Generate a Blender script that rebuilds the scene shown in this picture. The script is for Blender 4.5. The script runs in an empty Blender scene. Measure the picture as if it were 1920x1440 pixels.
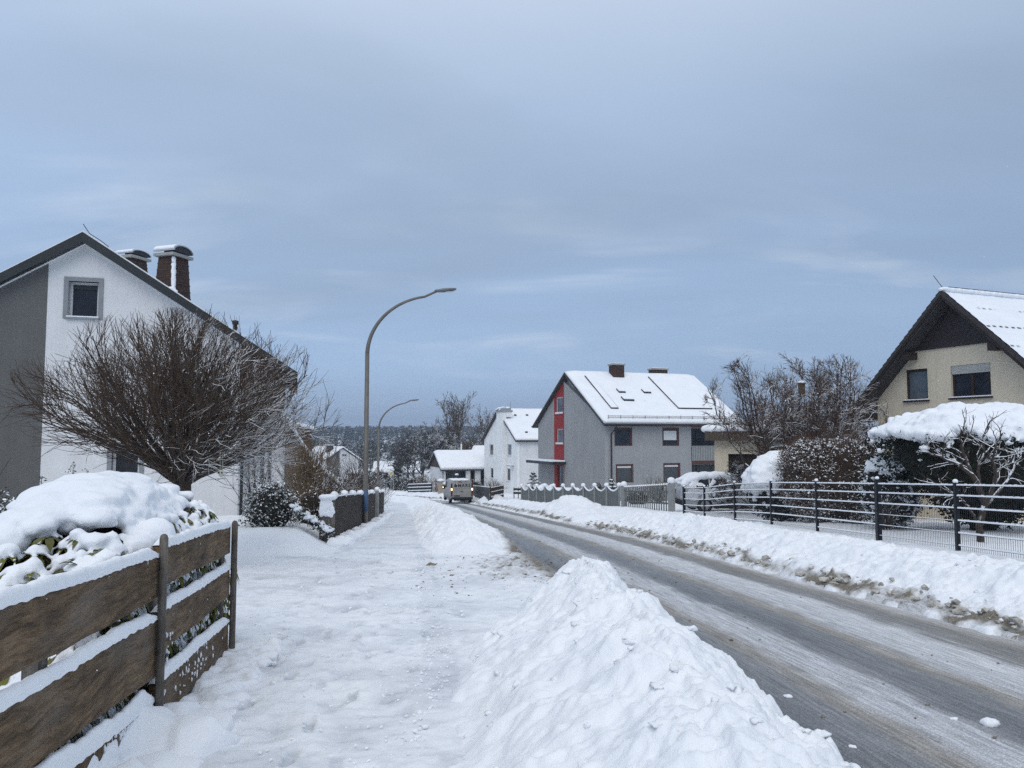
import bpy, bmesh, math, random
import numpy as np
from mathutils import Vector, Matrix, geometry
R = math.radians
SC = bpy.context.scene
COL = SC.collection
# ---------------------------------------------------------------- camera model (photo pixels, 1920 x 1440)
FPX = 1442.0
TH = math.atan(98 / FPX)
CAM = Vector((0, 0, 1.6))
FV = Vector((0, math.cos(TH), math.sin(TH)))
UV = Vector((0, -math.sin(TH), math.cos(TH)))
def ray(px, py):
    return FV + Vector((1, 0, 0)) * ((px - 960) / FPX) + UV * ((720 - py) / FPX)
def at(px, py, Y):
    d = ray(px, py)
    return CAM + d * (Y / d.y)
def smooth01(a, b, x):
    t = np.clip((np.asarray(x, float) - a) / (b - a), 0, 1)
    return t * t * (3 - 2 * t)
GY = np.array([-200, 0, 14, 20, 26, 70, 85, 100, 130, 200, 320, 450, 600, 800, 1000, 1600.])
GZ = np.array([6, 0, -.70, -1.02, -1.42, -4.35, -5.1, -5.6, -6.1, -8.0, -11.0, -13.0, -9.5, -4.5, -2.0, 4.0])
def gz(y):
    return np.interp(y, GY, GZ)
CY = np.array([-200, -10, 4.2, 7.7, 12, 18.5, 25, 36, 42, 52, 60, 67, 75, 83, 90, 95, 99, 104])
CX = np.array([30, 5.4, 3.6, 3.2, 2.64, 1.8, .87, -.65, -1.55, -3.0, -4.2, -5.4, -8.2, -12.6, -19, -27, -40, -75])
_ty = np.linspace(-30, 104, 1341)
_tx = np.interp(_ty, CY, CX)
_k = np.exp(-np.linspace(-2, 2, 41) ** 2); _k /= _k.sum()
_tx = np.convolve(np.pad(_tx, 20, mode='edge'), _k, 'valid')
_tx[:60] = np.interp(_ty[:60], CY, CX)
def xc(y):
    return np.interp(y, _ty, _tx)
_tc = 1 / np.sqrt(1 + np.gradient(_tx, _ty) ** 2)
def lat(x, y):
    return (x - xc(y)) * np.interp(y, _ty, _tc)
# ---------------------------------------------------------------- noise
def _hash(ix, iy, seed):
    h = (ix.astype(np.int64) * 374761393 + iy.astype(np.int64) * 668265263 + seed * 974634777) & 0x7fffffff
    h = ((h ^ (h >> 13)) * 1274126177) & 0x7fffffff
    return (h ^ (h >> 16)) & 0xffff
def pn(x, y, seed=0):
    x = np.asarray(x, float); y = np.asarray(y, float)
    x0 = np.floor(x); y0 = np.floor(y); fx = x - x0; fy = y - y0
    def g(i, j):
        a = _hash(x0 + i, y0 + j, seed) * (2 * np.pi / 65536)
        return np.cos(a) * (fx - i) + np.sin(a) * (fy - j)
    u = fx * fx * fx * (fx * (fx * 6 - 15) + 10); v = fy * fy * fy * (fy * (fy * 6 - 15) + 10)
    a = g(0, 0) * (1 - u) + g(1, 0) * u; b = g(0, 1) * (1 - u) + g(1, 1) * u
    return 1.4 * (a * (1 - v) + b * v)
def fbm(x, y, oct=4, seed=0, gain=.5):
    s = 0; a = 1
    for o in range(oct):
        s = s + a * pn(np.asarray(x) * 2 ** o + o * 17.3, np.asarray(y) * 2 ** o - o * 9.1, seed + o); a *= gain
    return s
def worley(x, y, seed=0):
    x = np.asarray(x, float); y = np.asarray(y, float)
    x0 = np.floor(x); y0 = np.floor(y); d1 = np.full(x.shape, 9.); d2 = np.full(x.shape, 9.); idv = np.zeros(x.shape)
    for i in (-1, 0, 1):
        for j in (-1, 0, 1):
            a = _hash(x0 + i, y0 + j, seed) / 65536; b = _hash(x0 + i, y0 + j, seed + 7) / 65536
            c = _hash(x0 + i, y0 + j, seed + 13) / 65536
            d = np.hypot(x0 + i + a - x, y0 + j + b - y)
            m = d < d1
            d2 = np.where(m, d1, np.minimum(d2, d)); idv = np.where(m, c, idv); d1 = np.where(m, d, d1)
    return d1, d2, idv
# ---------------------------------------------------------------- objects
def link(o, parent=None):
    COL.objects.link(o)
    if parent: o.parent = parent
    return o
def tag(o, label=None, cat=None, group=None, kind=None):
    if label: o['label'] = label
    if cat: o['category'] = cat
    if group: o['group'] = group
    if kind: o['kind'] = kind
    return o
def thing(name, label, cat, loc=(0, 0, 0), rz=0, group=None):
    o = bpy.data.objects.new(name, None)
    o.empty_display_size = .2
    o.location = loc; o.rotation_euler = (0, 0, rz)
    link(o)
    return tag(o, label, cat, group)
def kids(o):
    return [c for c in bpy.data.objects if c.parent == o]
def dup(o, loc, rz=None, label=None, scale=None):
    ch = kids(o); r = o.copy(); link(r); r.location = loc
    if rz is not None: r.rotation_euler = (0, 0, rz)
    if scale: r.scale = (scale,) * 3 if not hasattr(scale, '__len__') else scale
    if label: r['label'] = label
    for c in ch:
        n = c.copy(); link(n, r)
        for g in kids(c):
            q = g.copy(); link(q, n)
    return r
def mesh_np(name, V, Q, mat, parent=None, smooth=False, attrs=None):
    """V (n,3) array, Q (m,4) or (m,3) int array"""
    V = np.asarray(V, np.float32); Q = np.asarray(Q, np.int32)
    me = bpy.data.meshes.new(name)
    n = Q.shape[1]
    me.vertices.add(len(V)); me.vertices.foreach_set('co', V.ravel())
    me.loops.add(Q.size); me.loops.foreach_set('vertex_index', Q.ravel())
    me.polygons.add(len(Q)); me.polygons.foreach_set('loop_start', np.arange(0, Q.size, n, dtype=np.int32))
    me.polygons.foreach_set('loop_total', np.full(len(Q), n, np.int32))
    me.polygons.foreach_set('use_smooth', np.full(len(Q), smooth, bool))
    me.update(calc_edges=True); me.validate()
    for k, a in (attrs or {}).items():
        at_ = me.attributes.new(k, 'FLOAT', 'POINT'); at_.data.foreach_set('value', np.asarray(a, np.float32))
    me.materials.append(mat)
    return link(bpy.data.objects.new(name, me), parent)
_ICO = {}
def ico(sub):
    if sub not in _ICO:
        bm = bmesh.new(); bmesh.ops.create_icosphere(bm, subdivisions=sub, radius=1)
        _ICO[sub] = ([v.co.copy() for v in bm.verts], [[v.index for v in f.verts] for f in bm.faces]); bm.free()
    return _ICO[sub]
class MB:
    def __init__(s): s.V = []; s.F = []
    def add(s, vs, fs):
        b = len(s.V); s.V.extend([tuple(v) for v in vs]); s.F.extend([[i + b for i in f] for f in fs]); return s
    def box(s, x0, x1, y0, y1, z0, z1):
        vs = [(x, y, z) for z in (z0, z1) for x, y in ((x0, y0), (x1, y0), (x1, y1), (x0, y1))]
        return s.add(vs, [[3, 2, 1, 0], [4, 5, 6, 7], [0, 1, 5, 4], [1, 2, 6, 5], [2, 3, 7, 6], [3, 0, 4, 7]])
    def prism(s, pts, off):
        """pts: 3-D polygon, off: extrusion vector"""
        n = len(pts); o = Vector(off); A = [Vector(p) for p in pts]
        nor = geometry.normal(A) if n > 2 else Vector((0, 0, 1))
        if nor.dot(o) > 0: A = A[::-1]
        return s.add(A + [p + o for p in A], [list(range(n)), list(range(2 * n - 1, n - 1, -1))] +
                     [[(i + 1) % n, i, n + i, n + (i + 1) % n] for i in range(n)])
    def tube(s, pts, rad, sides=6, cap=True):
        pts = [Vector(p) for p in pts]; n = len(pts)
        if not hasattr(rad, '__len__'): rad = [rad] * n
        b = len(s.V)
        d0 = (pts[1] - pts[0]).normalized()
        ref = Vector((0, 0, 1)) if abs(d0.z) < .9 else Vector((1, 0, 0))
        u = d0.cross(ref).normalized()
        cs = [(math.cos(2 * math.pi * k / sides), math.sin(2 * math.pi * k / sides)) for k in range(sides)]
        for i, p in enumerate(pts):
            d = (pts[min(i + 1, n - 1)] - pts[max(i - 1, 0)])
            if d.length < 1e-9: d = d0
            d.normalize()
            u = (u - d * u.dot(d))
            if u.length < 1e-6: u = d.orthogonal()
            u.normalize(); w = d.cross(u)
            r = rad[i]
            for c, sn in cs: s.V.append(tuple(p + u * (c * r) + w * (sn * r)))
        for i in range(n - 1):
            for k in range(sides):
                a = b + i * sides + k; c = b + i * sides + (k + 1) % sides
                s.F.append([a, c, c + sides, a + sides])
        if cap:
            s.F.append([b + k for k in range(sides)][::-1])
            s.F.append([b + (n - 1) * sides + k for k in range(sides)])
        return s
    def blob(s, c, r, sub=1, amp=.15, rn=None, rot=None):
        rn = rn or random
        V, F = ico(sub); c = Vector(c)
        if not hasattr(r, '__len__'): r = (r, r, r)
        ph = [rn.uniform(0, 6.28) for _ in range(6)]
        out = []
        for v in V:
            k = 1 + amp * (math.sin(v.x * 2.3 + ph[0]) * math.sin(v.y * 2.7 + ph[1]) + .6 * math.sin(v.z * 4.1 + ph[2]) * math.sin(v.x * 4.7 + ph[3]) + .5 * math.sin(v.y * 5.3 + ph[4] + v.z * 3))
            p = Vector((v.x * r[0] * k, v.y * r[1] * k, v.z * r[2] * k))
            if rot: p.rotate(rot)
            out.append(p + c)
        return s.add(out, F)
    def lathe(s, prof, c=(0, 0, 0), sides=16, axis='z'):
        b = len(s.V); n = len(prof)
        for r, h in prof:
            for k in range(sides):
                a = 2 * math.pi * k / sides; x, y = r * math.cos(a), r * math.sin(a)
                p = (x, y, h) if axis == 'z' else ((h, x, y) if axis == 'x' else (y, h, x))
                s.V.append((p[0] + c[0], p[1] + c[1], p[2] + c[2]))
        for i in range(n - 1):
            for k in range(sides):
                a = b + i * sides + k; e = b + i * sides + (k + 1) % sides
                s.F.append([a, e, e + sides, a + sides])
        s.F.append([b + k for k in range(sides)][::-1]); s.F.append([b + (n - 1) * sides + k for k in range(sides)])
        return s
    def build(s, name, mat, parent=None, smooth=False, bevel=0, loc=None):
        me = bpy.data.meshes.new(name); me.from_pydata([tuple(v) for v in s.V], [], s.F)
        me.update()
        if smooth: me.polygons.foreach_set('use_smooth', [True] * len(me.polygons))
        me.materials.append(mat)
        o = link(bpy.data.objects.new(name, me), parent)
        if bevel:
            m = o.modifiers.new('bevel', 'BEVEL'); m.width = bevel; m.segments = 2; m.limit_method = 'ANGLE'; m.angle_limit = R(40)
        if loc: o.location = loc
        return o
def remesh(mb, name, mat, parent=None, voxel=.03, smooth=3, sub=0):
    """weld overlapping snow lumps into one soft skin"""
    me = bpy.data.meshes.new('tmp'); me.from_pydata([tuple(v) for v in mb.V], [], mb.F); me.update()
    t = link(bpy.data.objects.new('tmp', me))
    m = t.modifiers.new('r', 'REMESH'); m.mode = 'VOXEL'; m.voxel_size = voxel
    if smooth:
        k = t.modifiers.new('s', 'SMOOTH'); k.factor = .5; k.iterations = smooth
    dg = bpy.context.evaluated_depsgraph_get(); dg.update()
    me2 = bpy.data.meshes.new_from_object(t.evaluated_get(dg))
    bpy.data.objects.remove(t); bpy.data.meshes.remove(me)
    me2.name = name; me2.materials.clear(); me2.materials.append(mat)
    me2.polygons.foreach_set('use_smooth', [True] * len(me2.polygons))
    return link(bpy.data.objects.new(name, me2), parent)
def wall(name, outline, holes, mapf, thick, mat, parent):
    """flat wall with real openings; outline/holes in (u,w); mapf(u,w,d) -> local xyz; thick = depth"""
    bm = bmesh.new(); es = []
    for loop in [outline] + [[(a, c), (b, c), (b, d), (a, d)] for a, b, c, d in holes]:
        vs = [bm.verts.new((u, w, 0)) for u, w in loop]
        for i in range(len(vs)): es.append(bm.edges.new((vs[i], vs[(i + 1) % len(vs)])))
    bmesh.ops.triangle_fill(bm, use_beauty=True, use_dissolve=False, edges=es)
    ret = bmesh.ops.extrude_face_region(bm, geom=list(bm.faces))
    vs = [g for g in ret['geom'] if isinstance(g, bmesh.types.BMVert)]
    for v in vs: v.co.z = thick
    for v in bm.verts: v.co = Vector(mapf(v.co.x, v.co.y, v.co.z))
    bmesh.ops.recalc_face_normals(bm, faces=list(bm.faces))
    me = bpy.data.meshes.new(name); bm.to_mesh(me); bm.free(); me.materials.append(mat)
    return link(bpy.data.objects.new(name, me), parent)
class House:
    """local x along the front (to the right), local y into the building"""
    def __init__(s, px, Y, ang, zbase, name, label, group=None, cat='house'):
        p = at(px, 900, Y); s.O = Vector((p.x, Y, zbase)); s.a = ang
        s.M = Matrix.Rotation(-ang, 3, 'Z')
        s.root = thing(name, label, cat, s.O, ang, group)
    def _r(s, px, py): return s.M @ (CAM - s.O), s.M @ ray(px, py)
    def front(s, px, py, dy=0):
        c, d = s._r(px, py); t = (dy - c.y) / d.y; p = c + d * t; return p.x, p.z
    def side(s, px, py, dx=0):
        c, d = s._r(px, py); t = (dx - c.x) / d.x; p = c + d * t; return p.y, p.z
def fmap(dy0): return lambda u, w, d: (u, dy0 + d, w)
def smap(dx0): return lambda u, w, d: (dx0 + d, u, w)
def window(parent, mapf, u0, u1, w0, w1, fr, fm, gm, depth=.10, mull=0, sill=None, sillm=None, name='window', trans=None, handle=False):
    """frame ring with pane(s); mapf(u,w,d): d grows into the wall"""
    m = MB()
    def bx(mb, a, b, c, d, e, f):
        vs = [mapf(u, w, q) for q in (e, f) for u, w in ((a, c), (b, c), (b, d), (a, d))]
        mb.add(vs, [[0, 1, 2, 3], [7, 6, 5, 4], [0, 4, 5, 1], [1, 5, 6, 2], [2, 6, 7, 3], [3, 7, 4, 0]])
    e = .002
    bx(m, u0 + e, u0 + fr, w0 + e, w1 - e, depth, depth + .07); bx(m, u1 - fr, u1 - e, w0 + e, w1 - e, depth, depth + .07)
    bx(m, u0 + fr, u1 - fr, w0 + e, w0 + fr, depth, depth + .07); bx(m, u0 + fr, u1 - fr, w1 - fr, w1 - e, depth, depth + .07)
    for k in range(mull):
        c = u0 + (u1 - u0) * (k + 1) / (mull + 1); bx(m, c - fr * .55, c + fr * .55, w0 + fr, w1 - fr, depth + .002, depth + .068)
    if trans: bx(m, u0 + fr, u1 - fr, trans - .03, trans + .03, depth + .004, depth + .066)
    w = m.build(name, fm, parent)
    g = MB(); bx(g, u0 + fr * .8, u1 - fr * .8, w0 + fr * .8, w1 - fr * .8, depth + .03, depth + .045); g.build('pane', gm, w)
    if sill:
        s_ = MB(); bx(s_, u0 - .06, u1 + .06, w0 - .05, w0 + .001, -.09, depth - .001); s_.build('sill', sillm or fm, w)
        if sill > 0:
            q = MB(); bx(q, u0 - .04, u1 + .04, w0 + .003, w0 + sill, -.08, depth - .002); q.build('snow', SNOW, w, bevel=.02)
    return w
def bxm(mb, mapf, a, b, c, d, e, f):
    vs = [mapf(u, w, q) for q in (e, f) for u, w in ((a, c), (b, c), (b, d), (a, d))]
    return mb.add(vs, [[0, 1, 2, 3], [7, 6, 5, 4], [0, 4, 5, 1], [1, 5, 6, 2], [2, 6, 7, 3], [3, 7, 4, 0]])
# ---------------------------------------------------------------- materials
def nn(nt, typ, **kw):
    n = nt.nodes.new(typ)
    for k, v in kw.items():
        if k.startswith('i_'): n.inputs[k[2:].replace('_', ' ')].default_value = v
        else: setattr(n, k, v)
    return n
def mat0(name, rough=.7, spec=.4):
    m = bpy.data.materials.new(name); m.use_nodes = True; nt = m.node_tree; b = nt.nodes['Principled BSDF']
    b.inputs['Roughness'].default_value = rough; b.inputs['Specular IOR Level'].default_value = spec
    return m, nt, b
def c4(c): return (c[0], c[1], c[2], 1)
def coords(nt, stretch=None, gen='Object'):
    tc = nn(nt, 'ShaderNodeTexCoord')
    if not stretch: return tc.outputs[gen]
    mp = nn(nt, 'ShaderNodeMapping'); mp.inputs['Scale'].default_value = stretch
    nt.links.new(tc.outputs[gen], mp.inputs['Vector']); return mp.outputs['Vector']
def noise(nt, vec, scale, detail=4, rough=.6):
    n = nn(nt, 'ShaderNodeTexNoise'); n.inputs['Scale'].default_value = scale; n.inputs['Detail'].default_value = detail
    n.inputs['Roughness'].default_value = rough; nt.links.new(vec, n.inputs['Vector']); return n.outputs['Fac']
def ramp(nt, fac, stops, interp='LINEAR'):
    r = nn(nt, 'ShaderNodeValToRGB'); r.color_ramp.interpolation = interp; e = r.color_ramp.elements
    while len(e) < len(stops): e.new(.5)
    for q, (p, c) in zip(e, stops):
        q.position = p; q.color = c4(c) if hasattr(c, '__len__') else (c, c, c, 1)
    nt.links.new(fac, r.inputs['Fac']); return r.outputs['Color']
def mix(nt, fac, a, b, mode='MIX'):
    n = nn(nt, 'ShaderNodeMix', data_type='RGBA', blend_type=mode)
    for i, v in ((0, fac), (6, a), (7, b)):
        if hasattr(v, 'is_linked') or hasattr(v, 'links'): nt.links.new(v, n.inputs[i])
        elif i == 0: n.inputs[0].default_value = v
        else: n.inputs[i].default_value = c4(v)
    return n.outputs[2]
def mth(nt, op, a, b=None, clamp=False):
    n = nn(nt, 'ShaderNodeMath', operation=op, use_clamp=clamp)
    for i, v in ((0, a), (1, b)):
        if v is None: continue
        if hasattr(v, 'links'): nt.links.new(v, n.inputs[i])
        else: n.inputs[i].default_value = v
    return n.outputs[0]
def bump(nt, b, h, strength=.3, dist=.02, prev=None):
    n = nn(nt, 'ShaderNodeBump'); n.inputs['Strength'].default_value = strength; n.inputs['Distance'].default_value = dist
    nt.links.new(h, n.inputs['Height'])
    if prev: nt.links.new(prev, n.inputs['Normal'])
    nt.links.new(n.outputs['Normal'], b.inputs['Normal']); return n.outputs['Normal']
def pmat(name, col, rough=.75, var=.18, scale=3., bmp=.15, bscale=60., spec=.3, stretch=None, metal=0, dist=.01):
    m, nt, b = mat0(name, rough, spec); v = coords(nt, stretch)
    n = noise(nt, v, scale, 5)
    lo = [c * (1 - var) for c in col]; hi = [min(1, c * (1 + var)) for c in col]
    nt.links.new(ramp(nt, n, [(.3, lo), (.7, hi)]), b.inputs['Base Color'])
    b.inputs['Metallic'].default_value = metal
    if bmp: bump(nt, b, noise(nt, v, bscale, 3), bmp, dist)
    return m
def render_mat(name, col, streak=.35, bscale=110, bmp=.3):
    """painted wall render: faint rain streaks, patches and grain"""
    m, nt, b = mat0(name, .88, .25); v = coords(nt)
    n = noise(nt, v, .7, 5); s = noise(nt, coords(nt, (2.6, 2.6, .12)), 2.2, 5, .65); g = noise(nt, v, 34, 3, .7)
    c = ramp(nt, n, [(.3, [q * .90 for q in col]), (.7, [min(1, q * 1.06) for q in col])])
    c = mix(nt, mth(nt, 'MULTIPLY', ramp(nt, s, [(.50, 0.), (.74, 1.)]), streak), c, [q * .62 for q in col])
    c = mix(nt, .30, c, ramp(nt, g, [(.3, .3), (.7, .7)]), 'OVERLAY')
    nt.links.new(c, b.inputs['Base Color']); bump(nt, b, noise(nt, v, bscale, 3), bmp, .01); return m
def snow_mat(name, attr=False, fine=1.):
    m, nt, b = mat0(name, .62, .25); v = coords(nt)
    n = noise(nt, v, .9, 4)
    col = ramp(nt, n, [(.3, (.80, .83, .88)), (.7, (.88, .90, .925))])
    if attr:
        a = nn(nt, 'ShaderNodeAttribute', attribute_name='dirt'); g = nn(nt, 'ShaderNodeAttribute', attribute_name='grey')
        f = noise(nt, v, 14, 6, .7); f2 = noise(nt, v, 55, 3, .7)
        col = mix(nt, mth(nt, 'MULTIPLY', g.outputs['Fac'], mth(nt, 'MULTIPLY_ADD', f, 1.3), True), col, (.50, .53, .58))
        dm = mth(nt, 'MULTIPLY_ADD', f, 1.6); 
        dm = mth(nt, 'SUBTRACT', mth(nt, 'ADD', mth(nt, 'MULTIPLY', a.outputs['Fac'], 1.7), mth(nt, 'ADD', f, mth(nt, 'MULTIPLY', f2, .5))), 1.05, True)
        brown = ramp(nt, f2, [(.35, (.10, .085, .065)), (.7, (.30, .27, .22))])
        col = mix(nt, mth(nt, 'MULTIPLY', dm, 1.35, True), col, brown)
    nt.links.new(col, b.inputs['Base Color'])
    b.inputs['Subsurface Weight'].default_value = 0
    h1 = noise(nt, v, 20 * fine, 6, .7); h2 = noise(nt, v, 120 * fine, 3, .6)
    p = bump(nt, b, h1, .5, .022); bump(nt, b, h2, .4, .005, p)
    return m
def snowy(name, col, amt=.35, soft=.25, var=.25, scale=8, rough=.8, nscale=6., thr_noise=.5, bmp=.2):
    """surface that carries snow on its upward faces"""
    m, nt, b = mat0(name, rough, .2); v = coords(nt)
    n = noise(nt, v, scale, 4)
    base = ramp(nt, n, [(.3, [c * (1 - var) for c in col]), (.7, [min(1, c * (1 + var)) for c in col])])
    geo = nn(nt, 'ShaderNodeNewGeometry'); sx = nn(nt, 'ShaderNodeSeparateXYZ'); nt.links.new(geo.outputs['True Normal'], sx.inputs[0])
    z = mth(nt, 'ADD', sx.outputs['Z'], mth(nt, 'MULTIPLY', mth(nt, 'SUBTRACT', noise(nt, v, nscale, 3), .5), thr_noise * 2))
    f = mth(nt, 'DIVIDE', mth(nt, 'SUBTRACT', z, amt), soft, True)
    nt.links.new(mix(nt, f, base, (.82, .85, .89)), b.inputs['Base Color'])
    if bmp: bump(nt, b, noise(nt, v, 40, 3), bmp, .01)
    return m
def glass(name, col=(.02, .025, .035), rough=.06, curtain=None):
    m, nt, b = mat0(name, rough, .22); v = coords(nt)
    n = noise(nt, v, 1.3, 2)
    c = ramp(nt, n, [(.35, [q * .7 for q in col]), (.7, [q * 1.4 for q in col])])
    if curtain:
        w = nn(nt, 'ShaderNodeTexWave'); w.bands_direction = 'X'; w.inputs['Scale'].default_value = 6; w.inputs['Distortion'].default_value = 2
        nt.links.new(v, w.inputs['Vector']); c = mix(nt, mth(nt, 'MULTIPLY', w.outputs['Fac'], .8), c, curtain)
    nt.links.new(c, b.inputs['Base Color']); bump(nt, b, noise(nt, v, 1.1, 2), .04, .05); return m
SNOW = snow_mat('snow'); SNOW_FAR = snow_mat('snow_far', fine=.3); SNOWG = snow_mat('snow_ground', True); 
# ================================================================ ground, road, sidewalk, driveway
def yard(x, y):
    t = lat(x, y)
    f = 1 - smooth01(80, 110, y)
    near = 1 - smooth01(0, 4, np.abs(y - 27.2) - 1.2)              # drive of the grey house
    r = smooth01(1.87, 4.5, t) * (.30 - .14 * near)
    fence = -5.95 + 0 * t
    inyard = smooth01(15.5, 16.9, y + .25 * pn(x * .6, y * .3, 88) + .05 * (x + 5))
    infront = 1 - smooth01(6.9, 7.6, y)
    l = smooth01(0, .9, fence - t) * (.40 * inyard + .28 * infront)
    roadf = (np.abs(t) < 1.87)
    return (r + l - .04 * roadf) * f
def gh(x, y):
    return gz(y) + yard(np.asarray(x, float), np.asarray(y, float))
def ghs(x, y): return float(gh(np.array([x]), np.array([y]))[0])
def build_ground():
    ys = [-12.0, -8, -5, -3, -1, 0, .6, 1.0]
    y = 1.3
    while y < 16: ys.append(y); y *= 1.0052
    while y < 120: ys.append(y); y *= 1.0115
    while y < 1700: ys.append(y); y *= 1.06
    ys = np.array(ys)
    q = np.linspace(-1, 1, 560)
    r = .78 * q + 1.5 * np.sign(q) * np.maximum(np.abs(q) - .86, 0) ** 2 * 60
    X = r[None, :] * (np.abs(ys)[:, None] + 2.5); Y = np.repeat(ys[:, None], len(q), 1)
    t = lat(X, Y)
    Z = gh(X, Y)
    road = (np.abs(t) < 1.87)
    drive = (t < -5.75) & (Y > 7.4) & (Y < 15.5)
    walk = (t <= -1.87) & (t > -5.75) & (Y < 95)
    lo = fbm(X * .35, Y * .35, 3, 3); me_ = fbm(X * 1.7, Y * 1.7, 4, 9); fi = fbm(X * 7, Y * 7, 3, 21)
    fl = walk | drive
    far = 1 - smooth01(40, 80, Y)
    # trodden snow: shallow prints and ridges
    d1, d2, ci = worley(X * 2.1, Y * 1.15, 5)
    pr = np.clip(.33 - d1, 0, 1) * (ci > .55)
    sc_ = np.clip(fbm(X * 1.1, Y * 4.5, 4, 61), 0, 1)
    dz = np.where(road, .004 * me_, np.where(fl, .012 * me_ + .008 * fi + .010 * np.clip(fbm(X * 6, Y * 6, 3, 63), 0, 1) - .12 * pr + .006 * sc_ + .012 * np.abs(fbm(X * 15, Y * 15, 2, 65)) * (me_ > .1), .05 * lo + .03 * me_ + .008 * fi) * (.25 + .75 * far))
    # ridge lines left by the shovel across the drive, running beside the walk
    for tt, ww, hh in ((-4.75 + .12 * lo, .05, .022), (-2.55 + .1 * lo, .10, .03)):
        dz = dz + np.where(walk & (Y > 6.5) & (Y < 16), hh * np.exp(-((t - tt) / ww) ** 2) * (.6 + .8 * fi), 0)
    # boot prints along the walk
    rb = random.Random(23); prints = np.zeros_like(X); rim = np.zeros_like(X)
    for trail in range(7):
        y_ = rb.uniform(2.6, 5); tt_ = rb.uniform(-5.4, -4.0); side = 1; dr_ = rb.uniform(-.03, .03)
        while y_ < 15.5:
            y_ += rb.uniform(.55, .78); side = -side; tt_ = min(-3.9, max(-5.5, tt_ + dr_ + rb.gauss(0, .03)))
            if rb.random() < .25: continue
            px0 = float(xc(y_)) + tt_ + side * .10; j0, j1 = np.searchsorted(ys, [y_ - .3, y_ + .3]); sl_ = slice(j0, j1); an = R(8) + rb.gauss(0, .15); ca, sa = math.cos(an), math.sin(an)
            U = (X[sl_] - px0) * ca + (Y[sl_] - y_) * sa; W_ = -(X[sl_] - px0) * sa + (Y[sl_] - y_) * ca
            wd = .052 - .012 * np.cos(W_ / .145 * 1.6); d_ = np.sqrt((U / wd) ** 2 + (W_ / .150) ** 2); k_ = rb.uniform(.4, 1)
            prints[sl_] = np.maximum(prints[sl_], k_ * (1 - smooth01(.75, 1.1, d_)) * (1 - .35 * (np.sin(W_ * 190) > .2))); rim[sl_] = np.maximum(rim[sl_], k_ * np.exp(-((d_ - 1.25) / .18) ** 2))
    dz = dz + np.where(walk, -.030 * prints + .013 * rim, 0)
    tyre = np.exp(-((Y - 14.3 - .1 * me_) / .12) ** 2) * .02 + np.exp(-((Y - 12.9 - .08 * me_) / .1) ** 2) * .012
    dz = dz + np.where((t < -2.6) & ~road & (Y < 16), tyre, 0)
    # spilled slush where the drive meets the road
    sl = np.exp(-((X - .0) / .85) ** 2 - ((Y - 13.6) / 2.0) ** 2) * (t < -1.7)
    dz = dz + sl * (.05 + .06 * np.abs(fbm(X * 4, Y * 4, 3, 41)) + .03 * fi)
    grey = np.where(fl, np.clip(.30 * smooth01(-.05, .6, fbm(X * .9, Y * 1.2, 5, 31)) + .7 * prints + .22 * smooth01(.1, .5, fbm(X * 5, Y * 9, 3, 35)) + 1.1 * pr + .10, 0, 1) * (.45 + .55 * (t > -6.8)), 0)
    grey = grey + np.where(walk & (Y > 17), .16, 0)
    grey = np.where(walk & (np.abs(t + 3.9) < .15) & (Y < 16) & (Y > 6), grey + .16, grey)
    edge = np.exp(-((np.abs(t) - 1.9) / .22) ** 2) * ~road
    dirt = np.clip(.62 * sl * (.5 + 1.0 * np.clip(fbm(X * 5, Y * 5, 3, 51), 0, 1)) + .35 * edge + np.where(fl, .28 * np.clip(fbm(X * 3, Y * 3, 4, 55) - .55, 0, 1), 0), 0, .9)
    Z = Z + dz - .08 * smooth01(2.0, 2.1, t) * (1 - smooth01(3.4, 4.3, t)) * (Y < 96) * ~((Y > 26.5) & (Y < 29.5)) - .08 * walk * smooth01(-3.8, -3.5, t) * (1 - smooth01(-2.1, -2.0, t)) * smooth01(16.2, 17.5, Y)
    V = np.stack([X, Y, Z], -1).reshape(-1, 3)
    ny, nx = X.shape
    i = (np.arange(ny - 1)[:, None] * nx + np.arange(nx - 1)[None, :])
    Q = np.stack([i, i + 1, i + nx + 1, i + nx], -1).reshape(-1, 4)
    yc = .5 * (Y[:-1, :-1] + Y[1:, 1:]).ravel(); xcn = .5 * (X[:-1, :-1] + X[1:, 1:]).ravel()
    tc = lat(xcn, yc)
    mr = (tc < np.where((yc < 26.5) | (yc > 29.5), 2.08, 1.87)) & (tc > np.where(yc > 17.5, -2.05, -1.87)) & (yc < 103.5); md = (tc < -5.75) & (yc > 7.4) & (yc < 15.5) & (xcn > -40); mw = ~mr & (tc <= -1.87) & (tc > -5.75) & (yc < 95)
    A = {'dirt': dirt.ravel(), 'grey': grey.ravel(), 'lat': t.ravel()}
    def sub(name, mask, mat):
        q_ = Q[mask]; u, inv = np.unique(q_, return_inverse=True)
        o = mesh_np(name, V[u], inv.reshape(-1, 4), mat, None, True, {k: v[u] for k, v in A.items()})
        return tag(o, kind='structure')
    sub('ground', ~(mr | md | mw), SNOWG); sub('sidewalk', mw, SNOWG); sub('driveway', md, SNOWG); sub('road', mr, ROAD)
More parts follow.
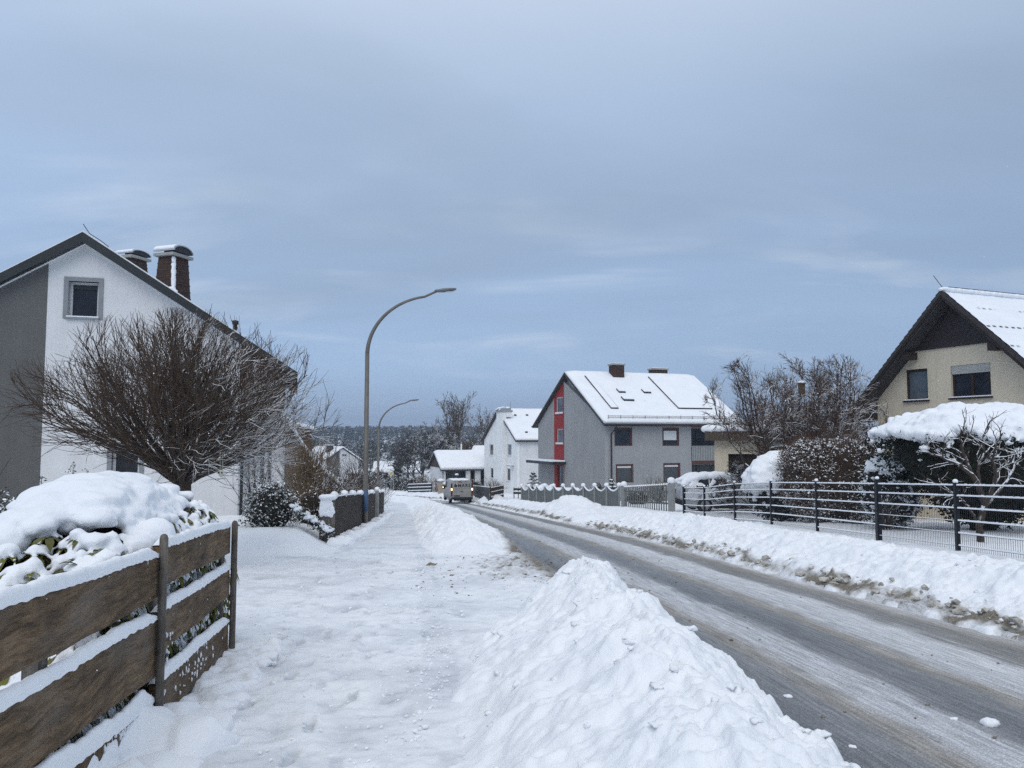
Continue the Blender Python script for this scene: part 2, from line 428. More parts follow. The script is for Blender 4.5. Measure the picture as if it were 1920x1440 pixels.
def road_mat():
    m, nt, b = mat0('slushy_road', .5, .4)
    v = coords(nt); a = nn(nt, 'ShaderNodeAttribute', attribute_name='lat').outputs['Fac']
    vs = coords(nt, (1.0, .10, 1.0))
    sp_ = nn(nt, 'ShaderNodeSeparateXYZ'); nt.links.new(v, sp_.inputs[0]); cb_ = nn(nt, 'ShaderNodeCombineXYZ'); nt.links.new(a, cb_.inputs[0]); nt.links.new(mth(nt, 'MULTIPLY', sp_.outputs['Y'], .05), cb_.inputs[1]); vt = cb_.outputs[0]
    fine = noise(nt, vt, 34, 4, .7)
    st = noise(nt, vt, 6.5, 5, .65); st2 = noise(nt, v, 1.1, 3); spk = noise(nt, v, 85, 3, .8); chunk = noise(nt, v, 13, 6, .75)
    big = noise(nt, coords(nt, (1, .25, 1)), .8, 3)
    l = mth(nt, 'ADD', a, mth(nt, 'MULTIPLY', mth(nt, 'SUBTRACT', st, .5), .42))
    l = mth(nt, 'ADD', l, mth(nt, 'MULTIPLY', mth(nt, 'SUBTRACT', st2, .5), .30))
    f = mth(nt, 'DIVIDE', mth(nt, 'ADD', l, 2.0), 4.0)
    P = lambda t: (t + 2) / 4
    asp = (.112, .118, .127); asp2 = (.185, .19, .198); br = (.26, .24, .21); sn = (.45, .46, .485); sn2 = (.56, .57, .59)
    col = ramp(nt, f, [(P(-1.9), br), (P(-1.65), asp), (P(-1.2), asp2), (P(-1.0), br), (P(-.82), sn), (P(-.5), sn), (P(-.36), asp2), (P(-.22), asp),
                       (P(.08), asp2), (P(.24), br), (P(.45), sn), (P(1.0), sn2), (P(1.16), (.18, .175, .165)), (P(1.45), (.17, .165, .155)), (P(1.62), (.30, .28, .25)), (P(1.85), sn2)])
    # frost film that drifts over the tracks
    col = mix(nt, mth(nt, 'MULTIPLY', ramp(nt, big, [(.45, 0.), (.75, .55)]), .55), col, (.36, .36, .38))
    col = mix(nt, .62, col, ramp(nt, fine, [(.34, .22), (.5, .5), (.66, .82)]), 'OVERLAY')
    # slush crumbs between the tracks
    crumb = ramp(nt, chunk, [(.60, 0.), (.66, 1.)])
    msk = ramp(nt, f, [(P(-1.1), 0.), (P(-.9), .7), (P(-.4), .35), (P(-.2), 0.), (P(.2), .3), (P(.9), .1), (P(1.0), .25), (P(1.85), .5)])
    col = mix(nt, mth(nt, 'MULTIPLY', crumb, msk), col, (.15, .135, .115))
    col = mix(nt, .85, col, ramp(nt, spk, [(.30, .16), (.5, .5), (.70, .90)]), 'OVERLAY')
    nt.links.new(col, b.inputs['Base Color'])
    nt.links.new(ramp(nt, f, [(P(-1.7), .5), (P(-1.4), .38), (P(-.8), .7), (P(-.2), .40), (P(.4), .7), (P(1.3), .5), (P(1.7), .75)]), b.inputs['Roughness'])
    p = bump(nt, b, chunk, .35, .02); bump(nt, b, spk, .5, .006, p)
    return m
ROAD = road_mat()
build_ground()
# ---------------------------------------------------------------- snow heaped beside the road
SLUSH = pmat('grey_slush', (.40, .38, .345), .85, .55, 9, .6, 60)
DIRTY = pmat('dirty_slush', (.20, .175, .14), .85, .5, 14, .6, 60)
def interp(y, pts):
    return np.interp(y, [p[0] for p in pts], [p[1] for p in pts])
def smoothrows(y, pts):
    ys = np.linspace(pts[0][0], pts[-1][0], 400); v = interp(ys, pts); k = np.hanning(23); k /= k.sum()
    v = np.convolve(np.pad(v, 11, mode='edge'), k, 'valid'); return np.interp(y, ys, v)
def heap(name, label, y0, y1, left, right, crest, height, grow=.004, step=.018, seed=1, dirtf=None, rough=1., clods=0, base=None, prof=(1.25, 1.25), cat='snow pile', cover=None, slush=0, lsm=1.):
    ys = [y0]
    while ys[-1] < y1: ys.append(ys[-1] + max(step, grow * abs(ys[-1])))
    ys = np.array(ys); L = smoothrows(ys, left); Rr = smoothrows(ys, right); C = smoothrows(ys, crest); Hh = smoothrows(ys, height)
    n = max(12, int(np.max(Rr - L) / max(step, grow * .7 * y0)))
    s = np.linspace(-.12, 1.12, n)
    X = L[:, None] + (Rr - L)[:, None] * s[None, :]; Y = np.repeat(ys[:, None], n, 1)
    # ragged foot
    wob = .10 * fbm(X * 2.3, Y * 2.3, 3, seed + 70)
    ul = np.clip((C[:, None] - X) / (C - L)[:, None] + wob, 0, None); ur = np.clip((X - C[:, None]) / (Rr - C)[:, None] + wob, 0, None)
    lf = X < C[:, None]
    u = np.where(lf, ul, ur); p = np.where(lf, prof[0], prof[1])
    e = np.maximum(1 - np.sqrt(u ** 2 + .015) ** p, -.05) * 1.03
    amp = np.clip(e * 4, 0, 1) * np.clip(Hh[:, None] / .4 + .15, .1, 1)
    wx, wy = .35 * fbm(X * 3, Y * 3, 3, seed), .35 * fbm(X * 3, Y * 3, 3, seed + 2)
    d1, d2, ci = worley(X * 4.2 + wx, Y * 4.2 + wy, seed + 3)
    e1, e2, cj = worley(X * 11 + wx * 2, Y * 11 + wy * 2, seed + 8)
    g1, g2, ck = worley(X * 24, Y * 24, seed + 9)
    nz = .070 * fbm(X * 1.6, Y * 1.6, 3, seed) + .055 * np.abs(fbm(X * 3.7, Y * 3.7, 3, seed + 5)) + rough * (.040 * (ci - .45) * smooth01(0, .35, d2 - d1) * (pn(X * .9, Y * .9, seed + 31) > -.1) + .024 * (cj - .5) * smooth01(0, .4, e2 - e1) * (pn(X * 1.7, Y * 1.7, seed + 33) > -.15) + .012 * (ck - .5) * smooth01(0, .5, g2 - g1)) + .024 * np.abs(fbm(X * 9, Y * 9, 3, seed + 12)) + .020 * fbm(X * 15, Y * 15, 3, seed + 11)
    amp = amp * np.where(lf, lsm + (1 - lsm) * smooth01(.75, .0, -ul + .75) * 0 + (1 - lsm) * (1 - smooth01(.05, .5, ul)), 1)
    Z = e * Hh[:, None] + nz * amp
    Z = np.where(e < 0, e * 2.5, Z) - .10 * (1 - smooth01(0, .22, Hh[:, None]))
    bz = gz(Y) if base is None else base(X, Y)
    dirt = dirtf(X, Y, e) if dirtf else np.zeros_like(X)
    V = np.stack([X, Y, Z + bz], -1).reshape(-1, 3); ny, nx = X.shape
    i = (np.arange(ny - 1)[:, None] * nx + np.arange(nx - 1)[None, :]); Q = np.stack([i, i + 1, i + nx + 1, i + nx], -1).reshape(-1, 4)
    if clods:
        rn = random.Random(seed); mb = MB()
        for k in range(clods):
            a = rn.randrange(ny // 12, ny - 3); b = rn.randrange(int(nx * .12), int(nx * .88))
            z = float((Z + bz)[a, b]); rr = rn.uniform(.008, .028) * (1.8 if rn.random() < .10 else 1)
            mb.blob((X[a, b], Y[a, b], z + rr * .2), (rr * rn.uniform(.9, 1.9), rr * rn.uniform(.9, 1.6), rr * rn.uniform(.45, .9)), 2, .42, rn, Matrix.Rotation(rn.uniform(0, 6), 3, 'Z'))
        tri = np.array(mb.F); vv = np.array(mb.V)
        # triangles as degenerate-free quads is not possible: build a second part instead
    o = mesh_np(name, V, Q, SNOWG, None, True, {'dirt': dirt.ravel(), 'grey': np.zeros(dirt.size)})
    tag(o, label, cat)
    if slush:
        rn = random.Random(seed + 1); mb = MB()
        for k in range(slush):
            Y_ = y0 + (y1 - y0) * rn.random() ** 1.5; tt = 1.90 + abs(rn.gauss(0, .13)); x_ = float(xc(Y_)) + tt / float(np.interp(Y_, _ty, _tc)); rr = rn.uniform(.012, .06) * (.6 + .4 * rn.random()); z_ = float(gz(Y_)) + max(0, (tt - 1.85)) * .55
            mb.blob((x_, Y_, z_ + rr * .3), (rr * rn.uniform(.9, 1.7), rr * rn.uniform(.9, 1.7), rr * rn.uniform(.5, .9)), 1, .4, rn)
        mesh_np('slush_clods', np.array(mb.V), np.array(mb.F), SLUSH, o, False)['kind'] = 'stuff'
    if clods:
        dd = np.full(len(vv), .0)
        mesh_np('snow_clods', vv, tri, SNOWG, o, True, {'dirt': dd, 'grey': dd})['kind'] = 'stuff'
    return o
heap('snow_pile', 'tall white heap of shovelled snow in the foreground between sidewalk and road', 1.6, 9.9,
     [(1.6, .2), (3, -.15), (4.2, -.30), (5.6, -.44), (7.3, -.34), (8.3, -.05), (9.2, .35), (9.9, .55)],
     [(1.6, 1.7), (3, 1.78), (4.2, 1.74), (5, 1.70), (6, 1.56), (7, 1.50), (8, 1.48), (9, 1.25), (9.9, .95)],
     [(1.6, .85), (4, .86), (5, .86), (6, .85), (7, .80), (8, .73), (9, .72), (9.9, .72)],
     [(1.6, .30), (2.6, .50), (4, .64), (5, .70), (6, .66), (7, .66), (7.7, .76), (8.2, .80), (8.7, .55), (9.3, .2), (9.9, .0)],
     seed=4, clods=130, rough=1.0, lsm=.55, prof=(1.1, 1.45), step=.016)
def dirtL(X, Y, e):
    t = lat(X, Y); return np.clip(.55 * np.exp(-((t + 1.8) / .35) ** 2) + .55 * np.exp(-((Y - 16.2) / .8) ** 2) * (t > -3.1) * np.clip(.6 - e, 0, 1) * 1.6, 0, 1)
def xt(pts):   # (y, t) -> (y, x)
    return [(y, float(xc(y)) + t / float(np.interp(y, _ty, _tc))) for y, t in pts]
def rows(f, a, b, n=24): return [(y, f(y)) for y in np.linspace(a, b, n)]
def tl(a, b, vals):   # lateral offset table -> x table
    ys = np.linspace(a, b, 40); return xt([(y, float(np.interp(y, [v[0] for v in vals], [v[1] for v in vals]))) for y in ys])
heap('snow_bank', 'lumpy ploughed snow bank between the sidewalk and the road beyond the drive', 15.4, 92,
     tl(15.4, 92, [(15.4, -3.6), (17, -3.95), (30, -3.95), (60, -3.9), (92, -3.7)]), tl(15.4, 92, [(15.4, -2.0), (17, -1.75), (60, -1.75), (92, -1.7)]),
     tl(15.4, 92, [(15.4, -2.8), (18.7, -2.95), (21, -2.7), (25, -2.9), (60, -2.7), (92, -2.6)]),
     [(15.4, .0), (16.4, .22), (17.5, .42), (18.9, .66), (20.2, .60), (21.5, .46), (23, .62), (25, .70), (27, .52), (30, .66), (34, .5), (38, .6), (44, .5), (52, .55), (60, .5), (75, .5), (92, .4)],
     seed=14, dirtf=dirtL, grow=.0042, step=.03, cat='snow bank')
def dirtR(X, Y, e):
    t = lat(X, Y); return np.clip(.50 * np.exp(-((t - 1.95 - .12 * fbm(X * 2, Y * 2, 3, 77)) / .13) ** 2) * (.55 + .9 * np.clip(fbm(X * .9, Y * .9, 2, 80) + .4, 0, 1)) + .24 * np.exp(-((t - 2.1) / .3) ** 2) * np.clip(.5 + fbm(X * 4, Y * 4, 3, 79), 0, 1) + .12 * np.clip(fbm(X * 1.5, Y * 1.5, 3, 78), 0, 1), 0, 1)
heap('snow_bank', 'long low snow bank with brown slush foot in front of the wire mesh fence', 4.5, 27.0,
     tl(4.5, 27, [(4.5, 1.84), (25, 1.84), (27, 1.98)]), tl(4.5, 27, [(4.5, 4.9), (20, 4.9), (25, 4.3), (27, 3.6)]),
     tl(4.5, 27, [(4.5, 2.85), (10, 2.95), (16, 2.8), (20, 3.05), (27, 2.8)]),
     [(4.5, .42), (8, .40), (10, .46), (12, .40), (14, .47), (17, .40), (19, .50), (22, .52), (24.5, .45), (26, .25), (27, .0)],
     seed=24, dirtf=dirtR, grow=.0032, step=.022, cat='snow bank', clods=130, slush=330, rough=.9, prof=(.9, 1.1), base=lambda x, y: gz(y) + .5 * np.maximum(yard(x, y), 0))
heap('snow_bank', 'uneven snow bank with a pointed heap in front of the scalloped grey fence', 29.0, 60,
     tl(29, 60, [(29, 1.9), (31, 1.75), (60, 1.75)]), tl(29, 60, [(29, 3.6), (36, 5.2), (40, 4.8), (60, 4.2)]),
     tl(29, 60, [(29, 2.7), (36.5, 3.5), (40, 2.9), (60, 2.7)]),
     [(29, .0), (30, .22), (33, .34), (35.2, .62), (36.4, .98), (37.6, .72), (39.5, .42), (44, .42), (50, .48), (53, .42), (60, .36)],
     seed=34, dirtf=dirtR, grow=.0038, step=.04, cat='snow bank', prof=(1.1, 1.2), base=lambda x, y: gz(y) + .5 * np.maximum(yard(x, y), 0))
heap('snow_bank', 'far snow bank on the outer side of the bend beside the van', 61.5, 96,
     tl(61.5, 96, [(61.5, 1.9), (64, 1.72), (96, 1.7)]), tl(61.5, 96, [(61.5, 4.5), (66, 5.2), (96, 4.6)]),
     tl(61.5, 96, [(61.5, 3.2), (66, 3.4), (96, 2.9)]),
     [(61.5, .1), (64, .95), (65.5, .6), (68, .55), (75, .65), (85, .6), (96, .5)],
     seed=44, dirtf=dirtR, grow=.004, step=.06, cat='snow bank')
# lumps lying loose
def lump(px, py, r, label, dirt=.0, sd=0, name='snow_lump', Y=None):
    rn = random.Random(sd + int(px)); lo, hi = 3.0, 60.
    for _ in range(40):
        m_ = .5 * (lo + hi); p = at(px, py, m_)
        if p.z > ghs(p.x, m_): lo = m_
        else: hi = m_
    p = at(px, py, lo); mb = MB()
    for k in range(3): mb.blob((rn.uniform(-.5, .5) * r, rn.uniform(-.4, .4) * r, r * .25), (r * rn.uniform(.6, 1), r * rn.uniform(.5, .9), r * rn.uniform(.4, .65)), 2, .22, rn)
    me = mb.build(name, SNOWG if not dirt else DIRTY, None, True, loc=(p.x, p.y, ghs(p.x, p.y)))
    return tag(me, label, 'snow lump' if not dirt else 'slush clod')
lump(1855, 1360, .055, 'largest white snow lump lying on the wet road at the right')
lump(1790, 1350, .022, 'small white snow crumb on the road just left of the largest lump')
lump(1478, 1308, .03, 'white snow lump that rolled onto the tarmac edge of the foreground heap')
lump(1600, 1402, .02, 'tiny snow crumb on dark tarmac near the foot of the foreground heap')
lump(1500, 1035, .10, 'brown slush clod stuck on the crest of the snow bank before the mesh fence', 1)
lump(808, 1062, .07, 'brown slush clod lying on the trodden walk by the drive', 1)
lump(1018, 1118, .03, 'pale slush crumb on the drive left of the heap top', 1)

# crumbs of snow and grit scattered over the trodden snow and along the road
rn = random.Random(71); mb = MB(); mg = MB()
for k in range(2600):
    Y_ = 2.6 + 14 * rn.random() ** 1.4; t_ = rn.uniform(-6.2, -2.0) if rn.random() < .75 else rn.gauss(-4.0, .12)
    x_ = float(xc(Y_)) + t_
    if x_ > -.5 and Y_ < 9.6: continue
    r = rn.uniform(.003, .009) * (2.2 if rn.random() < .06 else 1); mb.blob((x_, Y_, ghs(x_, Y_) + .012), (r * 1.4, r * 1.2, r), 1, .35, rn)
for k in range(560):
    if rn.random() < .88: x_, Y_ = rn.gauss(.05, .8), rn.gauss(13.4, 1.4)
    else: Y_ = rn.uniform(4, 22); x_ = float(xc(Y_)) + rn.choice((-.95, .75, .3, -.5)) + rn.gauss(0, .2)
    r = rn.uniform(.004, .013) * (2 if rn.random() < .08 else 1); mg.blob((x_, Y_, ghs(x_, Y_) + (.05 * math.exp(-((x_) / .85) ** 2 - ((Y_ - 13.6) / 2) ** 2) if x_ < 1 else 0) + .006), (r * 1.4, r * 1.2, r * .8), 1, .4, rn)
tag(mb.build('snow_crumbs', SNOW, None), 'tiny snow crumbs strewn over the trodden walk and drive', 'snow crumbs', None, 'stuff')
tag(mg.build('slush_crumbs', DIRTY, None), 'brown slush crumbs strewn where drive and road meet', 'slush crumbs', None, 'stuff')
# ================================================================ shared materials
WHITE_R = render_mat('white_render', (.67, .675, .68), .22)
OFFW_R = render_mat('offwhite_render', (.80, .80, .79), .18)
GREY_R = render_mat('dark_grey_render', (.118, .118, .114), .4)
SLATE = pmat('slate_grey_metal', (.022, .026, .027), .5, .2, 2, .05, 40)
TRIMG = pmat('grey_trim', (.22, .235, .25), .6, .08, 2, .03)
LTRIM = pmat('pale_trim', (.55, .56, .57), .5, .05, 2, .03)
DARKM = pmat('dark_metal', (.025, .027, .032), .45, .2, 3, .05)
BROWNW = pmat('brown_boards', (.055, .035, .025), .7, .25, 2, .3, 30, stretch=(6, 6, 1))
DBROWN = pmat('dark_brown_boards', (.028, .018, .016), .65, .25, 2.5, .3, 30)
SLATEB = snowy('brown_slate_cladding', (.05, .030, .024), .75, .2, .3, 6)
CREAM = render_mat('cream_roughcast', (.66, .58, .45), .28, 26, .6)
TANR = pmat('tan_render', (.36, .31, .26), .9, .10, 1, .3, 80)
GLASS = glass('window_glass'); GLASSL = glass('window_glass_pale', (.10, .125, .15), .08); GLASSC = glass('curtained_glass', (.03, .035, .04), .1, (.10, .11, .115))
ZINC = pmat('zinc_sheet', (.40, .42, .44), .35, .12, 3, .05, 30, metal=.6)
CONC = pmat('grey_concrete', (.30, .30, .285), .9, .15, 4, .4, 60)
def wood_mat(name, c1, c2, knots=True, sx=(1, 1, 1), kn=0):
    m, nt, b = mat0(name, .72, .25)
    v = coords(nt, sx); wv = noise(nt, coords(nt), 1.6, 2)
    mv = nn(nt, 'ShaderNodeVectorMath', operation='ADD'); nt.links.new(v, mv.inputs[0]); cb = nn(nt, 'ShaderNodeCombineXYZ'); nt.links.new(mth(nt, 'MULTIPLY', wv, .9), cb.inputs[2]); nt.links.new(cb.outputs[0], mv.inputs[1]); v2 = mv.outputs[0]
    n1 = noise(nt, v2, 5, 7, .72); n2 = noise(nt, v2, 17, 4, .7)
    col = ramp(nt, n1, [(.36, [q * .38 for q in c1]), (.47, c1), (.60, c2)])
    col = mix(nt, ramp(nt, n2, [(.36, .75), (.46, 0.)]), col, [q * .30 for q in c1])
    big = noise(nt, coords(nt), 2.6, 4)
    col = mix(nt, ramp(nt, big, [(.44, 0.), (.62, .65)]), col, [q * .45 for q in c1])
    grey = noise(nt, coords(nt, (1, 1, 3)), 1.3, 3)
    gm = sum(c2) / 3; col = mix(nt, ramp(nt, grey, [(.50, 0.), (.68, .5)]), col, [.35 * q + .65 * gm for q in c2])
    if kn:
        vo = nn(nt, 'ShaderNodeTexVoronoi'); vo.inputs['Scale'].default_value = kn; mp = nn(nt, 'ShaderNodeMapping'); mp.inputs['Scale'].default_value = (1, .8, 2.2); tc = nn(nt, 'ShaderNodeTexCoord'); nt.links.new(tc.outputs['Object'], mp.inputs['Vector']); nt.links.new(mp.outputs['Vector'], vo.inputs['Vector'])
        col = mix(nt, ramp(nt, vo.outputs['Distance'], [(.05, .92), (.11, .0)]), col, [q * .16 for q in c1])
    nt.links.new(col, b.inputs['Base Color'])
    p = bump(nt, b, n1, .8, .010); bump(nt, b, n2, .6, .005, p)
    return m
OLDWOOD = wood_mat('weathered_brown_plank', (.115, .072, .036), (.20, .135, .078), sx=(3, .45, 6), kn=1.7)
POSTWOOD = wood_mat('grey_weathered_post', (.115, .098, .082), (.19, .17, .145), sx=(6, 6, .5))
FENCEW = wood_mat('dark_fence_board', (.028, .017, .011), (.054, .035, .024), sx=(5, 4.3, .15))
BARK = snowy('snowy_bark', (.048, .036, .028), .42, .3, .35, 14, nscale=9, thr_noise=.45)
BARK2 = snowy('snowy_bark_heavy', (.048, .037, .030), .28, .3, .35, 14, nscale=5, thr_noise=.5)
TWIG = snowy('brown_twigs', (.070, .048, .035), .48, .3, .35, 20, nscale=7, thr_noise=.55, bmp=0)
TWIGR = snowy('reddish_twigs', (.080, .050, .038), .52, .3, .3, 20, nscale=7, thr_noise=.5, bmp=0)
TWIGB = snowy('tan_twigs', (.15, .105, .065), .62, .3, .35, 20, nscale=7, thr_noise=.5, bmp=0)
TWIGFAR = snowy('frosted_far_twigs', (.075, .072, .070), .40, .4, .3, 3, nscale=3, thr_noise=.5, bmp=0)
TWIGFARB = snowy('brown_far_twigs', (.085, .060, .040), .55, .4, .3, 3, nscale=3, thr_noise=.5, bmp=0)
LEAF = snowy('olive_leaf', (.105, .105, .022), 2.0, .3, .5, 3, .45, bmp=0)
LEAFD = snowy('dark_evergreen', (.018, .026, .016), .45, .3, .5, 5, nscale=4, thr_noise=.5, bmp=0)
YEWG = snowy('yew_green', (.012, .018, .012), 1.4, .3, .5, 5, nscale=4, thr_noise=.5, bmp=0)
LEAFS = snowy('frosted_leaf', (.055, .060, .050), .30, .35, .5, 5, nscale=5, thr_noise=.6, bmp=0)
BEECH = snowy('withered_beech_leaf', (.120, .082, .058), .30, .35, .45, 7, nscale=6, thr_noise=.65, bmp=0)
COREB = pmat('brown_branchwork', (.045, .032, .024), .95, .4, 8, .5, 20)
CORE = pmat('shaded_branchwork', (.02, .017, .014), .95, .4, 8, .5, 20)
# ================================================================ growing things
def limb(rn, p, d, L, n, wob, up, r0, r1):
    """one curved limb: returns points, radii"""
    pts = [p.copy()]; rad = [r0]; d = d.normalized()
    for i in range(n):
        d = (d + Vector((rn.gauss(0, wob), rn.gauss(0, wob), rn.gauss(0, wob) + up))).normalized()
        p = p + d * (L / n); pts.append(p.copy()); rad.append(r0 + (r1 - r0) * (i + 1) / n)
    return pts, rad
def perp(rn, d, ang):
    a = d.orthogonal().normalized(); a.rotate(Matrix.Rotation(rn.uniform(0, 6.283), 3, d))
    return (d * math.cos(ang) + a * math.sin(ang)).normalized()
def grow(mb, tw, rn, p, d, L, r, lev, cfg):
    """recursive branching; thick wood in mb, twigs in tw"""
    n = cfg['seg'][lev]; pts, rad = limb(rn, p, d, L, n, cfg['wob'][lev], cfg['up'][lev], r, r * cfg['taper'][lev])
    (mb if lev < cfg['split'] else tw).tube(pts, rad, cfg['sides'][lev], cap=False)
    if lev + 1 >= cfg['levels']: return
    k = cfg['kids'][lev]; k = k if isinstance(k, int) else rn.randint(*k)
    for i in range(k):
        f = cfg['from'][lev] + (1 - cfg['from'][lev]) * ((i + rn.random()) / k); f = min(f, .999)
        j = min(int(f * n), n - 1); q = pts[j].lerp(pts[j + 1], f * n - j); dd = (pts[j + 1] - pts[j]).normalized()
        rr = (rad[j] + (rad[j + 1] - rad[j]) * (f * n - j)) * cfg['rk'][lev]
        nd = perp(rn, dd, R(rn.uniform(*cfg['ang'][lev])))
        ln = L * rn.uniform(*cfg['len'][lev]) * (1.15 - .5 * f)
        grow(mb, tw, rn, q, nd, ln, max(rr, cfg['rmin']), lev + 1, cfg)
def leaf_mesh(mb, p, d, up, L, Wd, droop=.5, fold=.25):
    """one folded lanceolate leaf"""
    d = d.normalized(); s = d.cross(up)
    if s.length < 1e-4: s = d.orthogonal()
    s.normalize(); u = s.cross(d).normalized()
    out = []
    for i, (f, w) in enumerate(((0, .12), (.3, .9), (.62, 1.0), (1, .05))):
        c = p + d * (L * f) - Vector((0, 0, 1)) * (droop * L * f * f)
        out += [c + s * (Wd * w * .5) + u * (fold * Wd * w * .5), c, c - s * (Wd * w * .5) + u * (fold * Wd * w * .5)]
    b = len(mb.V); mb.V.extend([tuple(v) for v in out])
    for i in range(3):
        a = b + i * 3; mb.F += [[a, a + 1, a + 4, a + 3], [a + 1, a + 2, a + 5, a + 4]]
    return out
def cards(mb, rn, p, size, n, spread, flat=.0):
    """tuft of small leaf faces"""
    for _ in range(n):
        c = p + Vector((rn.gauss(0, spread), rn.gauss(0, spread), rn.gauss(0, spread * .8)))
        d = Vector((rn.gauss(0, 1), rn.gauss(0, 1), rn.gauss(0, 1) * (1 - flat))).normalized(); o = d.orthogonal().normalized()
        o.rotate(Matrix.Rotation(rn.uniform(0, 6.28), 3, d)); s = size * rn.uniform(.6, 1.3)
        w = d.cross(o)
        mb.add([c - o * s, c + w * s * .45, c + o * s, c - w * s * .45], [[0, 1, 2, 3]])
# ================================================================ white house with grey panel (left)
def lerp(a, b, t): return a + (b - a) * t
H = House(447, 25.0, R(15.6), gz(25) + .35, 'white_house', 'big white rendered house with dark grey wall panel and two capped chimneys at the left')
dyr = -.38
ax, az = H.front(155, 437, dyr); tx, tz = H.front(558, 700, dyr)
sl = (az - tz) / (tx - ax); lx = ax - (tx - ax); lz = tz
gx = H.front(87, 600)[0]; bx_ = H.front(531, 690)[0]
th = .26
def rz(x): return az - abs(x - ax) * sl - th           # underside of the roof
w_ = H.root
# gable wall (with openings)
wu = [H.front(128, 560)[0], H.front(185, 560)[0]]; wz = [H.front(155, 596)[1], H.front(155, 528)[1]]
gu = [H.front(210, 850)[0], H.front(262, 850)[0]]; gzz = [H.front(230, 900)[1], H.front(230, 842)[1]]
cx_ = 0.0
wall('wall', [(gx + .001, -.3), (cx_, -.3), (cx_, rz(cx_)), (ax, rz(ax)), (gx + .001, rz(gx))],
     [(wu[0], wu[1], wz[0], wz[1]), (gu[0], gu[1], gzz[0], gzz[1])], fmap(0), .3, WHITE_R, w_)
tag(wall('wall', [(lx + .9, -.3), (gx - .001, -.3), (gx - .001, rz(gx)), (lx + .9, rz(lx + .9))], [], fmap(-.012), .312, GREY_R, w_), 'dark grey rendered wall panel')
m = MB(); m.box(lx + .9, cx_ - .002, .302, 9, -.3, 2.6)
m.prism([(lx + .92, .304, 2.6), (cx_, .304, 2.6), (cx_, .304, rz(cx_) - .01), (ax, .304, rz(ax) - .01), (lx + .92, .304, rz(lx + .92) - .01)], (0, 8.6, 0)); m.build('back_wall', OFFW_R, w_)
# upper floor that juts out over the entrance, clad in brown boards
bz = H.front(510, 762)[1]
m = MB(); m.prism([(cx_ + .004, .02, bz), (bx_, .02, bz), (bx_, .02, rz(bx_)), (cx_ + .004, .02, rz(cx_) - .004)], (0, 6, 0)); tag(m.build('wall', BROWNW, w_), 'brown boarded upper side wall')
# entrance wall, set back
sx0 = H.front(452, 880, 1.3)[0]; sx1 = H.front(529, 880, 1.3)[0]; st = H.front(500, 790, 1.3)[1]
slits = []
for a, b in ((488, 495.5), (502, 509)):
    slits.append((H.front(a, 870, 1.3)[0], H.front(b, 870, 1.3)[0], H.front(a, 904, 1.3)[1], H.front(a, 835, 1.3)[1]))
wall('wall', [(cx_ - .3, -.3), (sx1, -.3), (sx1, st), (cx_ - .3, st)], slits, fmap(1.3), .25, WHITE_R, w_)
m = MB(); m.box(cx_ - .3, sx1 - .01, 1.56, 7, -.3, bz - .01); m.build('back_wall', OFFW_R, w_)
m = MB(); m.box(cx_ - .26, bx_ - .02, .05, 1.5, bz - .12, bz - .004); m.build('soffit', DBROWN, w_)
for s in slits: window(w_, fmap(1.3), *s, .045, TRIMG, GLASSL, .08, sill=.0, sillm=LTRIM)
m = MB(); bxm(m, fmap(1.27), H.front(478, 820, 1.3)[0], H.front(481.5, 820, 1.3)[0], H.front(480, 838, 1.3)[1], H.front(480, 825, 1.3)[1], -.08, .02); m.build('wall_lamp', TRIMG, w_)
for (u, z, mu, sn) in ((wu, wz, 0, .05), (gu, gzz, 0, .04)):
    s = MB(); e = .13
    for q in ((u[0] - e, u[0], z[0] - e * .3, z[1] + e), (u[1], u[1] + e, z[0] - e * .3, z[1] + e), (u[0], u[1], z[1], z[1] + e)):
        bxm(s, fmap(0), *q, -.03, .16)
    ww = window(w_, fmap(0), u[0] + .004, u[1] - .004, z[0], z[1], .075, LTRIM, GLASS, .19, sill=sn, sillm=TRIMG)
    s.build('surround', TRIMG, ww)
    sh = MB(); bxm(sh, fmap(0), u[0] + .1, u[1] - .1, z[1] - (.22 if mu == 0 else .2), z[1] - .09, .175, .19); sh.build('roller_blind', SLATE, ww)
# roof, verge boards, snow
m = MB()
nx_ = math.sqrt(1 + sl * sl)
for sgn, ex in ((1, tx), (-1, lx)):
    m.prism([(ax, dyr, az - th + .0), (ax, dyr, az), (ex, dyr, tz), (ex, dyr, tz - th * .85)][::1], (0, 9.6, 0))
roof = m.build('roof', SLATE, w_)
m = MB()
for sgn, ex in ((1, tx), (-1, lx)):
    m.prism([(ax, dyr - .03, az - th - .02), (ax, dyr - .03, az + .035), (ex, dyr - .03, tz + .035), (ex, dyr - .03, tz - th * .8)], (0, .028, 0))
m.build('verge_board', SLATE, roof)
m = MB()
for sgn, ex in ((1, lerp(ax, tx, .72)), (-1, lx)):
    zz = az - abs(ex - ax) * sl
    m.prism([(ax, dyr + .02, az + .003), (ax, dyr + .02, az + .085), (ex, dyr + .02, zz + .08), (ex, dyr + .02, zz + .003)], (0, 9.4, 0))
m.build('snow', SNOW, roof)
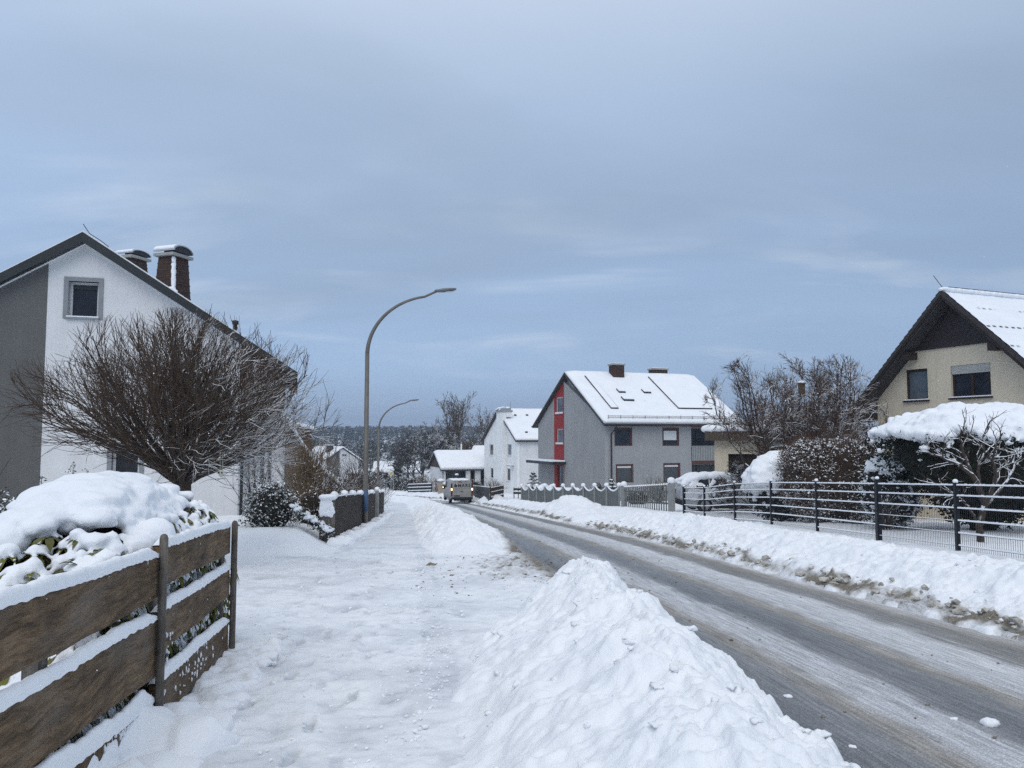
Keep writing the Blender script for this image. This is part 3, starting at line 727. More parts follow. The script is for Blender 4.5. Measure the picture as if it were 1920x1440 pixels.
# thin white line of snow and trim under the verge
m = MB()
for ex in (lx + .9, cx_):
    m.prism([(ax, -.10, rz(ax) - .015), (ax, -.10, rz(ax) + .05), (ex, -.10, rz(ex) + .05), (ex, -.10, rz(ex) - .015)], (0, .09, 0))
m.build('snow', SNOW, roof)
rn = random.Random(3); m = MB()
for k in range(26):      # tile edges under the projecting eave
    x = lerp(cx_ + .4, tx - .1, k / 25.); z = az - (x - ax) * sl - th * .86; m.box(x - .05, x + .05, dyr + .01, dyr + .3, z - .09, z + .02)
m.build('rafter', DBROWN, roof)
def chimney(px0, px1, pyt, pyc, pyb, dy, snowside):
    x0, zt = H.front(px0, pyc, dy); x1, _ = H.front(px1, pyc, dy); zb = H.front(px0, pyb, dy)[1] - .5
    top = H.front(px0, pyt, dy)[1]; cxm = .5 * (x0 + x1); hw = .5 * (x1 - x0) * .84
    m = MB(); b0 = hw * 1.08; b1 = hw * .80; d0 = .36; e0 = .46
    vs = [(-b0, -e0, zb), (b0, -e0, zb), (b0, e0, zb), (-b0, e0, zb), (-b1, -d0, zt), (b1, -d0, zt), (b1, d0, zt), (-b1, d0, zt)]
    m.add(vs, [[3, 2, 1, 0], [4, 5, 6, 7], [0, 1, 5, 4], [1, 2, 6, 5], [2, 3, 7, 6], [3, 0, 4, 7]])
    c = m.build('chimney', SLATEB, w_); c.location = (cxm, dy + .4, 0); c.rotation_euler = (0, 0, -R(34))
    s = MB()
    for k in range(1, 7):
        z = lerp(zb + .3, zt, k / 7); f = (z - zb) / (zt - zb); q, r = lerp(b0, b1, f) + .012, lerp(e0, d0, f) + .012; s.box(-q, q, -r, r, z - .02, z + .02)
    s.build('slate_course', BROWNW, c)
    s = MB(); s.box(-hw * 1.06, hw * 1.06, -d0 - .14, d0 + .14, zt + .001, zt + .10); s.build('cap_slab', CONC, c)
    s = MB(); s.box(-hw * .55, hw * .55, -d0 * .6, d0 * .6, zt + .101, zt + .24); s.build('flue', DARKM, c)
    s = MB(); r_ = (top - zt - .16); arc = [((d0 + .12) * math.cos(math.pi * k / 12), zt + .17 + r_ * math.sin(math.pi * k / 12)) for k in range(13)]
    o_ = [(-hw * 1.12, y, z) for y, z in arc]; i_ = [(-hw * 1.12, y * .93, zt + .165 + (z - zt - .17) * .9) for y, z in arc]
    s.prism(o_ + i_[::-1], (hw * 2.24, 0, 0)); hood = s.build('hood', ZINC, c)
    s = MB(); s.prism([(hw * .98, y * .92, z - .02) for y, z in arc], (hw * .04, 0, 0)); s.build('hood_end', DARKM, hood)
    s = MB(); s.prism([(-hw * 1.1, y * 1.02, z + .05) for y, z in arc[1:12]] + [(-hw * 1.1, y, z + .004) for y, z in arc[1:12]][::-1], (hw * 2.16, 0, 0)); s.build('snow', SNOW, hood)
    if snowside:
        s = MB()
        for k in range(16):
            f = k / 15.; s.blob((lerp(b1, b0, f) - .03, -lerp(d0, e0, f) + .05, zt - .12 - (zt - zb - .9) * f), (.07, .07, .12), 2, .25, rn)
        for k in range(9): s.blob((rn.uniform(-b0, b0), -e0 - .02, zb + .72 - .05 * k), (.2, .12, .12), 2, .2, rn)
        s.build('snow', SNOW, c, True)
chimney(294, 350, 457, 478, 556, 2.2, True)
chimney(222, 270, 466, 482, 520, 5.5, False)
x, z = H.front(441, 620, 3); m = MB(); m.lathe([(.07, z - .5), (.07, z + .22), (.11, z + .23), (.11, z + .36), (.04, z + .38)], (x, 3, 0), 10); m.build('vent_pipe', DBROWN, w_, True)
m = MB(); p0 = Vector((ax + .02, dyr + .1, az + .05)); q = [H.front(a, b, dyr + .1) for a, b in ((156, 420), (168, 438), (190, 452), (204, 463))]
m.tube([(x, dyr + .1, z) for x, z in q], .012, 5); m.build('lightning_rod', DARKM, w_)
m = MB(); m.tube([(cx_ + .10, -.08, -.3), (cx_ + .10, -.08, bz - .02)], .05, 8); m.build('downpipe', DARKM, w_, True)
# ================================================================ tan house with sweeping roof behind it
T = House(531, 35.0, R(14), gz(35) + .35, 'tan_house', 'tan rendered house with steep sweeping snowy roof behind the white house')
t_ = T.root
prof = [(455, 708), (500, 748), (531, 784), (546, 802), (556, 822), (570, 843), (588, 866), (604, 884), (616, 893)]
pz = [T.front(a, b) for a, b in prof]
wall('wall', [(pz[0][0], -.4)] + [(pz[-2][0], -.4)] + [(x, z - .12) for x, z in pz[:-1][::-1]], [], fmap(0), .3, TANR, t_)
m = MB(); m.prism([(x, -.3, z - .1) for x, z in pz] + [(x, -.3, z) for x, z in pz][::-1], (0, 8, 0)); rf = m.build('roof', BROWNW, t_)
m = MB(); m.prism([(x, -.27, z + .004) for x, z in pz] + [(x + .03, -.27, z + .17) for x, z in pz][::-1], (0, 7.9, 0)); m.build('snow', SNOW, rf, True)
x0 = T.front(605, 900, -.15)[0]; x1 = T.front(615, 900, -.15)[0]; zt = T.front(610, 874, -.15)[1]
m = MB(); m.box(x0, x1, -.2, .25, -.4, zt); m.build('pillar', OFFW_R, t_)
dx0, dz1 = T.front(548, 800, 2.5); dx1, dz0 = T.front(583, 850, 2.5); dzt = T.front(583, 806, 2.5)[1]; dzl = T.front(552, 790, 2.5)[1]
m = MB(); m.prism([(dx0 - .5, 2.5, dz0 - 1.), (dx1, 2.5, dz0 - 1.), (dx1, 2.5, dzt), (dx0 - .5, 2.5, dzl)], (0, 4, 0)); dm = m.build('dormer', BROWNW, t_)
m = MB(); m.prism([(dx0 - .6, 2.35, dzl + .002), (dx1 + .15, 2.35, dzt + .002), (dx1 + .15, 2.35, dzt + .16), (dx0 - .6, 2.35, dzl + .16)], (0, 4.2, 0)); m.build('snow', SNOW, dm, bevel=.04)
# low carport roof beside it
m = MB(); a = T.front(616, 894, .5); b = T.front(636, 908, .5)
m.prism([(a[0], -.1, a[1] - .05), (b[0], -.1, b[1] - .1), (b[0], -.1, b[1] + .0), (a[0], -.1, a[1] + .05)], (0, 4, 0)); cp = m.build('lean_to_roof', DBROWN, t_)
m = MB(); m.prism([(a[0], -.05, a[1] + .053), (b[0], -.05, b[1] + .003), (b[0], -.05, b[1] + .15), (a[0], -.05, a[1] + .2)], (0, 3.9, 0)); m.build('snow', SNOW, cp)
# ================================================================ front wooden fence
def fx(Y): return -2.55 + .155 * (7.06 - Y)
nrm = Vector((.988, .153, 0))       # towards the walk
def fp(Y, h, off=0): return Vector((fx(Y), Y, float(gz(Y)) + h)) + nrm * off
fence = thing('plank_fence', 'low fence of wide brown snow-capped planks in the left foreground', 'fence', fp(7.06, 0))
FO = fence.location.copy()
def plank(y0, y1, top0, bot0, top1, bot1, sd, sag=.0, drift=1.):
    rn = random.Random(sd); n = 40; V = []; F = []; th_ = .035; tops = []
    for i in range(n + 1):
        f = i / n; Y = lerp(y0, y1, f)
        wt = .010 * float(pn(f * 3.1 + sd, .3, 5)) + .004 * float(pn(f * 14 + sd, .7, 6)); wb = .016 * float(pn(f * 2.3 + sd, 2.3, 7)) + .006 * float(pn(f * 11, sd * .7, 8))
        t = lerp(top0, top1, f) + wt; b = lerp(bot0, bot1, f) + wb; tops.append((Y, t))
        for off in (0, -th_): V += [fp(Y, b, off) - FO, fp(Y, t, off) - FO]
    for i in range(n):
        a = i * 4; c = a + 4
        F += [[a, a + 1, c + 1, c], [a + 2, c + 2, c + 3, a + 3], [a + 1, a + 3, c + 3, c + 1], [a, c, c + 2, a + 2]]
    F += [[0, 2, 3, 1], [n * 4, n * 4 + 1, n * 4 + 3, n * 4 + 2]]
    mb = MB(); mb.add(V, F); o = mb.build('plank', OLDWOOD, fence)
    # snow strip along the top edge
    sb = MB(); V = []; F = []; k = 9; N = 150
    for i in range(N + 1):
        f = i / N; Y = lerp(y0, y1, f); t = float(np.interp(f, np.linspace(0, 1, n + 1), [q[1] for q in tops]))
        hgt = drift * (.050 + .016 * float(pn(f * 7, sd, 3)) + .008 * float(pn(f * 30, sd, 4))) * min(1, (f + .01) * 14, (1.01 - f) * 14) + .002
        hw = .028 + .005 * float(pn(f * 16, sd + 2., 9)) + .004 * float(pn(f * 45, sd + 3., 9))
        for j in range(k):
            a = math.pi * j / (k - 1); c, s_ = math.cos(a), math.sin(a)
            lo = -.012 + .010 * float(pn(f * 40, sd, 12)) if j in (0,) else -.004
            V.append(fp(Y, t + (lo if s_ < .01 else hgt * s_ ** .6), -th_ / 2 + hw * c) - FO)
    for i in range(N):
        for j in range(k - 1):
            a = i * k + j; F.append([a, a + 1, a + k + 1, a + k])
    sb.add(V, F); sb.build('snow', SNOW, o, True)
    return o
P1 = 4.88
plank(7.03, P1, 1.15, .90, 1.15, .90, 1)
plank(7.03, P1, .77, .52, .74, .47, 2)
plank(7.03, P1, .305, .03, .30, .05, 3, drift=1.2)
plank(P1, 2.1, 1.10, .84, 1.12, .82, 4)
plank(P1, 2.1, .72, .36, .745, .46, 5)
plank(P1, 2.1, .215, .03, .36, .10, 6, drift=1.7)
for Y, hh, w in ((P1 - .01, 1.205, .026), (7.06, 1.16, .027)):
    m = MB(); pts = []
    for k in range(9):
        h = lerp(-.25, hh, k / 8.); pts.append(fp(Y, h, .03) - FO)
    m.tube(pts + [pts[-1] + Vector((0, 0, .02)), pts[-1] + Vector((0, 0, .028))], [w] * 9 + [w * .75, w * .3], 10); m.build('post', POSTWOOD, fence, True)
for Y in (6.95, 5.0, 3.4):
    m = MB(); c = fp(Y, 0, -.075) - FO; m.box(c.x - .035, c.x + .035, c.y - .035, c.y + .035, -.1, 1.1); m.build('rear_post', POSTWOOD, fence)
# plastered flakes of snow on the planks
rn = random.Random(8); m = MB()
for k in range(150):
    Y, h = (rn.gauss(5.9, .35), rn.uniform(.1, .3)) if k < 45 else ((rn.gauss(5.05, .12), rn.gauss(.5, .06)) if k < 70 else ((rn.uniform(2.6, 7), rn.choice((.86, .9, 1.0, 1.08, .55, .62))) if k < 80 else (rn.gauss(4.5, .25), rn.gauss(.22, .02))))
    if not 2.3 < Y < 7: continue
    r = rn.uniform(.003, .011) * (1 if k < 70 or k >= 80 else .35); m.blob(fp(Y, h, .002) - FO, (r, r * .9, r * rn.uniform(1, 3.2)), 1, .3, rn)
m.build('snow_flakes', SNOW, fence, True)['kind'] = 'stuff'
# snow drifted along the foot of the fence
m = MB(); rn = random.Random(17)
for k in range(150):
    Y = rn.uniform(2.4, 7.5); big = math.exp(-((Y - 4.75) / .3) ** 2) + .8 * math.exp(-((Y - 3.4) / .8) ** 2)
    off = rn.gauss(.06, .09); r = rn.uniform(.05, .12) * (1 + .9 * big); m.blob(fp(Y, -.02 + .04 * big - .12 * max(0, off), off), (r * 1.3, r * 1.6, r * rn.uniform(.6, .9)), 2, .2, rn)
for k in range(60):
    Y = rn.uniform(5.2, 7.4); r = rn.uniform(.03, .08); m.blob(fp(Y, -.01, rn.uniform(.12, .38)), (r * 1.3, r * 1.5, r * .8), 2, .25, rn)
for k in range(50):
    Y = rn.uniform(2.2, 4.6); m.blob(fp(Y, .10 + .09 * (4.6 - Y) / 2.4, -.12 - rn.uniform(0, .3)), (.2, .3, .16), 2, .15, rn)
tag(remesh(m, 'snow_drift', SNOW, None, .018, 2), 'soft snow drift piled along the foot of the brown plank fence', 'snow drift')
# ================================================================ rhododendron under thick snow
bush = thing('rhododendron', 'rhododendron bush bowed under thick snow behind the brown plank fence', 'bush', (-3.03, 5.42, ghs(-3.03, 5.42)))
BO = bush.location.copy()
axd = Vector((-.153, .988, 0)); acr = Vector((.988, .153, 0))
SA, SB, SCZ = 2.05, .86, 1.32
def dome(a, el):
    """point + normal on the bush dome; a = azimuth about centre, el = elevation 0..pi/2"""
    ca, sa, ce, se = math.cos(a), math.sin(a), math.cos(el), math.sin(el)
    pw = .42
    ex = math.copysign(abs(ca) ** pw, ca) * ce ** .55; ey = math.copysign(abs(sa) ** pw, sa) * ce ** .7
    hump = 1 + .05 * math.sin(a * 3 + 1) + .05 * math.sin(a * 5 + el * 4)
    p = axd * (SA * ex) + acr * (SB * ey) + Vector((0, 0, SCZ * se ** .9 * (1 - .42 * max(0, -ex - .05)) * (1 - .20 * max(0, ex) ** 4) * (1 - .18 * max(0, -ey))))
    p = Vector((p.x * hump, p.y * hump, p.z * (1 + .04 * math.sin(a * 4 + el * 5))))
    n = (axd * (ex / SA) + acr * (ey / SB) + Vector((0, 0, se / SCZ))).normalized()
    return p, n
rn = random.Random(5)
core = MB(); V, F = ico(4)
def dome_v(v, k):
    el = math.asin(max(-1, min(1, v.z))); a = math.atan2(v.y, v.x); p, n = dome(a, max(0, el)); return p * k + (Vector((0, 0, -.3)) if v.z < 0 else Vector((0, 0, 0)))
def core_pt(v):
    p = dome_v(v, .84); q = p + BO; off = (q - fp(q.y, 0)).dot(nrm); return p - nrm * max(0, off + .17)
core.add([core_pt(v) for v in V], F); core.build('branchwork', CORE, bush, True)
lv = MB(); sn = MB()
cnt = 0
def whorl(p, n, sc, snowy_=True):
    k = rn.randint(5, 8); a0 = rn.uniform(0, 6.28)
    ax_ = (n + Vector((0, 0, .55))).normalized(); o = ax_.orthogonal().normalized()
    for i in range(k):
        d = o.copy(); d.rotate(Matrix.Rotation(a0 + 6.283 * i / k + rn.gauss(0, .2), 3, ax_))
        d = (d + ax_ * rn.uniform(-.15, .35)).normalized(); L = sc * rn.uniform(.10, .145); dr = rn.uniform(.35, .9)
        pts = leaf_mesh(lv, p + ax_ * .02, d, Vector((0, 0, 1)), L, L * .34, dr)
        if snowy_ and rn.random() < .62:
            c1 = pts[1]; c2 = pts[7]; q = (c1 + c2) * .5; dirv = (pts[10] - pts[1]); 
            for f in (.15, .42, .68, .85):
                w = pts[1].lerp(pts[4], f / .3) if f < .3 else (pts[4].lerp(pts[7], (f - .3) / .32) if f < .62 else pts[7].lerp(pts[10], (f - .62) / .38))
                r = L * .17 * (1.15 - .35 * f) * rn.uniform(.8, 1.2); sn.blob(w + Vector((0, 0, r * .55)), (r, r, r * .8), 1, .1, rn)
    if snowy_:
        r = sc * rn.uniform(.035, .06); sn.blob(p + Vector((0, 0, .04)), (r * 1.2, r * 1.2, r), 1, .15, rn)
def ra():
    """azimuth spread evenly along the bush outline"""
    if rn.random() < .22: return math.pi + rn.gauss(.35, .6)      # the end that faces the walk
    t = rn.uniform(-1, 1); sg = rn.choice((-1, 1))
    x, y = (t, sg) if rn.random() < SA / (SA + SB) else (sg, t)
    return math.atan2(math.copysign(abs(y) ** (1 / .42), y), math.copysign(abs(x) ** (1 / .42), x))
def inside(p, r=0):
    """stay on the garden side of the planks"""
    q = p + BO; off = (q - fp(q.y, 0)).dot(nrm); return off + r < (-.07 if q.z - float(gz(q.y)) < 1.12 else .02)
def clampf(p, r=0):
    q = p + BO; off = (q - fp(q.y, 0)).dot(nrm); lim = -.07 if q.z - float(gz(q.y)) < 1.12 else .02
    return p - nrm * max(0, off + r - lim)
def capz(p): return 1.13 + .07 * float(pn(p.x * 2.1 + 3, p.y * 2.1, 91)) + .09 * float(pn(p.x * 5.5, p.y * 5.5, 92)) - .10 * max(0, (-p.dot(axd) - .7))
tries = 0
while cnt < 1900 and tries < 30000:
    tries += 1
    a = ra(); el = math.asin(rn.uniform(0, 1)) if rn.random() < .55 else rn.uniform(.0, .8)
    p, n = dome(a, el)
    if n.dot(acr) < -.1 and n.z < .6: continue            # away from the road: skip
    capped = p.z > capz(p)
    if capped and rn.random() < .97: continue
    p = clampf(p * rn.uniform(.93, 1.0), .09)
    whorl(p, n, rn.uniform(.70, 1.05), rn.random() < .72); cnt += 1
# thick cap of snow: overlapping soft mounds
for k in range(2100):
    a = ra(); el = R(rn.uniform(12, 90)); p, n = dome(a, el)
    lim = .78 + .10 * math.sin(a * 6 + 1) + .08 * math.sin(a * 11) + .06 * math.sin(a * 23)
    if p.z < capz(p) and n.dot(acr) > -.3: continue
    if float(pn(p.x * 2.6, p.y * 2.6, 44)) > .38 and n.z < .96: continue     # hollows where the leaves show
    r = rn.uniform(.06, .14) * (1.2 if n.z > .88 else .72)
    if not inside(p, r * .9): continue
    sn.blob(p * .985 - n * .02 + Vector((0, 0, .02)), (r * 1.15, r * 1.15, r * .62), 2, .12, rn)
for k in range(760):      # laden clumps on the flank
    a = ra(); el = R(rn.uniform(3, 60)); p, n = dome(a, el)
    if n.dot(acr) < -.2: continue
    if float(pn(p.x * 6, p.y * 6, 33)) < .02: continue
    r = rn.uniform(.018, .05); p = clampf(p * rn.uniform(.95, 1.0), r * 1.3)
    sn.blob(p, (r * 1.2, r * 1.2, r * 1.0), 2, .25, rn)
for q, r in (((-2.40, 5.22, .95), .13), ((-2.50, 5.40, .88), .15), ((-2.42, 5.05, .90), .10)):   # the ball of snow beside the post
    sn.blob(Vector(q) - BO + Vector((0, 0, -.02)), (r, r * 1.15, r), 2, .05, rn)
remesh(sn, 'snow', SNOW, bush, .015, 2)
for q, d in (((-2.93, 6.95, 1.32), 1), ((-2.80, 7.05, 1.16), 0), ((-2.55, 7.0, .95), 0), ((-3.0, 6.4, 1.42), 1)):
    pass
p, n = dome(.18, R(38))
for k in range(3):
    p, n = dome(.12 + .3 * k - .2, R(48 - 14 * k)); whorl(p * 1.05, n, 1.0, False)
lv.build('leaves', LEAF, bush)
# ================================================================ frosted juniper at the left edge
def leafy(name, label, cat, loc, size, n, mat, csize, shape='dome', seed=1, stems=0, stemmat=None, core=True, k=5, spread=.09, coremat=None, group=None):
    o = thing(name, label, cat, loc, 0, group); rn = random.Random(seed); m = MB()
    sx, sy, sz = size
    for i in range(n):
        a = rn.uniform(0, 6.283); h = rn.random() ** .9
        if shape == 'cone': rad = (1 - h) ** .75 * (1 + .2 * math.sin(a * 3 + h * 9)); 
        elif shape == 'dome': rad = math.sqrt(max(0, 1 - (h * 2 - .9) ** 2 if h > .45 else 1)) * (1 + .10 * math.sin(a * 4 + h * 6))
        else: rad = (.35 + .65 * h) * (1 + .2 * math.sin(a * 5))
        rr = rad * (1 - .35 * rn.random() ** 2)
        cards(m, rn, Vector((math.cos(a) * rr * sx, math.sin(a) * rr * sy, h * sz)), csize, k, spread)
    m.build('foliage', mat, o)
    if core:
        c = MB(); V, F = ico(3)
        kk = .80
        if shape == 'cone': c.lathe([(sx * .8, 0), (sx * .55, sz * .4), (sx * .22, sz * .8), (.01, sz * .93)], (0, 0, 0), 12)
        else: c.add([(v.x * sx * kk, v.y * sy * kk, max(0, v.z * .55 + .42) * sz * .92) for v in V], F)
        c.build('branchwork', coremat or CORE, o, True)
    if stems:
        s = MB()
        for i in range(stems):
            a = rn.uniform(0, 6.283); e = R(rn.uniform(35, 88)); d = Vector((math.cos(a) * math.cos(e) * sx / sz * 1.6, math.sin(a) * math.cos(e) * sy / sz * 1.6, math.sin(e)))
            L = sz * rn.uniform(.85, 1.25); pts, rad = limb(rn, Vector((rn.gauss(0, sx * .2), rn.gauss(0, sy * .2), 0)), d, L, 5, .10, .03, .012, .004); s.tube(pts, rad, 4, False)
            for q in range(5):
                j = rn.randrange(1, 5); dd = perp(rn, (pts[j] - pts[j - 1]).normalized(), R(rn.uniform(20, 50))); p2, r2 = limb(rn, pts[j], dd, L * rn.uniform(.2, .45), 3, .12, .05, .006, .003); s.tube(p2, r2, 3, False)
        s.build('stems', stemmat or TWIG, o)
    return o
P = at(5, 960, 9.5)
leafy('juniper_bush', 'frosted grey-green juniper bush at the left picture edge behind the snowy rhododendron', 'bush', (P.x - .25, 9.5, gz(9.5) + .0), (.75, .8, 1.35), 900, LEAFS, .030, 'dome', 2, 14, BARK)
for i, (px, py, nm) in enumerate(((78, 892, 'first thin frosted shoot left of the others against the white house wall'), (137, 868, 'tallest thin frosted shoot against the white wall between two lower ones'), (163, 880, 'thin frosted shoot just right of the tallest one on the white wall'))):
    P = at(px, py, 11.0); g0 = gz(11) ; o = thing('evergreen_shoot', nm, 'plant', (P.x, 11.0, g0)); rn = random.Random(i + 3); s = MB(); m = MB(); hz = P.z - g0
    s.tube([(0, 0, 0), (.02, 0, hz * .5), (0, 0, hz)], [.012, .008, .003], 5); s.build('stem', BARK, o)
    for k in range(90):
        h = rn.uniform(.3, 1); cards(m, rn, Vector((rn.gauss(0, .05 * (1.25 - h)), rn.gauss(0, .05), h * hz)), .022, 2, .02)
    m.build('foliage', LEAFS, o)
# ================================================================ globe-shaped bare tree
P = at(342, 880, 13.6); g0 = ghs(P.x, 13.6)
tree = thing('bare_tree', 'bare globe-shaped tree with dense fine snowy twigs before the white house', 'tree', (P.x, 13.6, g0)); rn = random.Random(11)
fork = Vector((0, 0, P.z - g0 - .22)); mb = MB(); tw = MB()
mb.tube([(0, 0, -.1), (.03, .02, fork.z * .5), fork + Vector((0, 0, .1))], [.16, .13, .15], 10)
cen = fork + Vector((0, 0, 1.22)); RX, RZ = 2.74, 1.80
def reach(p, d):
    """distance to the crown envelope"""
    q = p - cen; A = (d.x ** 2 + d.y ** 2) / RX ** 2 + d.z ** 2 / RZ ** 2; B = 2 * ((q.x * d.x + q.y * d.y) / RX ** 2 + q.z * d.z / RZ ** 2); C = (q.x ** 2 + q.y ** 2) / RX ** 2 + q.z ** 2 / RZ ** 2 - 1
    return (-B + math.sqrt(max(0, B * B - 4 * A * C))) / (2 * A)
for i in range(122):
    a = i * 2.39996 + rn.gauss(0, .2); e = R(rn.uniform(27, 88)) if i > 56 else R(rn.uniform(24, 44)); d = Vector((math.cos(a) * math.cos(e), math.sin(a) * math.cos(e), math.sin(e)))
    L = reach(fork, d) * rn.uniform(.62, .96)
    if L < .4: continue
    thick = rn.random() < .3; r0 = rn.uniform(.030, .050) if thick else rn.uniform(.010, .020)
    pts, rad = limb(rn, fork + d * .05 + Vector((0, 0, rn.uniform(-.1, .1))), d + Vector((0, 0, -.10)), L, 8, .085, .035, r0, .007); mb.tube(pts, rad, 5, False)
    for k in range(9):
        f = rn.uniform(.22, .97) * 8; j = min(7, int(f)); p = pts[j].lerp(pts[j + 1], f - j); dd = perp(rn, (pts[j + 1] - pts[j]).normalized(), R(rn.uniform(14, 52)))
        l2 = min(reach(p, dd) * rn.uniform(.6, 1.05), 1.05)
        if l2 < .12: continue
        p2, r2 = limb(rn, p, dd, l2, 5, .10, .07, .0075, .0036); tw.tube(p2, r2, 3, False)
        for q in range(6):
            f2 = rn.uniform(.2, .98) * 5; j2 = min(4, int(f2)); pp = p2[j2].lerp(p2[j2 + 1], f2 - j2); d3 = perp(rn, (p2[j2 + 1] - p2[j2]).normalized(), R(rn.uniform(12, 40)))
            l3 = min(reach(pp, d3) * 1.08, rn.uniform(.25, .6))
            if l3 < .08: continue
            p3, r3 = limb(rn, pp, d3, l3, 3, .13, .06, .0048, .0024); tw.tube(p3, r3, 3, False)
mb.build('trunk', BARK, tree); tw.build('crown', TWIG, tree)
# ornament hanging in it
P = at(415, 886, 12.6); o = thing('hanging_ornament', 'small pale skull-shaped ornament hanging on strings under the globe-shaped bare tree', 'ornament', P)
BONE = pmat('bone_white', (.55, .53, .45), .6, .15, 20, .1)
m = MB(); m.blob((0, 0, 0), (.055, .05, .045), 3, .05, random.Random(1)); m.blob((0, -.01, -.045), (.035, .04, .03), 2, .05, random.Random(2)); m.build('skull', BONE, o, True)
m = MB()
for s in (-1, 1): m.blob((s * .024, -.046, .0), (.016, .01, .016), 2, .05, random.Random(3))
m.build('eye_socket', DARKM, o, True)
m = MB(); m.tube([(-.02, 0, .03), (-.03, 0, .33)], .003, 4); m.tube([(.02, 0, .03), (.015, 0, .34)], .003, 4); m.build('string', BONE, o)
# ================================================================ shrubs in the garden beyond the drive
def gl(px, py, Y): p = at(px, py, Y); return (p.x, Y, ghs(p.x, Y))
leafy('evergreen_shrub', 'leafy evergreen shrub dusted with snow below the white house downpipe', 'bush', gl(508, 975, 18.4), (.60, .5, .95), 800, LEAFS, .035, 'dome', 7, 16, BARK, k=4)
leafy('evergreen_shrub', 'tall thin dark-leaved shrub with upright sprays against the white entrance wall', 'bush', gl(478, 950, 19.5), (.34, .35, 1.5), 110, LEAFD, .035, 'vase', 8, 14, BARK, core=False, k=3, spread=.12)
leafy('hydrangea_shrub', 'tan twiggy shrub full of withered flower heads beside the entrance wall', 'bush', gl(575, 965, 21.5), (.60, .6, 1.9), 330, BEECH, .028, 'vase', 9, 95, TWIGB, core=False, k=3, spread=.10)
leafy('hydrangea_shrub', 'low brown shrub with snowy dead flower heads left of the dark board fence', 'bush', gl(590, 965, 20.0), (.55, .5, .95), 420, BEECH, .030, 'dome', 10, 40, TWIGB, core=True, k=4, spread=.07)
P = gl(585, 985, 18.0); o = thing('conifer_bough', 'snow-bent conifer bough leaning on the garden bank before the fence corner', 'plant', P); rn = random.Random(4); m = MB(); s = MB()
for k in range(420):
    f = rn.random(); c = Vector((lerp(-.45, .42, f) + rn.gauss(0, .03), rn.gauss(0, .09), lerp(.62, .06, f) + rn.gauss(0, .05))); cards(m, rn, c, .035, 3, .03)
m.build('foliage', LEAFS, o)
for k in range(40):
    f = rn.random(); s.blob((lerp(-.45, .42, f), rn.gauss(0, .06), lerp(.69, .11, f)), (.09, .09, .045), 2, .2, rn)
s.build('snow', SNOW, o, True)
for (px, py, Y, sx, sz, sd, lb) in ((650, 935, 31, .9, 1.5, 21, 'brown twiggy bush behind the dark board fence, left of the lamp post'), (622, 925, 29, .6, 1.3, 22, 'small twiggy bush at the corner of the dark board fence'), (700, 925, 44, .9, 1.6, 23, 'frosted bush behind the far end of the dark board fence'),(668, 900, 38, 1.2, 2.6, 24, 'tall loose twiggy bush before the distant white gable house')):
    leafy('garden_bush', lb, 'bush', gl(px, py, Y), (sx, sx, sz), 260, BEECH if sd != 23 else LEAFS, .032, 'dome', sd, 60, TWIG, core=False, k=3, spread=.10)
# ================================================================ dark board fence along the walk
def fence2(Y):
    return float(np.interp(Y, [18.2, 27, 37], [-4.15, -4.97, -6.10]))
f2 = thing('board_fence', 'dark vertical board fence with snow balls on top along the walk', 'fence', (fence2(18.2), 18.2, float(gz(18.2)))); O2 = Vector(f2.location); rn = random.Random(6)
def f2p(Y, h, off=0): return Vector((fence2(Y) + off, Y, float(gz(Y)) + h)) - O2
y = 18.35; pan = None; k = 0
while y < 36.8:
    if k % 16 == 0:
        pan = None; mbp = MB()
    w = .105; hh = 1.10 + rn.gauss(0, .012)
    a, b = f2p(y, 0), f2p(y + w, 0)
    mbp.add([a + Vector((0, 0, -.2)), b + Vector((0, 0, -.2)), b + Vector((0, 0, hh)), a + Vector((0, 0, hh)), a + Vector((-.025, 0, -.2)), b + Vector((-.025, 0, -.2)), b + Vector((-.025, 0, hh)), a + Vector((-.025, 0, hh))],
            [[0, 1, 2, 3], [7, 6, 5, 4], [3, 2, 6, 7], [0, 3, 7, 4], [1, 5, 6, 2]])
    k += 1; y += w + .012
    if k % 16 == 0 or y >= 36.8: mbp.build('panel', FENCEW, f2)
m = MB(); e = f2p(18.25, 0)
m.box(-.36, .0, -.02, .02, -.3, 1.08); pn_ = m.build('end_panel', POSTWOOD, f2)
m = MB()
for q in range(60): m.blob((rn.uniform(-.33, -.03), -.03, rn.uniform(.66, 1.1) if q > 20 else 1.10), (.06, .030, .07) if q > 20 else (.08, .09, .06), 2, .2, rn)
remesh(m, 'snow', SNOW, pn_, .014, 2)
for Y in (18.3, 20.3, 22.3, 24.3, 26.6, 29.0, 30.2, 33.5, 36.8):
    m = MB(); c = f2p(Y, 0, .05 if Y == 30.2 else -.06); w = .08 if Y == 30.2 else .05; m.box(c.x - w, c.x + w, c.y - w, c.y + w, c.z - .2, c.z + (1.22 if Y == 30.2 else 1.06)); po = m.build('post', CONC if Y == 30.2 else FENCEW, f2)
    s = MB(); zz = c.z + (1.22 if Y == 30.2 else 1.12)
    s.blob((c.x + .02, c.y, zz + .02), (.10, .15, .09), 3, .10, rn); s.build('snow', SNOW, po, True)
m = MB()
for q in range(150):
    Y = rn.uniform(18.4, 36.7); c = f2p(Y, 1.11, -.012); m.blob(c, (.028, .13, .022), 1, .15, rn)
m.build('snow', SNOW, f2, True)
m = MB()
for q in range(260):
    Y = rn.uniform(17.6, 37.5); r = rn.uniform(.08, .20); c = f2p(Y, .02, rn.uniform(.02, .34)) + O2; m.blob(c, (r, r * 1.4, r * .9), 2, .2, rn)
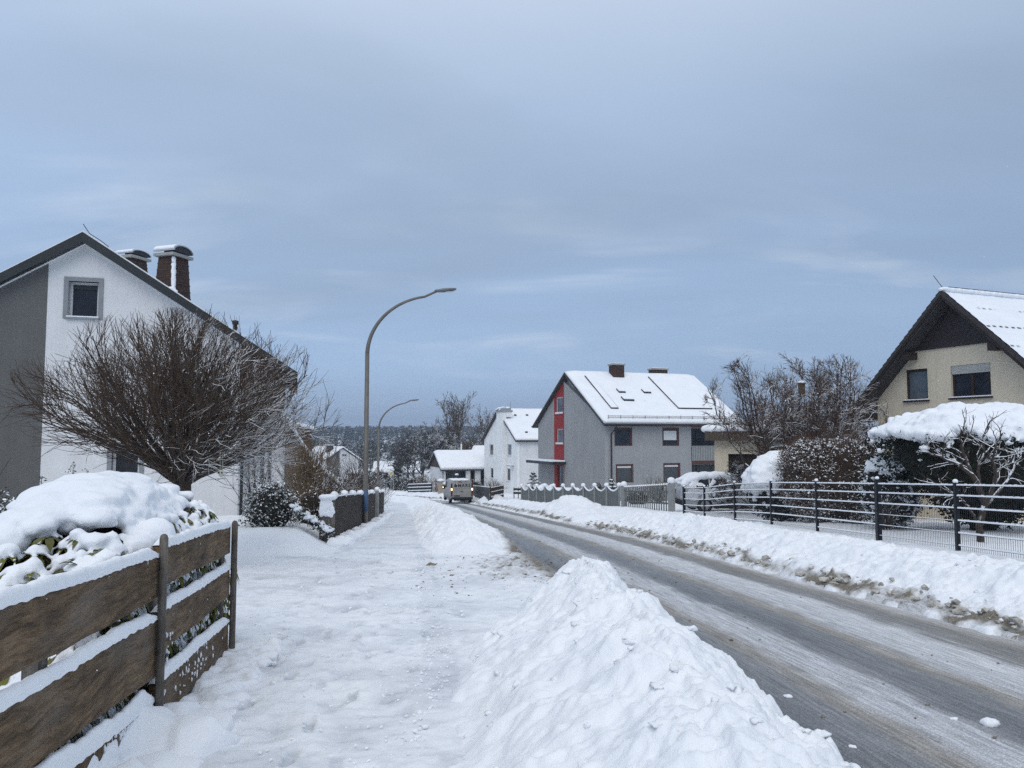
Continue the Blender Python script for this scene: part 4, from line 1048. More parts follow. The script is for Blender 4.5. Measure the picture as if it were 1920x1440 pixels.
tag(remesh(m, 'snow_drift', SNOW, None, .035, 2), 'narrow snow ridge along the foot of the dark board fence', 'snow drift')
# ================================================================ street lamps
POLE = pmat('galvanised_pole', (.155, .145, .13), .55, .18, 3, .05, 30, metal=.3); BLUE = pmat('blue_band', (.06, .11, .20), .6, .2, 6, .05)
LAMPH = pmat('lamp_head_grey', (.16, .17, .18), .4, .1, 4, .02, metal=.3); LENS = pmat('lamp_lens', (.55, .57, .6), .2, .05, 4, 0)
def lamp(px, Y, label, dirx, band=False, H_=None, tip=None):
    p = at(px, 950, Y); g = ghs(p.x, Y); o = thing('street_lamp', label, 'street lamp', (p.x, Y, g), 0, 'street lamps along the walk')
    # pole with swept arm in the plane (dirx)
    dx, dyy = dirx; hs = H_ * .73; reach_ = tip
    m = MB(); m.lathe([(.085, -.2), (.082, 1.2), (.070, hs)], (0, 0, 0), 14); po = m.build('pole', POLE, o, True)
    if band:
        s = MB(); s.lathe([(.089, .55), (.089, 1.22)], (0, 0, 0), 14); s.build('band', BLUE, po, True)
    pts = []
    for k in range(25):
        a = k / 24. ; th_ = a * R(80); rr = reach_ * .78
        # quarter-ellipse sweep then a nearly straight outreach
        pts.append((rr * (1 - math.cos(th_)) / (1 - math.cos(R(80))), hs - .05 + (H_ - .12 - hs) * math.sin(th_) / math.sin(R(80))))
    pts.append((reach_ * .98, H_ + .06))
    m = MB(); m.tube([(x * dx, x * dyy, z) for x, z in pts], [.068 - .03 * i / 25 for i in range(26)], 10); m.build('arm', POLE, o, True)
    u = Vector((dx, dyy, .12)).normalized(); s_ = Vector((-dyy, dx, 0)); w_ = u.cross(s_)
    base = Vector((reach_ * .92 * dx, reach_ * .92 * dyy, H_ + .03)); m = MB(); vs = []; fs = []
    secs = [(0, .045, .04), (.12, .07, .055), (.3, .13, .07), (.6, .14, .055), (.72, .10, .03)]
    for d, hw, hh in secs:
        for k in range(10):
            a = 2 * math.pi * k / 10; vs.append(base + u * d + s_ * (hw * math.cos(a)) + Vector((0, 0, 1)) * (hh * math.sin(a)))
    for i in range(4):
        for k in range(10): fs.append([i * 10 + k, i * 10 + (k + 1) % 10, i * 10 + 10 + (k + 1) % 10, i * 10 + 10 + k])
    fs.append(list(range(10))[::-1]); fs.append(list(range(40, 50))); m.add(vs, fs); h = m.build('lamp_head', LAMPH, o, True)
    m = MB(); c = base + u * .45 - Vector((0, 0, .055)); m.blob(c, (.16 * abs(dx) + .05, .08, .02), 2, 0, rn); m.build('lens', LENS, h, True)
lamp(685, 24.8, 'nearest tall curved street lamp with a blue band beside the board fence', (.98, .17), True, 7.70, 2.36)
lamp(708.5, 55.5, 'second curved street lamp beyond the board fence, reaching over the road', (.94, .34), False, 7.55, 2.40)
lamp(682, 84, 'farthest street lamp, half hidden behind the nearest lamp pole', (.90, .40), False, 7.6, 2.45)
# ================================================================ distant houses
RED = pmat('red_panel', (.27, .022, .020), .7, .12, 1.5, .15, 60)
GREYH = render_mat('grey_house_render', (.295, .30, .305), .25)
GREYL = render_mat('grey_gable_render', (.32, .322, .322), .25)
REDFR = pmat('red_brown_frame', (.085, .030, .022), .5, .15, 4, .05)
TILE = pmat('dark_roof_tile', (.045, .04, .04), .8, .3, 6, .3)
def gable_roof(h, x0, x1, y0, y1, ex, ze, zr, axis='x', th=.2, snow=.16, mat=None, vcol=None, seed=1, over=.35, smat=None):
    """ridge along local x between x0..x1; eaves at y0-ex.. / y1+ex; ze wall-top height, zr ridge height"""
    mat = mat or TILE; ym = .5 * (y0 + y1); s = (zr - ze) / (ym - y0); a, b = x0 - over, x1 + over; yl, yr = y0 - ex, y1 + ex; zl = ze - s * ex
    m = MB(); m.prism([(a, yl, zl), (a, ym, zr), (a, ym, zr - th), (a, yl, zl - th)], (b - a, 0, 0)); m.prism([(a, ym, zr - .001), (a, yr, zl), (a, yr, zl - th), (a, ym, zr - th)], (b - a, 0, 0))
    r = m.build('roof', mat, h.root)
    # snow blanket with a gently uneven surface
    nxn, nyn = max(8, int((b - a) / .25)), 44; V = []; F = []
    for i in range(nxn + 1):
        x = lerp(a + .02, b - .02, i / nxn)
        for j in range(nyn + 1):
            y = lerp(yl + .02, yr - .02, j / nyn); z = zr - abs(y - ym) * s
            e = min(1, 4 * min(i, nxn - i) / nxn * 3 + .35, min(j, nyn - j) / 2 + .45)
            course = .014 * ((abs(y - ym) * 1.12 / .34) % 1.0)
            V.append((x, y, z + .01 + (snow + .02 * float(pn(x * .8, y * .8, seed)) + course) * e))
    for i in range(nxn):
        for j in range(nyn): q = i * (nyn + 1) + j; F.append([q, q + nyn + 1, q + nyn + 2, q + 1])
    n0 = len(V); V2 = [(v[0], v[1], zr - abs(v[1] - ym) * s + .004) for v in V]
    per = [i * (nyn + 1) for i in range(nxn + 1)] + [nxn * (nyn + 1) + j for j in range(1, nyn + 1)] + [i * (nyn + 1) + nyn for i in range(nxn - 1, -1, -1)] + [j for j in range(nyn - 1, 0, -1)]
    V += [V2[i] for i in per]; k = len(per)
    for i in range(k): F.append([per[i], per[(i + 1) % k], n0 + (i + 1) % k, n0 + i])
    mb = MB(); mb.add(V, F); sn_ = mb.build('snow', smat or SNOW, r, False)
    sn_.data.polygons.foreach_set('use_smooth', [True] * len(sn_.data.polygons))
    return r, s, ym
# ---------------------------------------------------------------- grey house with red stripe; local x along street front, y into the gable
GX = House(1135, 58.0, R(20), 0, 'grey_house', 'grey two-storey house with red gable stripe and snow-covered solar panels')
GX.root.location.z = GX.O.z = gz(58) + .25
g = GX.root
ze = GX.front(1135, 787)[1] + .05
yl_, zl_ = GX.side(1009, 797); yap, zap = GX.side(1060, 693)
D = yl_; zap = GX.side(1060, 695, -.3)[1]
Lx = GX.front(1296.5, 850)[0]; Ltot = GX.front(1385, 850)[0]
zrr = zap - .12; ym = D / 2; s_ = (zrr - ze) / ym
fw = []
for a, b, c, d in ((1153.5, 1184.5, 836, 803), (1243.5, 1272.5, 836, 803), (1155.5, 1186, 905, 871.5), (1244.5, 1274, 904.5, 869.5)):
    u0, u1 = GX.front(a, 850)[0], GX.front(b, 850)[0]; mpx = .5 * (a + b); fw.append((u0, u1, GX.front(mpx, c)[1], GX.front(mpx, d)[1]))
wall('wall', [(0.25, -.5), (Lx, -.5), (Lx, ze), (0.25, ze)], fw, fmap(0), .24, GREYH, g)
for i, q in enumerate(fw):
    w = window(g, fmap(0), *q, .09, REDFR, GLASSC if i > 1 else GLASS, .09, sill=0, sillm=LTRIM)
    s = MB(); e = .05
    for r_ in ((q[0] - e, q[0], q[2], q[3] + e), (q[1], q[1] + e, q[2], q[3] + e), (q[0], q[1], q[3], q[3] + e)): bxm(s, fmap(0), *r_, -.015, .06)
    s.build('surround', REDFR, w)
    if i == 1:
        s = MB(); bxm(s, fmap(0), q[0] + .12, q[1] - .12, lerp(q[2], q[3], .33), q[3] - .2, .095, .115); s.build('curtain', LTRIM, w)
    if i >= 2:
        s = MB(); bxm(s, fmap(0), q[0] + .1, q[1] - .1, q[3] - .24, q[3] - .1, .08, .1); s.build('roller_blind', LTRIM, w)
# gable (plane local x = 0), v = local y
def gside(px, py): return GX.side(px, py)
v0, v1 = gside(1057.5, 800)[0], gside(1039.5, 800)[0]
swin = []
for a, b, c, d in ((1056, 1043, 775, 744.5), (1056, 1044, 832, 804)):
    swin.append((gside(a, 800)[0], gside(b, 800)[0], gside(.5 * (a + b), c)[1], gside(.5 * (a + b), d)[1]))
dv = (gside(1057, 800)[0] , gside(1045, 800)[0], -.5, gside(1050, 872)[1])
def rl(y): return zrr - abs(y - ym) * s_ - .22
wall('wall', [(0, -.5), (v0, -.5), (v0, rl(v0)), (0, ze - .2)], [], smap(0), .245, GREYL, g)
wall('wall', [(v1, -.5), (D, -.5), (D, rl(D)), (v1, rl(v1))], [], smap(0), .245, GREYL, g)
pk = [(v0 + .004, rl(v0))] + ([(ym, rl(ym))] if v0 < ym < v1 else []) + [(v1 - .004, rl(v1))]
tag(wall('wall', [(v0 + .004, -.5), (v1 - .004, -.5)] + pk[::-1], swin + [dv[:2] + (-.3, dv[3])], smap(-.03), .27, RED, g), 'red stripe running up the gable')
for q in swin: window(g, smap(-.03), *q, .10, LTRIM, GLASSL, .09, sill=.10, sillm=LTRIM)
dr = window(g, smap(-.03), dv[0], dv[1], -.3, dv[3], .12, REDFR, GLASSL, .12, name='door', mull=1)
m = MB(); a0, zc = gside(1060, 866); a1, _ = gside(1012, 866); m.box(-1.35, -.02, a0 - .15, a1, zc - .22, zc); cn = m.build('canopy', DARKM, g)
m = MB(); m.box(-1.33, -.04, a0 - .12, a1 - .03, zc + .003, zc + .13); m.build('snow', SNOW, cn, bevel=.03)
m = MB(); m.box(.26, Lx - .01, .26, D - .02, -.5, ze); m.prism([(.26, .3, ze), (.26, D - .05, ze), (.26, ym, rl(ym) - .02)], (Ltot - 1, 0, 0)); m.box(Lx + .01, Ltot, 1.6, D - .02, -.5, ze - .01); m.build('back_wall', GREYL, g)
rf, sg, _ = gable_roof(GX, 0, Ltot, 0, D, .55, ze, zrr, snow=.15, seed=5)
zg = ze - s_ * .55
m = MB(); m.tube([(-.4, -.62, zg - .08), (Ltot + .3, -.62, zg - .08)], .075, 8); m.build('gutter', DARKM, rf); m = MB(); m.tube([(-.4, D + .62, zg - .08), (Ltot, D + .62, zg - .08)], .075, 8); m.build('gutter', DARKM, rf)
m = MB(); m.tube([(.75, -.62, zg - .12), (.72, -.4, zg - .35), (.5, -.09, zg - .75), (.48, -.09, -.4)], .055, 8); m.build('downpipe', DARKM, g, True)
m = MB()
def onroof(x, d, up): return (x, ym - d, zrr - d * s_ + up)       # d = horizontal distance from ridge towards the street
for dlt in (.10, .20):
    m.tube([onroof(.15, ym + .18, .16 + dlt), onroof(Ltot - .1, ym + .18, .16 + dlt)], .014, 4)
k = 0.2
while k < Ltot:
    m.tube([onroof(k, ym + .18, .05), onroof(k, ym + .18, .42)], .02, 4); k += 1.05
k = .2
while k < Ltot - .2:
    m.tube([onroof(k, ym + .18, .18), onroof(k, ym + .18, .40)], .006, 3); k += .1
m.build('snow_guard', DARKM, rf)
def roofpix(px, py):      # point on the street-side roof plane
    c, d = GX._r(px, py); n = Vector((0, -s_, 1)).normalized(); p0 = Vector((0, ym, zrr + .16)); t = n.dot(p0 - c) / n.dot(d); p = c + d * t; return p.x, ym - p.y
panels = MB(); psn = MB(); 
def panel(pts, lift=.07):
    (xa, da), (xb, db) = roofpix(*pts[0]), roofpix(*pts[1])
    q = [onroof(xa, da, .19), onroof(xb, da, .19), onroof(xb, db, .19), onroof(xa, db, .19)]
    m = MB(); m.prism(q, (0, 0, lift * .9)); o = m.build('solar_panel', DARKM, rf)
    m = MB(); m.prism([(x + (.03 if i in (1, 2) else .10 if False else .05) * (1 if i in (0, 3) else -1), y + (.0 if i < 2 else .06), z + lift * .9 + .003) for i, (x, y, z) in enumerate(q)], (0, 0, .05)); m.build('snow', SNOW, o, bevel=.02)
for pts in (((1096, 706), (1160, 767)), ((1215, 708), (1336, 768))):
    panel(pts)
for a, b, c, d in ((1161, 737, 1174, 738), (1170, 752, 1191, 754), (1208, 738, 1222, 739)):      # roof windows / vents showing dark edges
    xa, da = roofpix(a, b); xb, db = roofpix(c, d); m = MB(); m.prism([onroof(xa, da - .5, .16), onroof(xb, da - .5, .16), onroof(xb, da, .16), onroof(xa, da, .16)], (0, 0, .12)); m.build('roof_window', DARKM, rf)
    q = [onroof(xa + .02, da - .48, .285), onroof(xb - .02, da - .48, .285), onroof(xb - .02, da - .06, .285), onroof(xa + .02, da - .06, .285)]; m = MB(); m.prism(q, (0, 0, .05)); m.build('snow', SNOW, rf)
def brick_chimney(px0, px1, py0, pyb, dd, w2):
    xa, _ = GX.front(px0, py0, ym - dd); xb, zt = GX.front(px1, py0, ym - dd); m = MB(); zb = zrr - abs(dd) * s_ - .3
    m.box(xa + .08, xb - .08, ym - dd, ym - dd + w2, zb, zt - .14); c = m.build('chimney', SLATEB, rf); m = MB(); m.box(xa, xb, ym - dd - .08, ym - dd + w2 + .08, zt - .138, zt); m.build('cap_slab', CONC, c)
    m = MB(); m.box(xa + .05, xb - .05, ym - dd, ym - dd + w2, zt + .002, zt + .06); m.build('snow', SNOW, c)
brick_chimney(1148, 1172, 682, 706, .9, .8); brick_chimney(1223, 1253, 691, 702, -.8, .8)
# balcony bay at the right end
zb1 = GX.front(1355, 864)[1]; zb2 = GX.front(1355, 837)[1]
m = MB(); m.box(Lx, Ltot, .5, 1.59, zb1 - .22, zb1 - .02); m.box(Lx, Ltot, -.02, .03, zb1 - .24, zb1 + .02); bl = m.build('balcony', REDFR, g)
m = MB(); n = 0; x = Lx + .03
while x < Ltot - .02: m.box(x, x + .12, -.06, -.03, zb1 + .03, zb2); x += .155
m.box(Lx, Ltot, -.09, -.005, zb2, zb2 + .06); m.build('railing', pmat('balcony_grey', (.25, .26, .26), .7, .1), bl)
m = MB(); m.box(Lx + .02, Ltot, .0, 1.55, ze - .55, ze - .1); m.build('soffit', RED, g)
window(g, fmap(1.5), Lx + .15, Ltot - .3, zb1 + .05, ze - .7, .08, DARKM, GLASS, .0, mull=2, name='balcony_door')
window(g, fmap(1.5), Lx + .15, Ltot - .3, -.4, zb1 - .4, .08, DARKM, GLASSC, .0, mull=2, name='terrace_door')
# ---------------------------------------------------------------- white house with chimney on its gable
WX = House(970, 88.0, R(18), 0, 'white_house', 'white two-storey house with a chimney running up its gable wall'); WX.root.location.z = WX.O.z = gz(88) + .35
w_ = WX.root; ze = WX.front(972, 822)[1]; D = WX.side(908, 850)[0]; ym = D / 2; zr_ = WX.side(938, 766)[1] - .1; s_ = (zr_ - ze) / ym
def rl(y): return zr_ - abs(y - ym) * s_ - .22
ws = []
for a, b, c, d in ((925, 917.5, 854, 833), (959, 951, 854, 832.5), (925, 919, 897, 877), (957, 950, 902, 878)):
    ws.append((WX.side(a, 850)[0], WX.side(b, 850)[0], WX.side(.5 * (a + b), c)[1], WX.side(.5 * (a + b), d)[1]))
wall('wall', [(0, -.6), (D, -.6), (D, rl(D)), (ym, rl(ym)), (0, rl(0))], ws, smap(0), .25, OFFW_R, w_)
for i, q in enumerate(ws): window(w_, smap(0), *q, .10, LTRIM, GLASS if i != 1 else GLASSL, .10, sill=.06, sillm=LTRIM)
LX = 12.; m = MB(); m.box(.02, LX, 0.01, .3, -.6, ze - .1); m.box(.26, LX, .31, D - .01, -.6, ze - .1); m.prism([(.26, .1, ze - .1), (.26, D - .1, ze - .1), (.26, ym, rl(ym) - .02)], (LX - .5, 0, 0)); m.build('back_wall', WHITE_R, w_)
rf, _, _ = gable_roof(WX, 0, LX, 0, D, .4, ze, zr_, snow=.14, seed=15)
c0 = WX.side(944, 800, -.35)[0]; c1 = WX.side(931, 800, -.35)[0]; ct = WX.side(936, 773, -.35)[1]
m = MB(); m.box(-.36, -.003, c0, c1, -.5, ct); m.box(.0, .7, c0 - .05, c1 + .25, zr_ - 1, ct + .01); ch = m.build('chimney', OFFW_R, w_)
m = MB(); m.box(-.46, .8, c0 - .15, c1 + .35, ct + .012, ct + .18); m.build('cap_slab', CONC, ch)
m = MB(); m.box(-.3, .6, c0, c1 + .2, ct + .181, ct + .45); m.build('flue', ZINC, ch); m = MB(); rn = random.Random(3)
for k in range(14): m.blob((rn.uniform(-.4, .7), rn.uniform(c0 - .1, c1 + .3), ct + rn.uniform(.2, .55)), (.28, .25, .14), 2, .2, rn)
m.build('snow', SNOW, ch, True); m = MB(); m.tube([(.5, c0, ct + .2), (.5, c0, ct + 1.2)], .02, 4); m.build('antenna', DARKM, ch)
for px, py in ((966, 779), (988, 779), (987, 811)):
    c, d = WX._r(px, py); n = Vector((0, -s_, 1)).normalized(); p0 = Vector((0, ym, zr_ + .15)); p = c + d * (n.dot(p0 - c) / n.dot(d)); m = MB(); m.box(p.x - .14, p.x + .14, p.y - .1, p.y + .1, p.z - .1, p.z + .14); m.build('roof_vent', DARKM, rf)
m = MB(); a, z = WX.side(954, 873, -.5); m.box(-.6, -.005, a - .5, a + .6, z - .05, z + .02); cn = m.build('canopy', TRIMG, w_); m = MB(); m.box(-.58, -.02, a - .48, a + .58, z + .022, z + .12); m.build('snow', SNOW, cn)
# ---------------------------------------------------------------- bungalow
BX = House(829, 100.0, R(20), 0, 'bungalow', 'low white bungalow with thick snow roof and dark boarded gable'); b_ = BX.root
BX.root.location.z = BX.O.z = gz(100) + .4
ze = BX.front(830, 876)[1]; D = BX.side(806.5, 880)[0]; zr_ = BX.side(817, 846.5)[1] - .1; ym = D / 2; LX = BX.front(932, 880)[0]; s_ = (zr_ - ze) / ym
def rl(y): return zr_ - abs(y - ym) * s_ - .22
wall('wall', [(0, -.6), (D, -.6), (D, ze - .1), (0, ze - .1)], [], smap(0), .25, WHITE_R, b_)
tag(wall('wall', [(-.3, ze - .098), (D + .3, ze - .098), (ym, rl(ym) + .02)], [], smap(-.05), .3, BROWNW, b_), 'dark brown boarded gable')
m = MB(); m.box(.26, LX, 1.2, D - .02, -.6, ze); m.build('back_wall', TRIMG, b_)
cols = []
for a, b in ((828, 835.5), (874, 882), (891, 901)): 
    m = MB(); m.box(BX.front(a, 890)[0], BX.front(b, 890)[0], 0.0, .3, -.6, ze - .02); m.build('pillar', WHITE_R, b_)
for a, b, mu in ((837, 862, 2), (863, 873, 0), (883, 890, 0), (902, 907, 0)):
    window(b_, fmap(1.1), BX.front(a, 890, 1.1)[0], BX.front(b, 890, 1.1)[0], -.3 if a > 865 else .5, ze - .45, .07, DARKM, GLASSC if a < 860 else GLASS, .0, mull=mu)
gable_roof(BX, 0, LX, 0, D, .5, ze, zr_, snow=.3, seed=25)
x0 = BX.front(880, 840, ym)[0]; zt = BX.front(900, 834, ym + .5)[1]
m = MB(); m.prism([(x0, ym - 1.2, zr_ - .4), (LX, ym - 1.2, zr_ - .4), (LX, ym + .8, zt - .1), (x0 + 1.2, ym + .8, zt - .1)], (0, 1.5, 0)); r2 = m.build('upper_roof', SNOW, b_, bevel=.2)
m = MB(); p = BX.front(865, 832, ym); m.tube([(p[0], ym, zr_ - .3), (p[0], ym, p[1])], .10, 8); m.build('flue', OFFW_R, b_)
# ---------------------------------------------------------------- village houses beyond the bend
def far_house(px, py_ap, pxl, pxr, py_e, Y, ang, len_, name, label, gcol, lcol=None, win=None):
    a = at(pxl, py_e, Y); b = at(pxr, py_e, Y); wdt = (b - a).length / math.cos(ang); h = House(pxl, Y, ang, 0, name, label); h.root.location.z = h.O.z = gz(Y) - .2; r = h.root
    x1 = h.front(pxr, py_e)[0]; ze_ = h.front(.5 * (pxl + pxr), py_e)[1]; zp = h.front(px, py_ap)[1]; xm = h.front(px, py_ap)[0]
    xs = h.front(lcol[0], 860)[0] if lcol else 0
    hs = []
    if win:
        for q in win: hs.append((h.front(q[0], 850)[0], h.front(q[1], 850)[0], h.front(q[0], q[3])[1], h.front(q[0], q[2])[1]))
    sl_ = (zp - ze_) / (x1 - xm)
    top = lambda x: zp - abs(x - xm) * sl_ - .25
    wall('wall', [(xs, -.5), (x1, -.5), (x1, top(x1)), (xm, top(xm))] + ([(xs, top(xs))] if xs < xm - .05 else []), hs, fmap(0), .3, gcol, r)
    if lcol: tag(wall('wall', [(0, -.5), (xs - .004, -.5), (xs - .004, top(xs)), (0, top(0))], [], fmap(.03), .3, lcol[1], r), 'grey part of the gable wall')
    for q in hs: window(r, fmap(0), *q, .12, LTRIM, GLASS, .1, mull=1)
    m = MB(); m.prism([(.05, .34, -.5), (x1 - .05, .34, -.5), (x1 - .05, .34, top(x1) - .05), (xm, .34, top(xm) - .05), (.05, .34, top(0) - .05)], (0, len_, 0)); m.build('back_wall', gcol, r)
    m = MB()
    for ex in (-.6, x1 + .6): zz = zp - abs(ex - xm) * sl_; m.prism([(xm, -.4, zp), (ex, -.4, zz), (ex, -.4, zz - .2), (xm, -.4, zp - .2)], (0, len_ + .8, 0))
    rf = m.build('roof', TILE, r)
    m = MB()
    for ex in (-.6, x1 + .6): zz = zp - abs(ex - xm) * sl_; m.prism([(xm, -.38, zp + .003), (ex, -.38, zz + .003), (ex, -.38, zz + .25), (xm, -.38, zp + .25)], (0, len_ + .7, 0))
    m.build('snow', SNOW_FAR, rf)
    return h, xm, zp, rf
h, xm, zp, rf = far_house(642, 839, 613.5, 674, 861.5, 165, R(40), 12, 'village_house', 'distant white gable house with grey left side and snowy roof behind the bushes', WHITE_R, (637, GREY_R), [(641.5, 651, 851, 856)])
m = MB(); m.box(xm - 2.2, xm - 1.0, 2.2, 3.6, zp - 2, zp + .45); m.build('chimney', DARKM, rf); m = MB(); m.box(xm - 2.3, xm - .9, 2.1, 3.7, zp + .452, zp + .62); m.build('snow', SNOW, rf)
def far_long(px0, px1, pyr, pye, Y, name, label, wcol):
    """house seen along its eaves side"""
    h = House(px0, Y, R(4), 0, name, label); h.root.location.z = h.O.z = gz(Y) - .2; x1 = h.front(px1, pye)[0]; ze_ = max(h.front(px0, pye)[1], 1.5); zr__ = h.front(px0, pyr, 4)[1]; r = h.root
    w0 = [(x1 * .2, x1 * .32, ze_ - 1.7, ze_ - .6), (x1 * .6, x1 * .75, ze_ - 1.7, ze_ - .6)]
    wall('wall', [(0, -.5), (x1, -.5), (x1, ze_), (0, ze_)], w0, fmap(0), .3, wcol, r)
    for q in w0: window(r, fmap(0), *q, .1, DARKM, GLASS, .1)
    m = MB(); m.prism([(.02, .32, -.5), (.02, 8, -.5), (.02, 8, ze_), (.02, 4, zr__ - .35), (.02, .32, ze_)], (x1 - .04, 0, 0)); m.build('back_wall', wcol, r)
    gable_roof(h, 0, x1, 0, 8, .5, ze_, zr__, snow=.25, smat=SNOW_FAR)
    return h
far_long(700, 733, 867, 884, 150, 'village_house', 'distant low house with plain snowy roof right of the near lamp pole', TANR)
far_long(756, 784, 866, 886, 158, 'village_house', 'distant low house half hidden by the big frosted tree', OFFW_R)
far_long(655, 684, 882, 893, 140, 'village_house', 'small distant snowy-roofed house left of the near lamp pole', TANR)
# ================================================================ road signs and little things at the bend
YEL = pmat('sign_yellow', (.55, .38, .03), .5, .1); WHT = pmat('sign_white', (.68, .69, .70), .5, .05); 
P = at(733, 906, 100); gq = float(gz(100)); o = thing('priority_sign', 'yellow diamond priority road sign on a pole at the bend', 'road sign', (P.x, 100, gq)); zc = at(733, 888, 100).z - gq
m = MB(); m.tube([(0, .05, -.2), (0, .05, zc + .5)], .04, 8); m.build('pole', ZINC, o)
d = .36; m = MB(); m.prism([(-d, 0, zc), (0, 0, zc - d), (d, 0, zc), (0, 0, zc + d)], (0, -.02, 0)); f = m.build('sign_plate', WHT, o); d = .25; m = MB(); m.prism([(-d, -.024, zc), (0, -.024, zc - d), (d, -.024, zc), (0, -.024, zc + d)], (0, -.01, 0)); m.build('yellow_field', YEL, f)
P = at(737.5, 912, 101); gq = float(gz(101)); zc = at(737, 880.5, 101).z - gq; o = thing('signpost', 'thin signpost with blank white arm beside the yellow priority sign', 'road sign', (P.x, 101, gq))
m = MB(); m.tube([(0, .0, -.2), (0, 0, zc + .3)], .04, 8); m.build('pole', ZINC, o); m = MB(); m.prism([(-.95, -.06, zc - .12), (.1, -.06, zc - .12), (.1, -.06, zc + .13), (-.95, -.06, zc + .13)], (0, .03, 0)); m.build('arm_panel', WHT, o)
rn = random.Random(61)
def bar_fence(name, label, p0, p1, bars, mat, h, postw=.08, snow=.05, n=4):
    g0 = ghs(p0[0], p0[1]); o = thing(name, label, 'fence', (p0[0], p0[1], g0)); O = Vector(o.location); A = Vector((p0[0], p0[1], 0)); B = Vector((p1[0], p1[1], 0)); s = (B - A).normalized().cross(Vector((0, 0, 1)))
    def P(f, z): q = A.lerp(B, f); return Vector((q.x, q.y, ghs(p0[0], p0[1]) * (1 - f) + ghs(p1[0], p1[1]) * f + z)) - O
    for (a, b) in bars:
        m = MB(); m.prism([P(0, a), P(1, a), P(1, b), P(0, b)], s * .03); bb = m.build('board', mat, o)
        if snow: m = MB(); m.prism([P(0.01, b + .002) - s * .01, P(.99, b + .002) - s * .01, P(.99, b + snow) - s * .01, P(.01, b + snow) - s * .01], s * .05); m.build('snow', SNOW, bb)
    for k in range(n):
        q = P(k / (n - 1), 0) - s * .05; m = MB(); m.box(q.x - postw / 2, q.x + postw / 2, q.y - postw / 2, q.y + postw / 2, q.z - .2, q.z + h + .05); m.build('post', mat, o)
    return o
a, b = at(765, 915, 86), at(809, 917, 84)
bar_fence('rail_fence', 'dark three-rail fence topped with snow on the far side of the bend', (a.x, 86), (b.x, 84), [(.35, .6), (.72, .95), (1.07, 1.3)], DARKM, 1.3, .1, .09)
P = at(826.5, 916, 80); gq = ghs(P.x, 80); o = thing('gate_pillar', 'beige gate pillar with a thick snow cap left of the van', 'pillar', (P.x, 80, gq)); m = MB(); m.box(-.26, .26, -.26, .26, -.3, 1.62); m.build('shaft', TANR, o, bevel=.02)
m = MB(); m.box(-.34, .34, -.34, .34, 1.622, 1.72); m.build('cap_slab', CONC, o); m = MB(); m.blob((0, 0, 1.74), (.36, .36, .2), 3, .05, rn); m.build('snow', SNOW, o, True)
P = at(834, 916, 79); gq = ghs(P.x, 79); o = thing('letterbox_stand', 'small beige letterbox stand with snow right of the gate pillar', 'letterbox', (P.x, 79, gq)); m = MB(); m.box(-.2, .2, -.15, .15, .55, 1.45); m.build('box', TANR, o, bevel=.02); m = MB(); m.box(-.1, .1, -.1, .1, -.3, .548); m.build('stand', CONC, o); m = MB(); m.blob((0, 0, 1.46), (.24, .2, .12), 2, .05, rn); m.build('snow', SNOW, o, True)
# ================================================================ dark solid fence right of the van
a, b = at(884, 920, 73), at(918, 928, 62)
WALLG = pmat('anthracite_panel', (.055, .058, .062), .6, .12, 2, .1)
o = thing('panel_fence', 'smooth anthracite panel fence right behind the van', 'fence', (b.x, 62, ghs(b.x, 62))); O = Vector(o.location)
m = MB(); A = Vector((a.x, 73, ghs(a.x, 73))) - O; B = Vector((0, 0, 0)); s = (B - A).normalized().cross(Vector((0, 0, 1)))
for k in range(3):
    p, q = A.lerp(B, k / 3 + .005), A.lerp(B, (k + 1) / 3 - .005); m = MB(); m.prism([p + Vector((0, 0, -.2)), q + Vector((0, 0, -.2)), q + Vector((0, 0, 1.25)), p + Vector((0, 0, 1.25))], s * .06); pn_ = m.build('panel', WALLG, o)
    m = MB(); m.prism([p + Vector((0, 0, 1.252)), q + Vector((0, 0, 1.252)), q + Vector((0, 0, 1.33)), p + Vector((0, 0, 1.33))], s * .06); m.build('snow', SNOW, pn_)
c = at(944, 922, 66)
bar_fence('slat_fence', 'weathered brown slat fence with snowy boards in front of the white chimney house', (b.x + .1, 62.3), (c.x, 66), [(.15, .45), (.55, .85), (.95, 1.2)], FENCEW, 1.2)
c, d = at(963, 918, 72), at(979, 918, 71)
bar_fence('rail_fence', 'short dark rail fence piece left of the small spruce', (c.x, 72), (d.x, 71), [(.4, .6), (.75, .95)], FENCEW, 1.0, n=3)
# ================================================================ scalloped fence and picket gate of the grey house
FGREY = pmat('grey_fence_paint', (.115, .122, .118), .6, .15, 3, .1); PGREY = pmat('pale_fence_post', (.24, .25, .25), .6, .12, 3, .1)
sc0 = Vector((at(979, 930, 57).x, 57, 0)); sc1 = Vector((at(1163, 930, 42).x, 42, 0))
o = thing('scallop_fence', 'dark grey fence with scalloped top and snow balls on pale posts', 'fence', (sc1.x, sc1.y, ghs(sc1.x, sc1.y))); O = Vector(o.location); s = (sc1 - sc0).normalized().cross(Vector((0, 0, 1)))
def sp(f, z): q = sc0.lerp(sc1, f); return Vector((q.x, q.y, gz(q.y) + .28 + z)) - O
N = 10
for k in range(N):
    pts = []; top = []
    for j in range(15):
        f = (k + .02 + .96 * j / 14) / N; u = abs(2 * j / 14 - 1); top.append(sp(f, .82 + .28 * u ** 2))
    m = MB(); m.prism([sp((k + .02) / N, -.3)] + [sp((k + .98) / N, -.3)] + top[::-1], s * .03); pn_ = m.build('panel', FGREY, o)
    m = MB(); m.tube([t + s * .015 + Vector((0, 0, .035)) for t in top], [.045] * 15, 6); m.build('snow', SNOW, pn_, True)
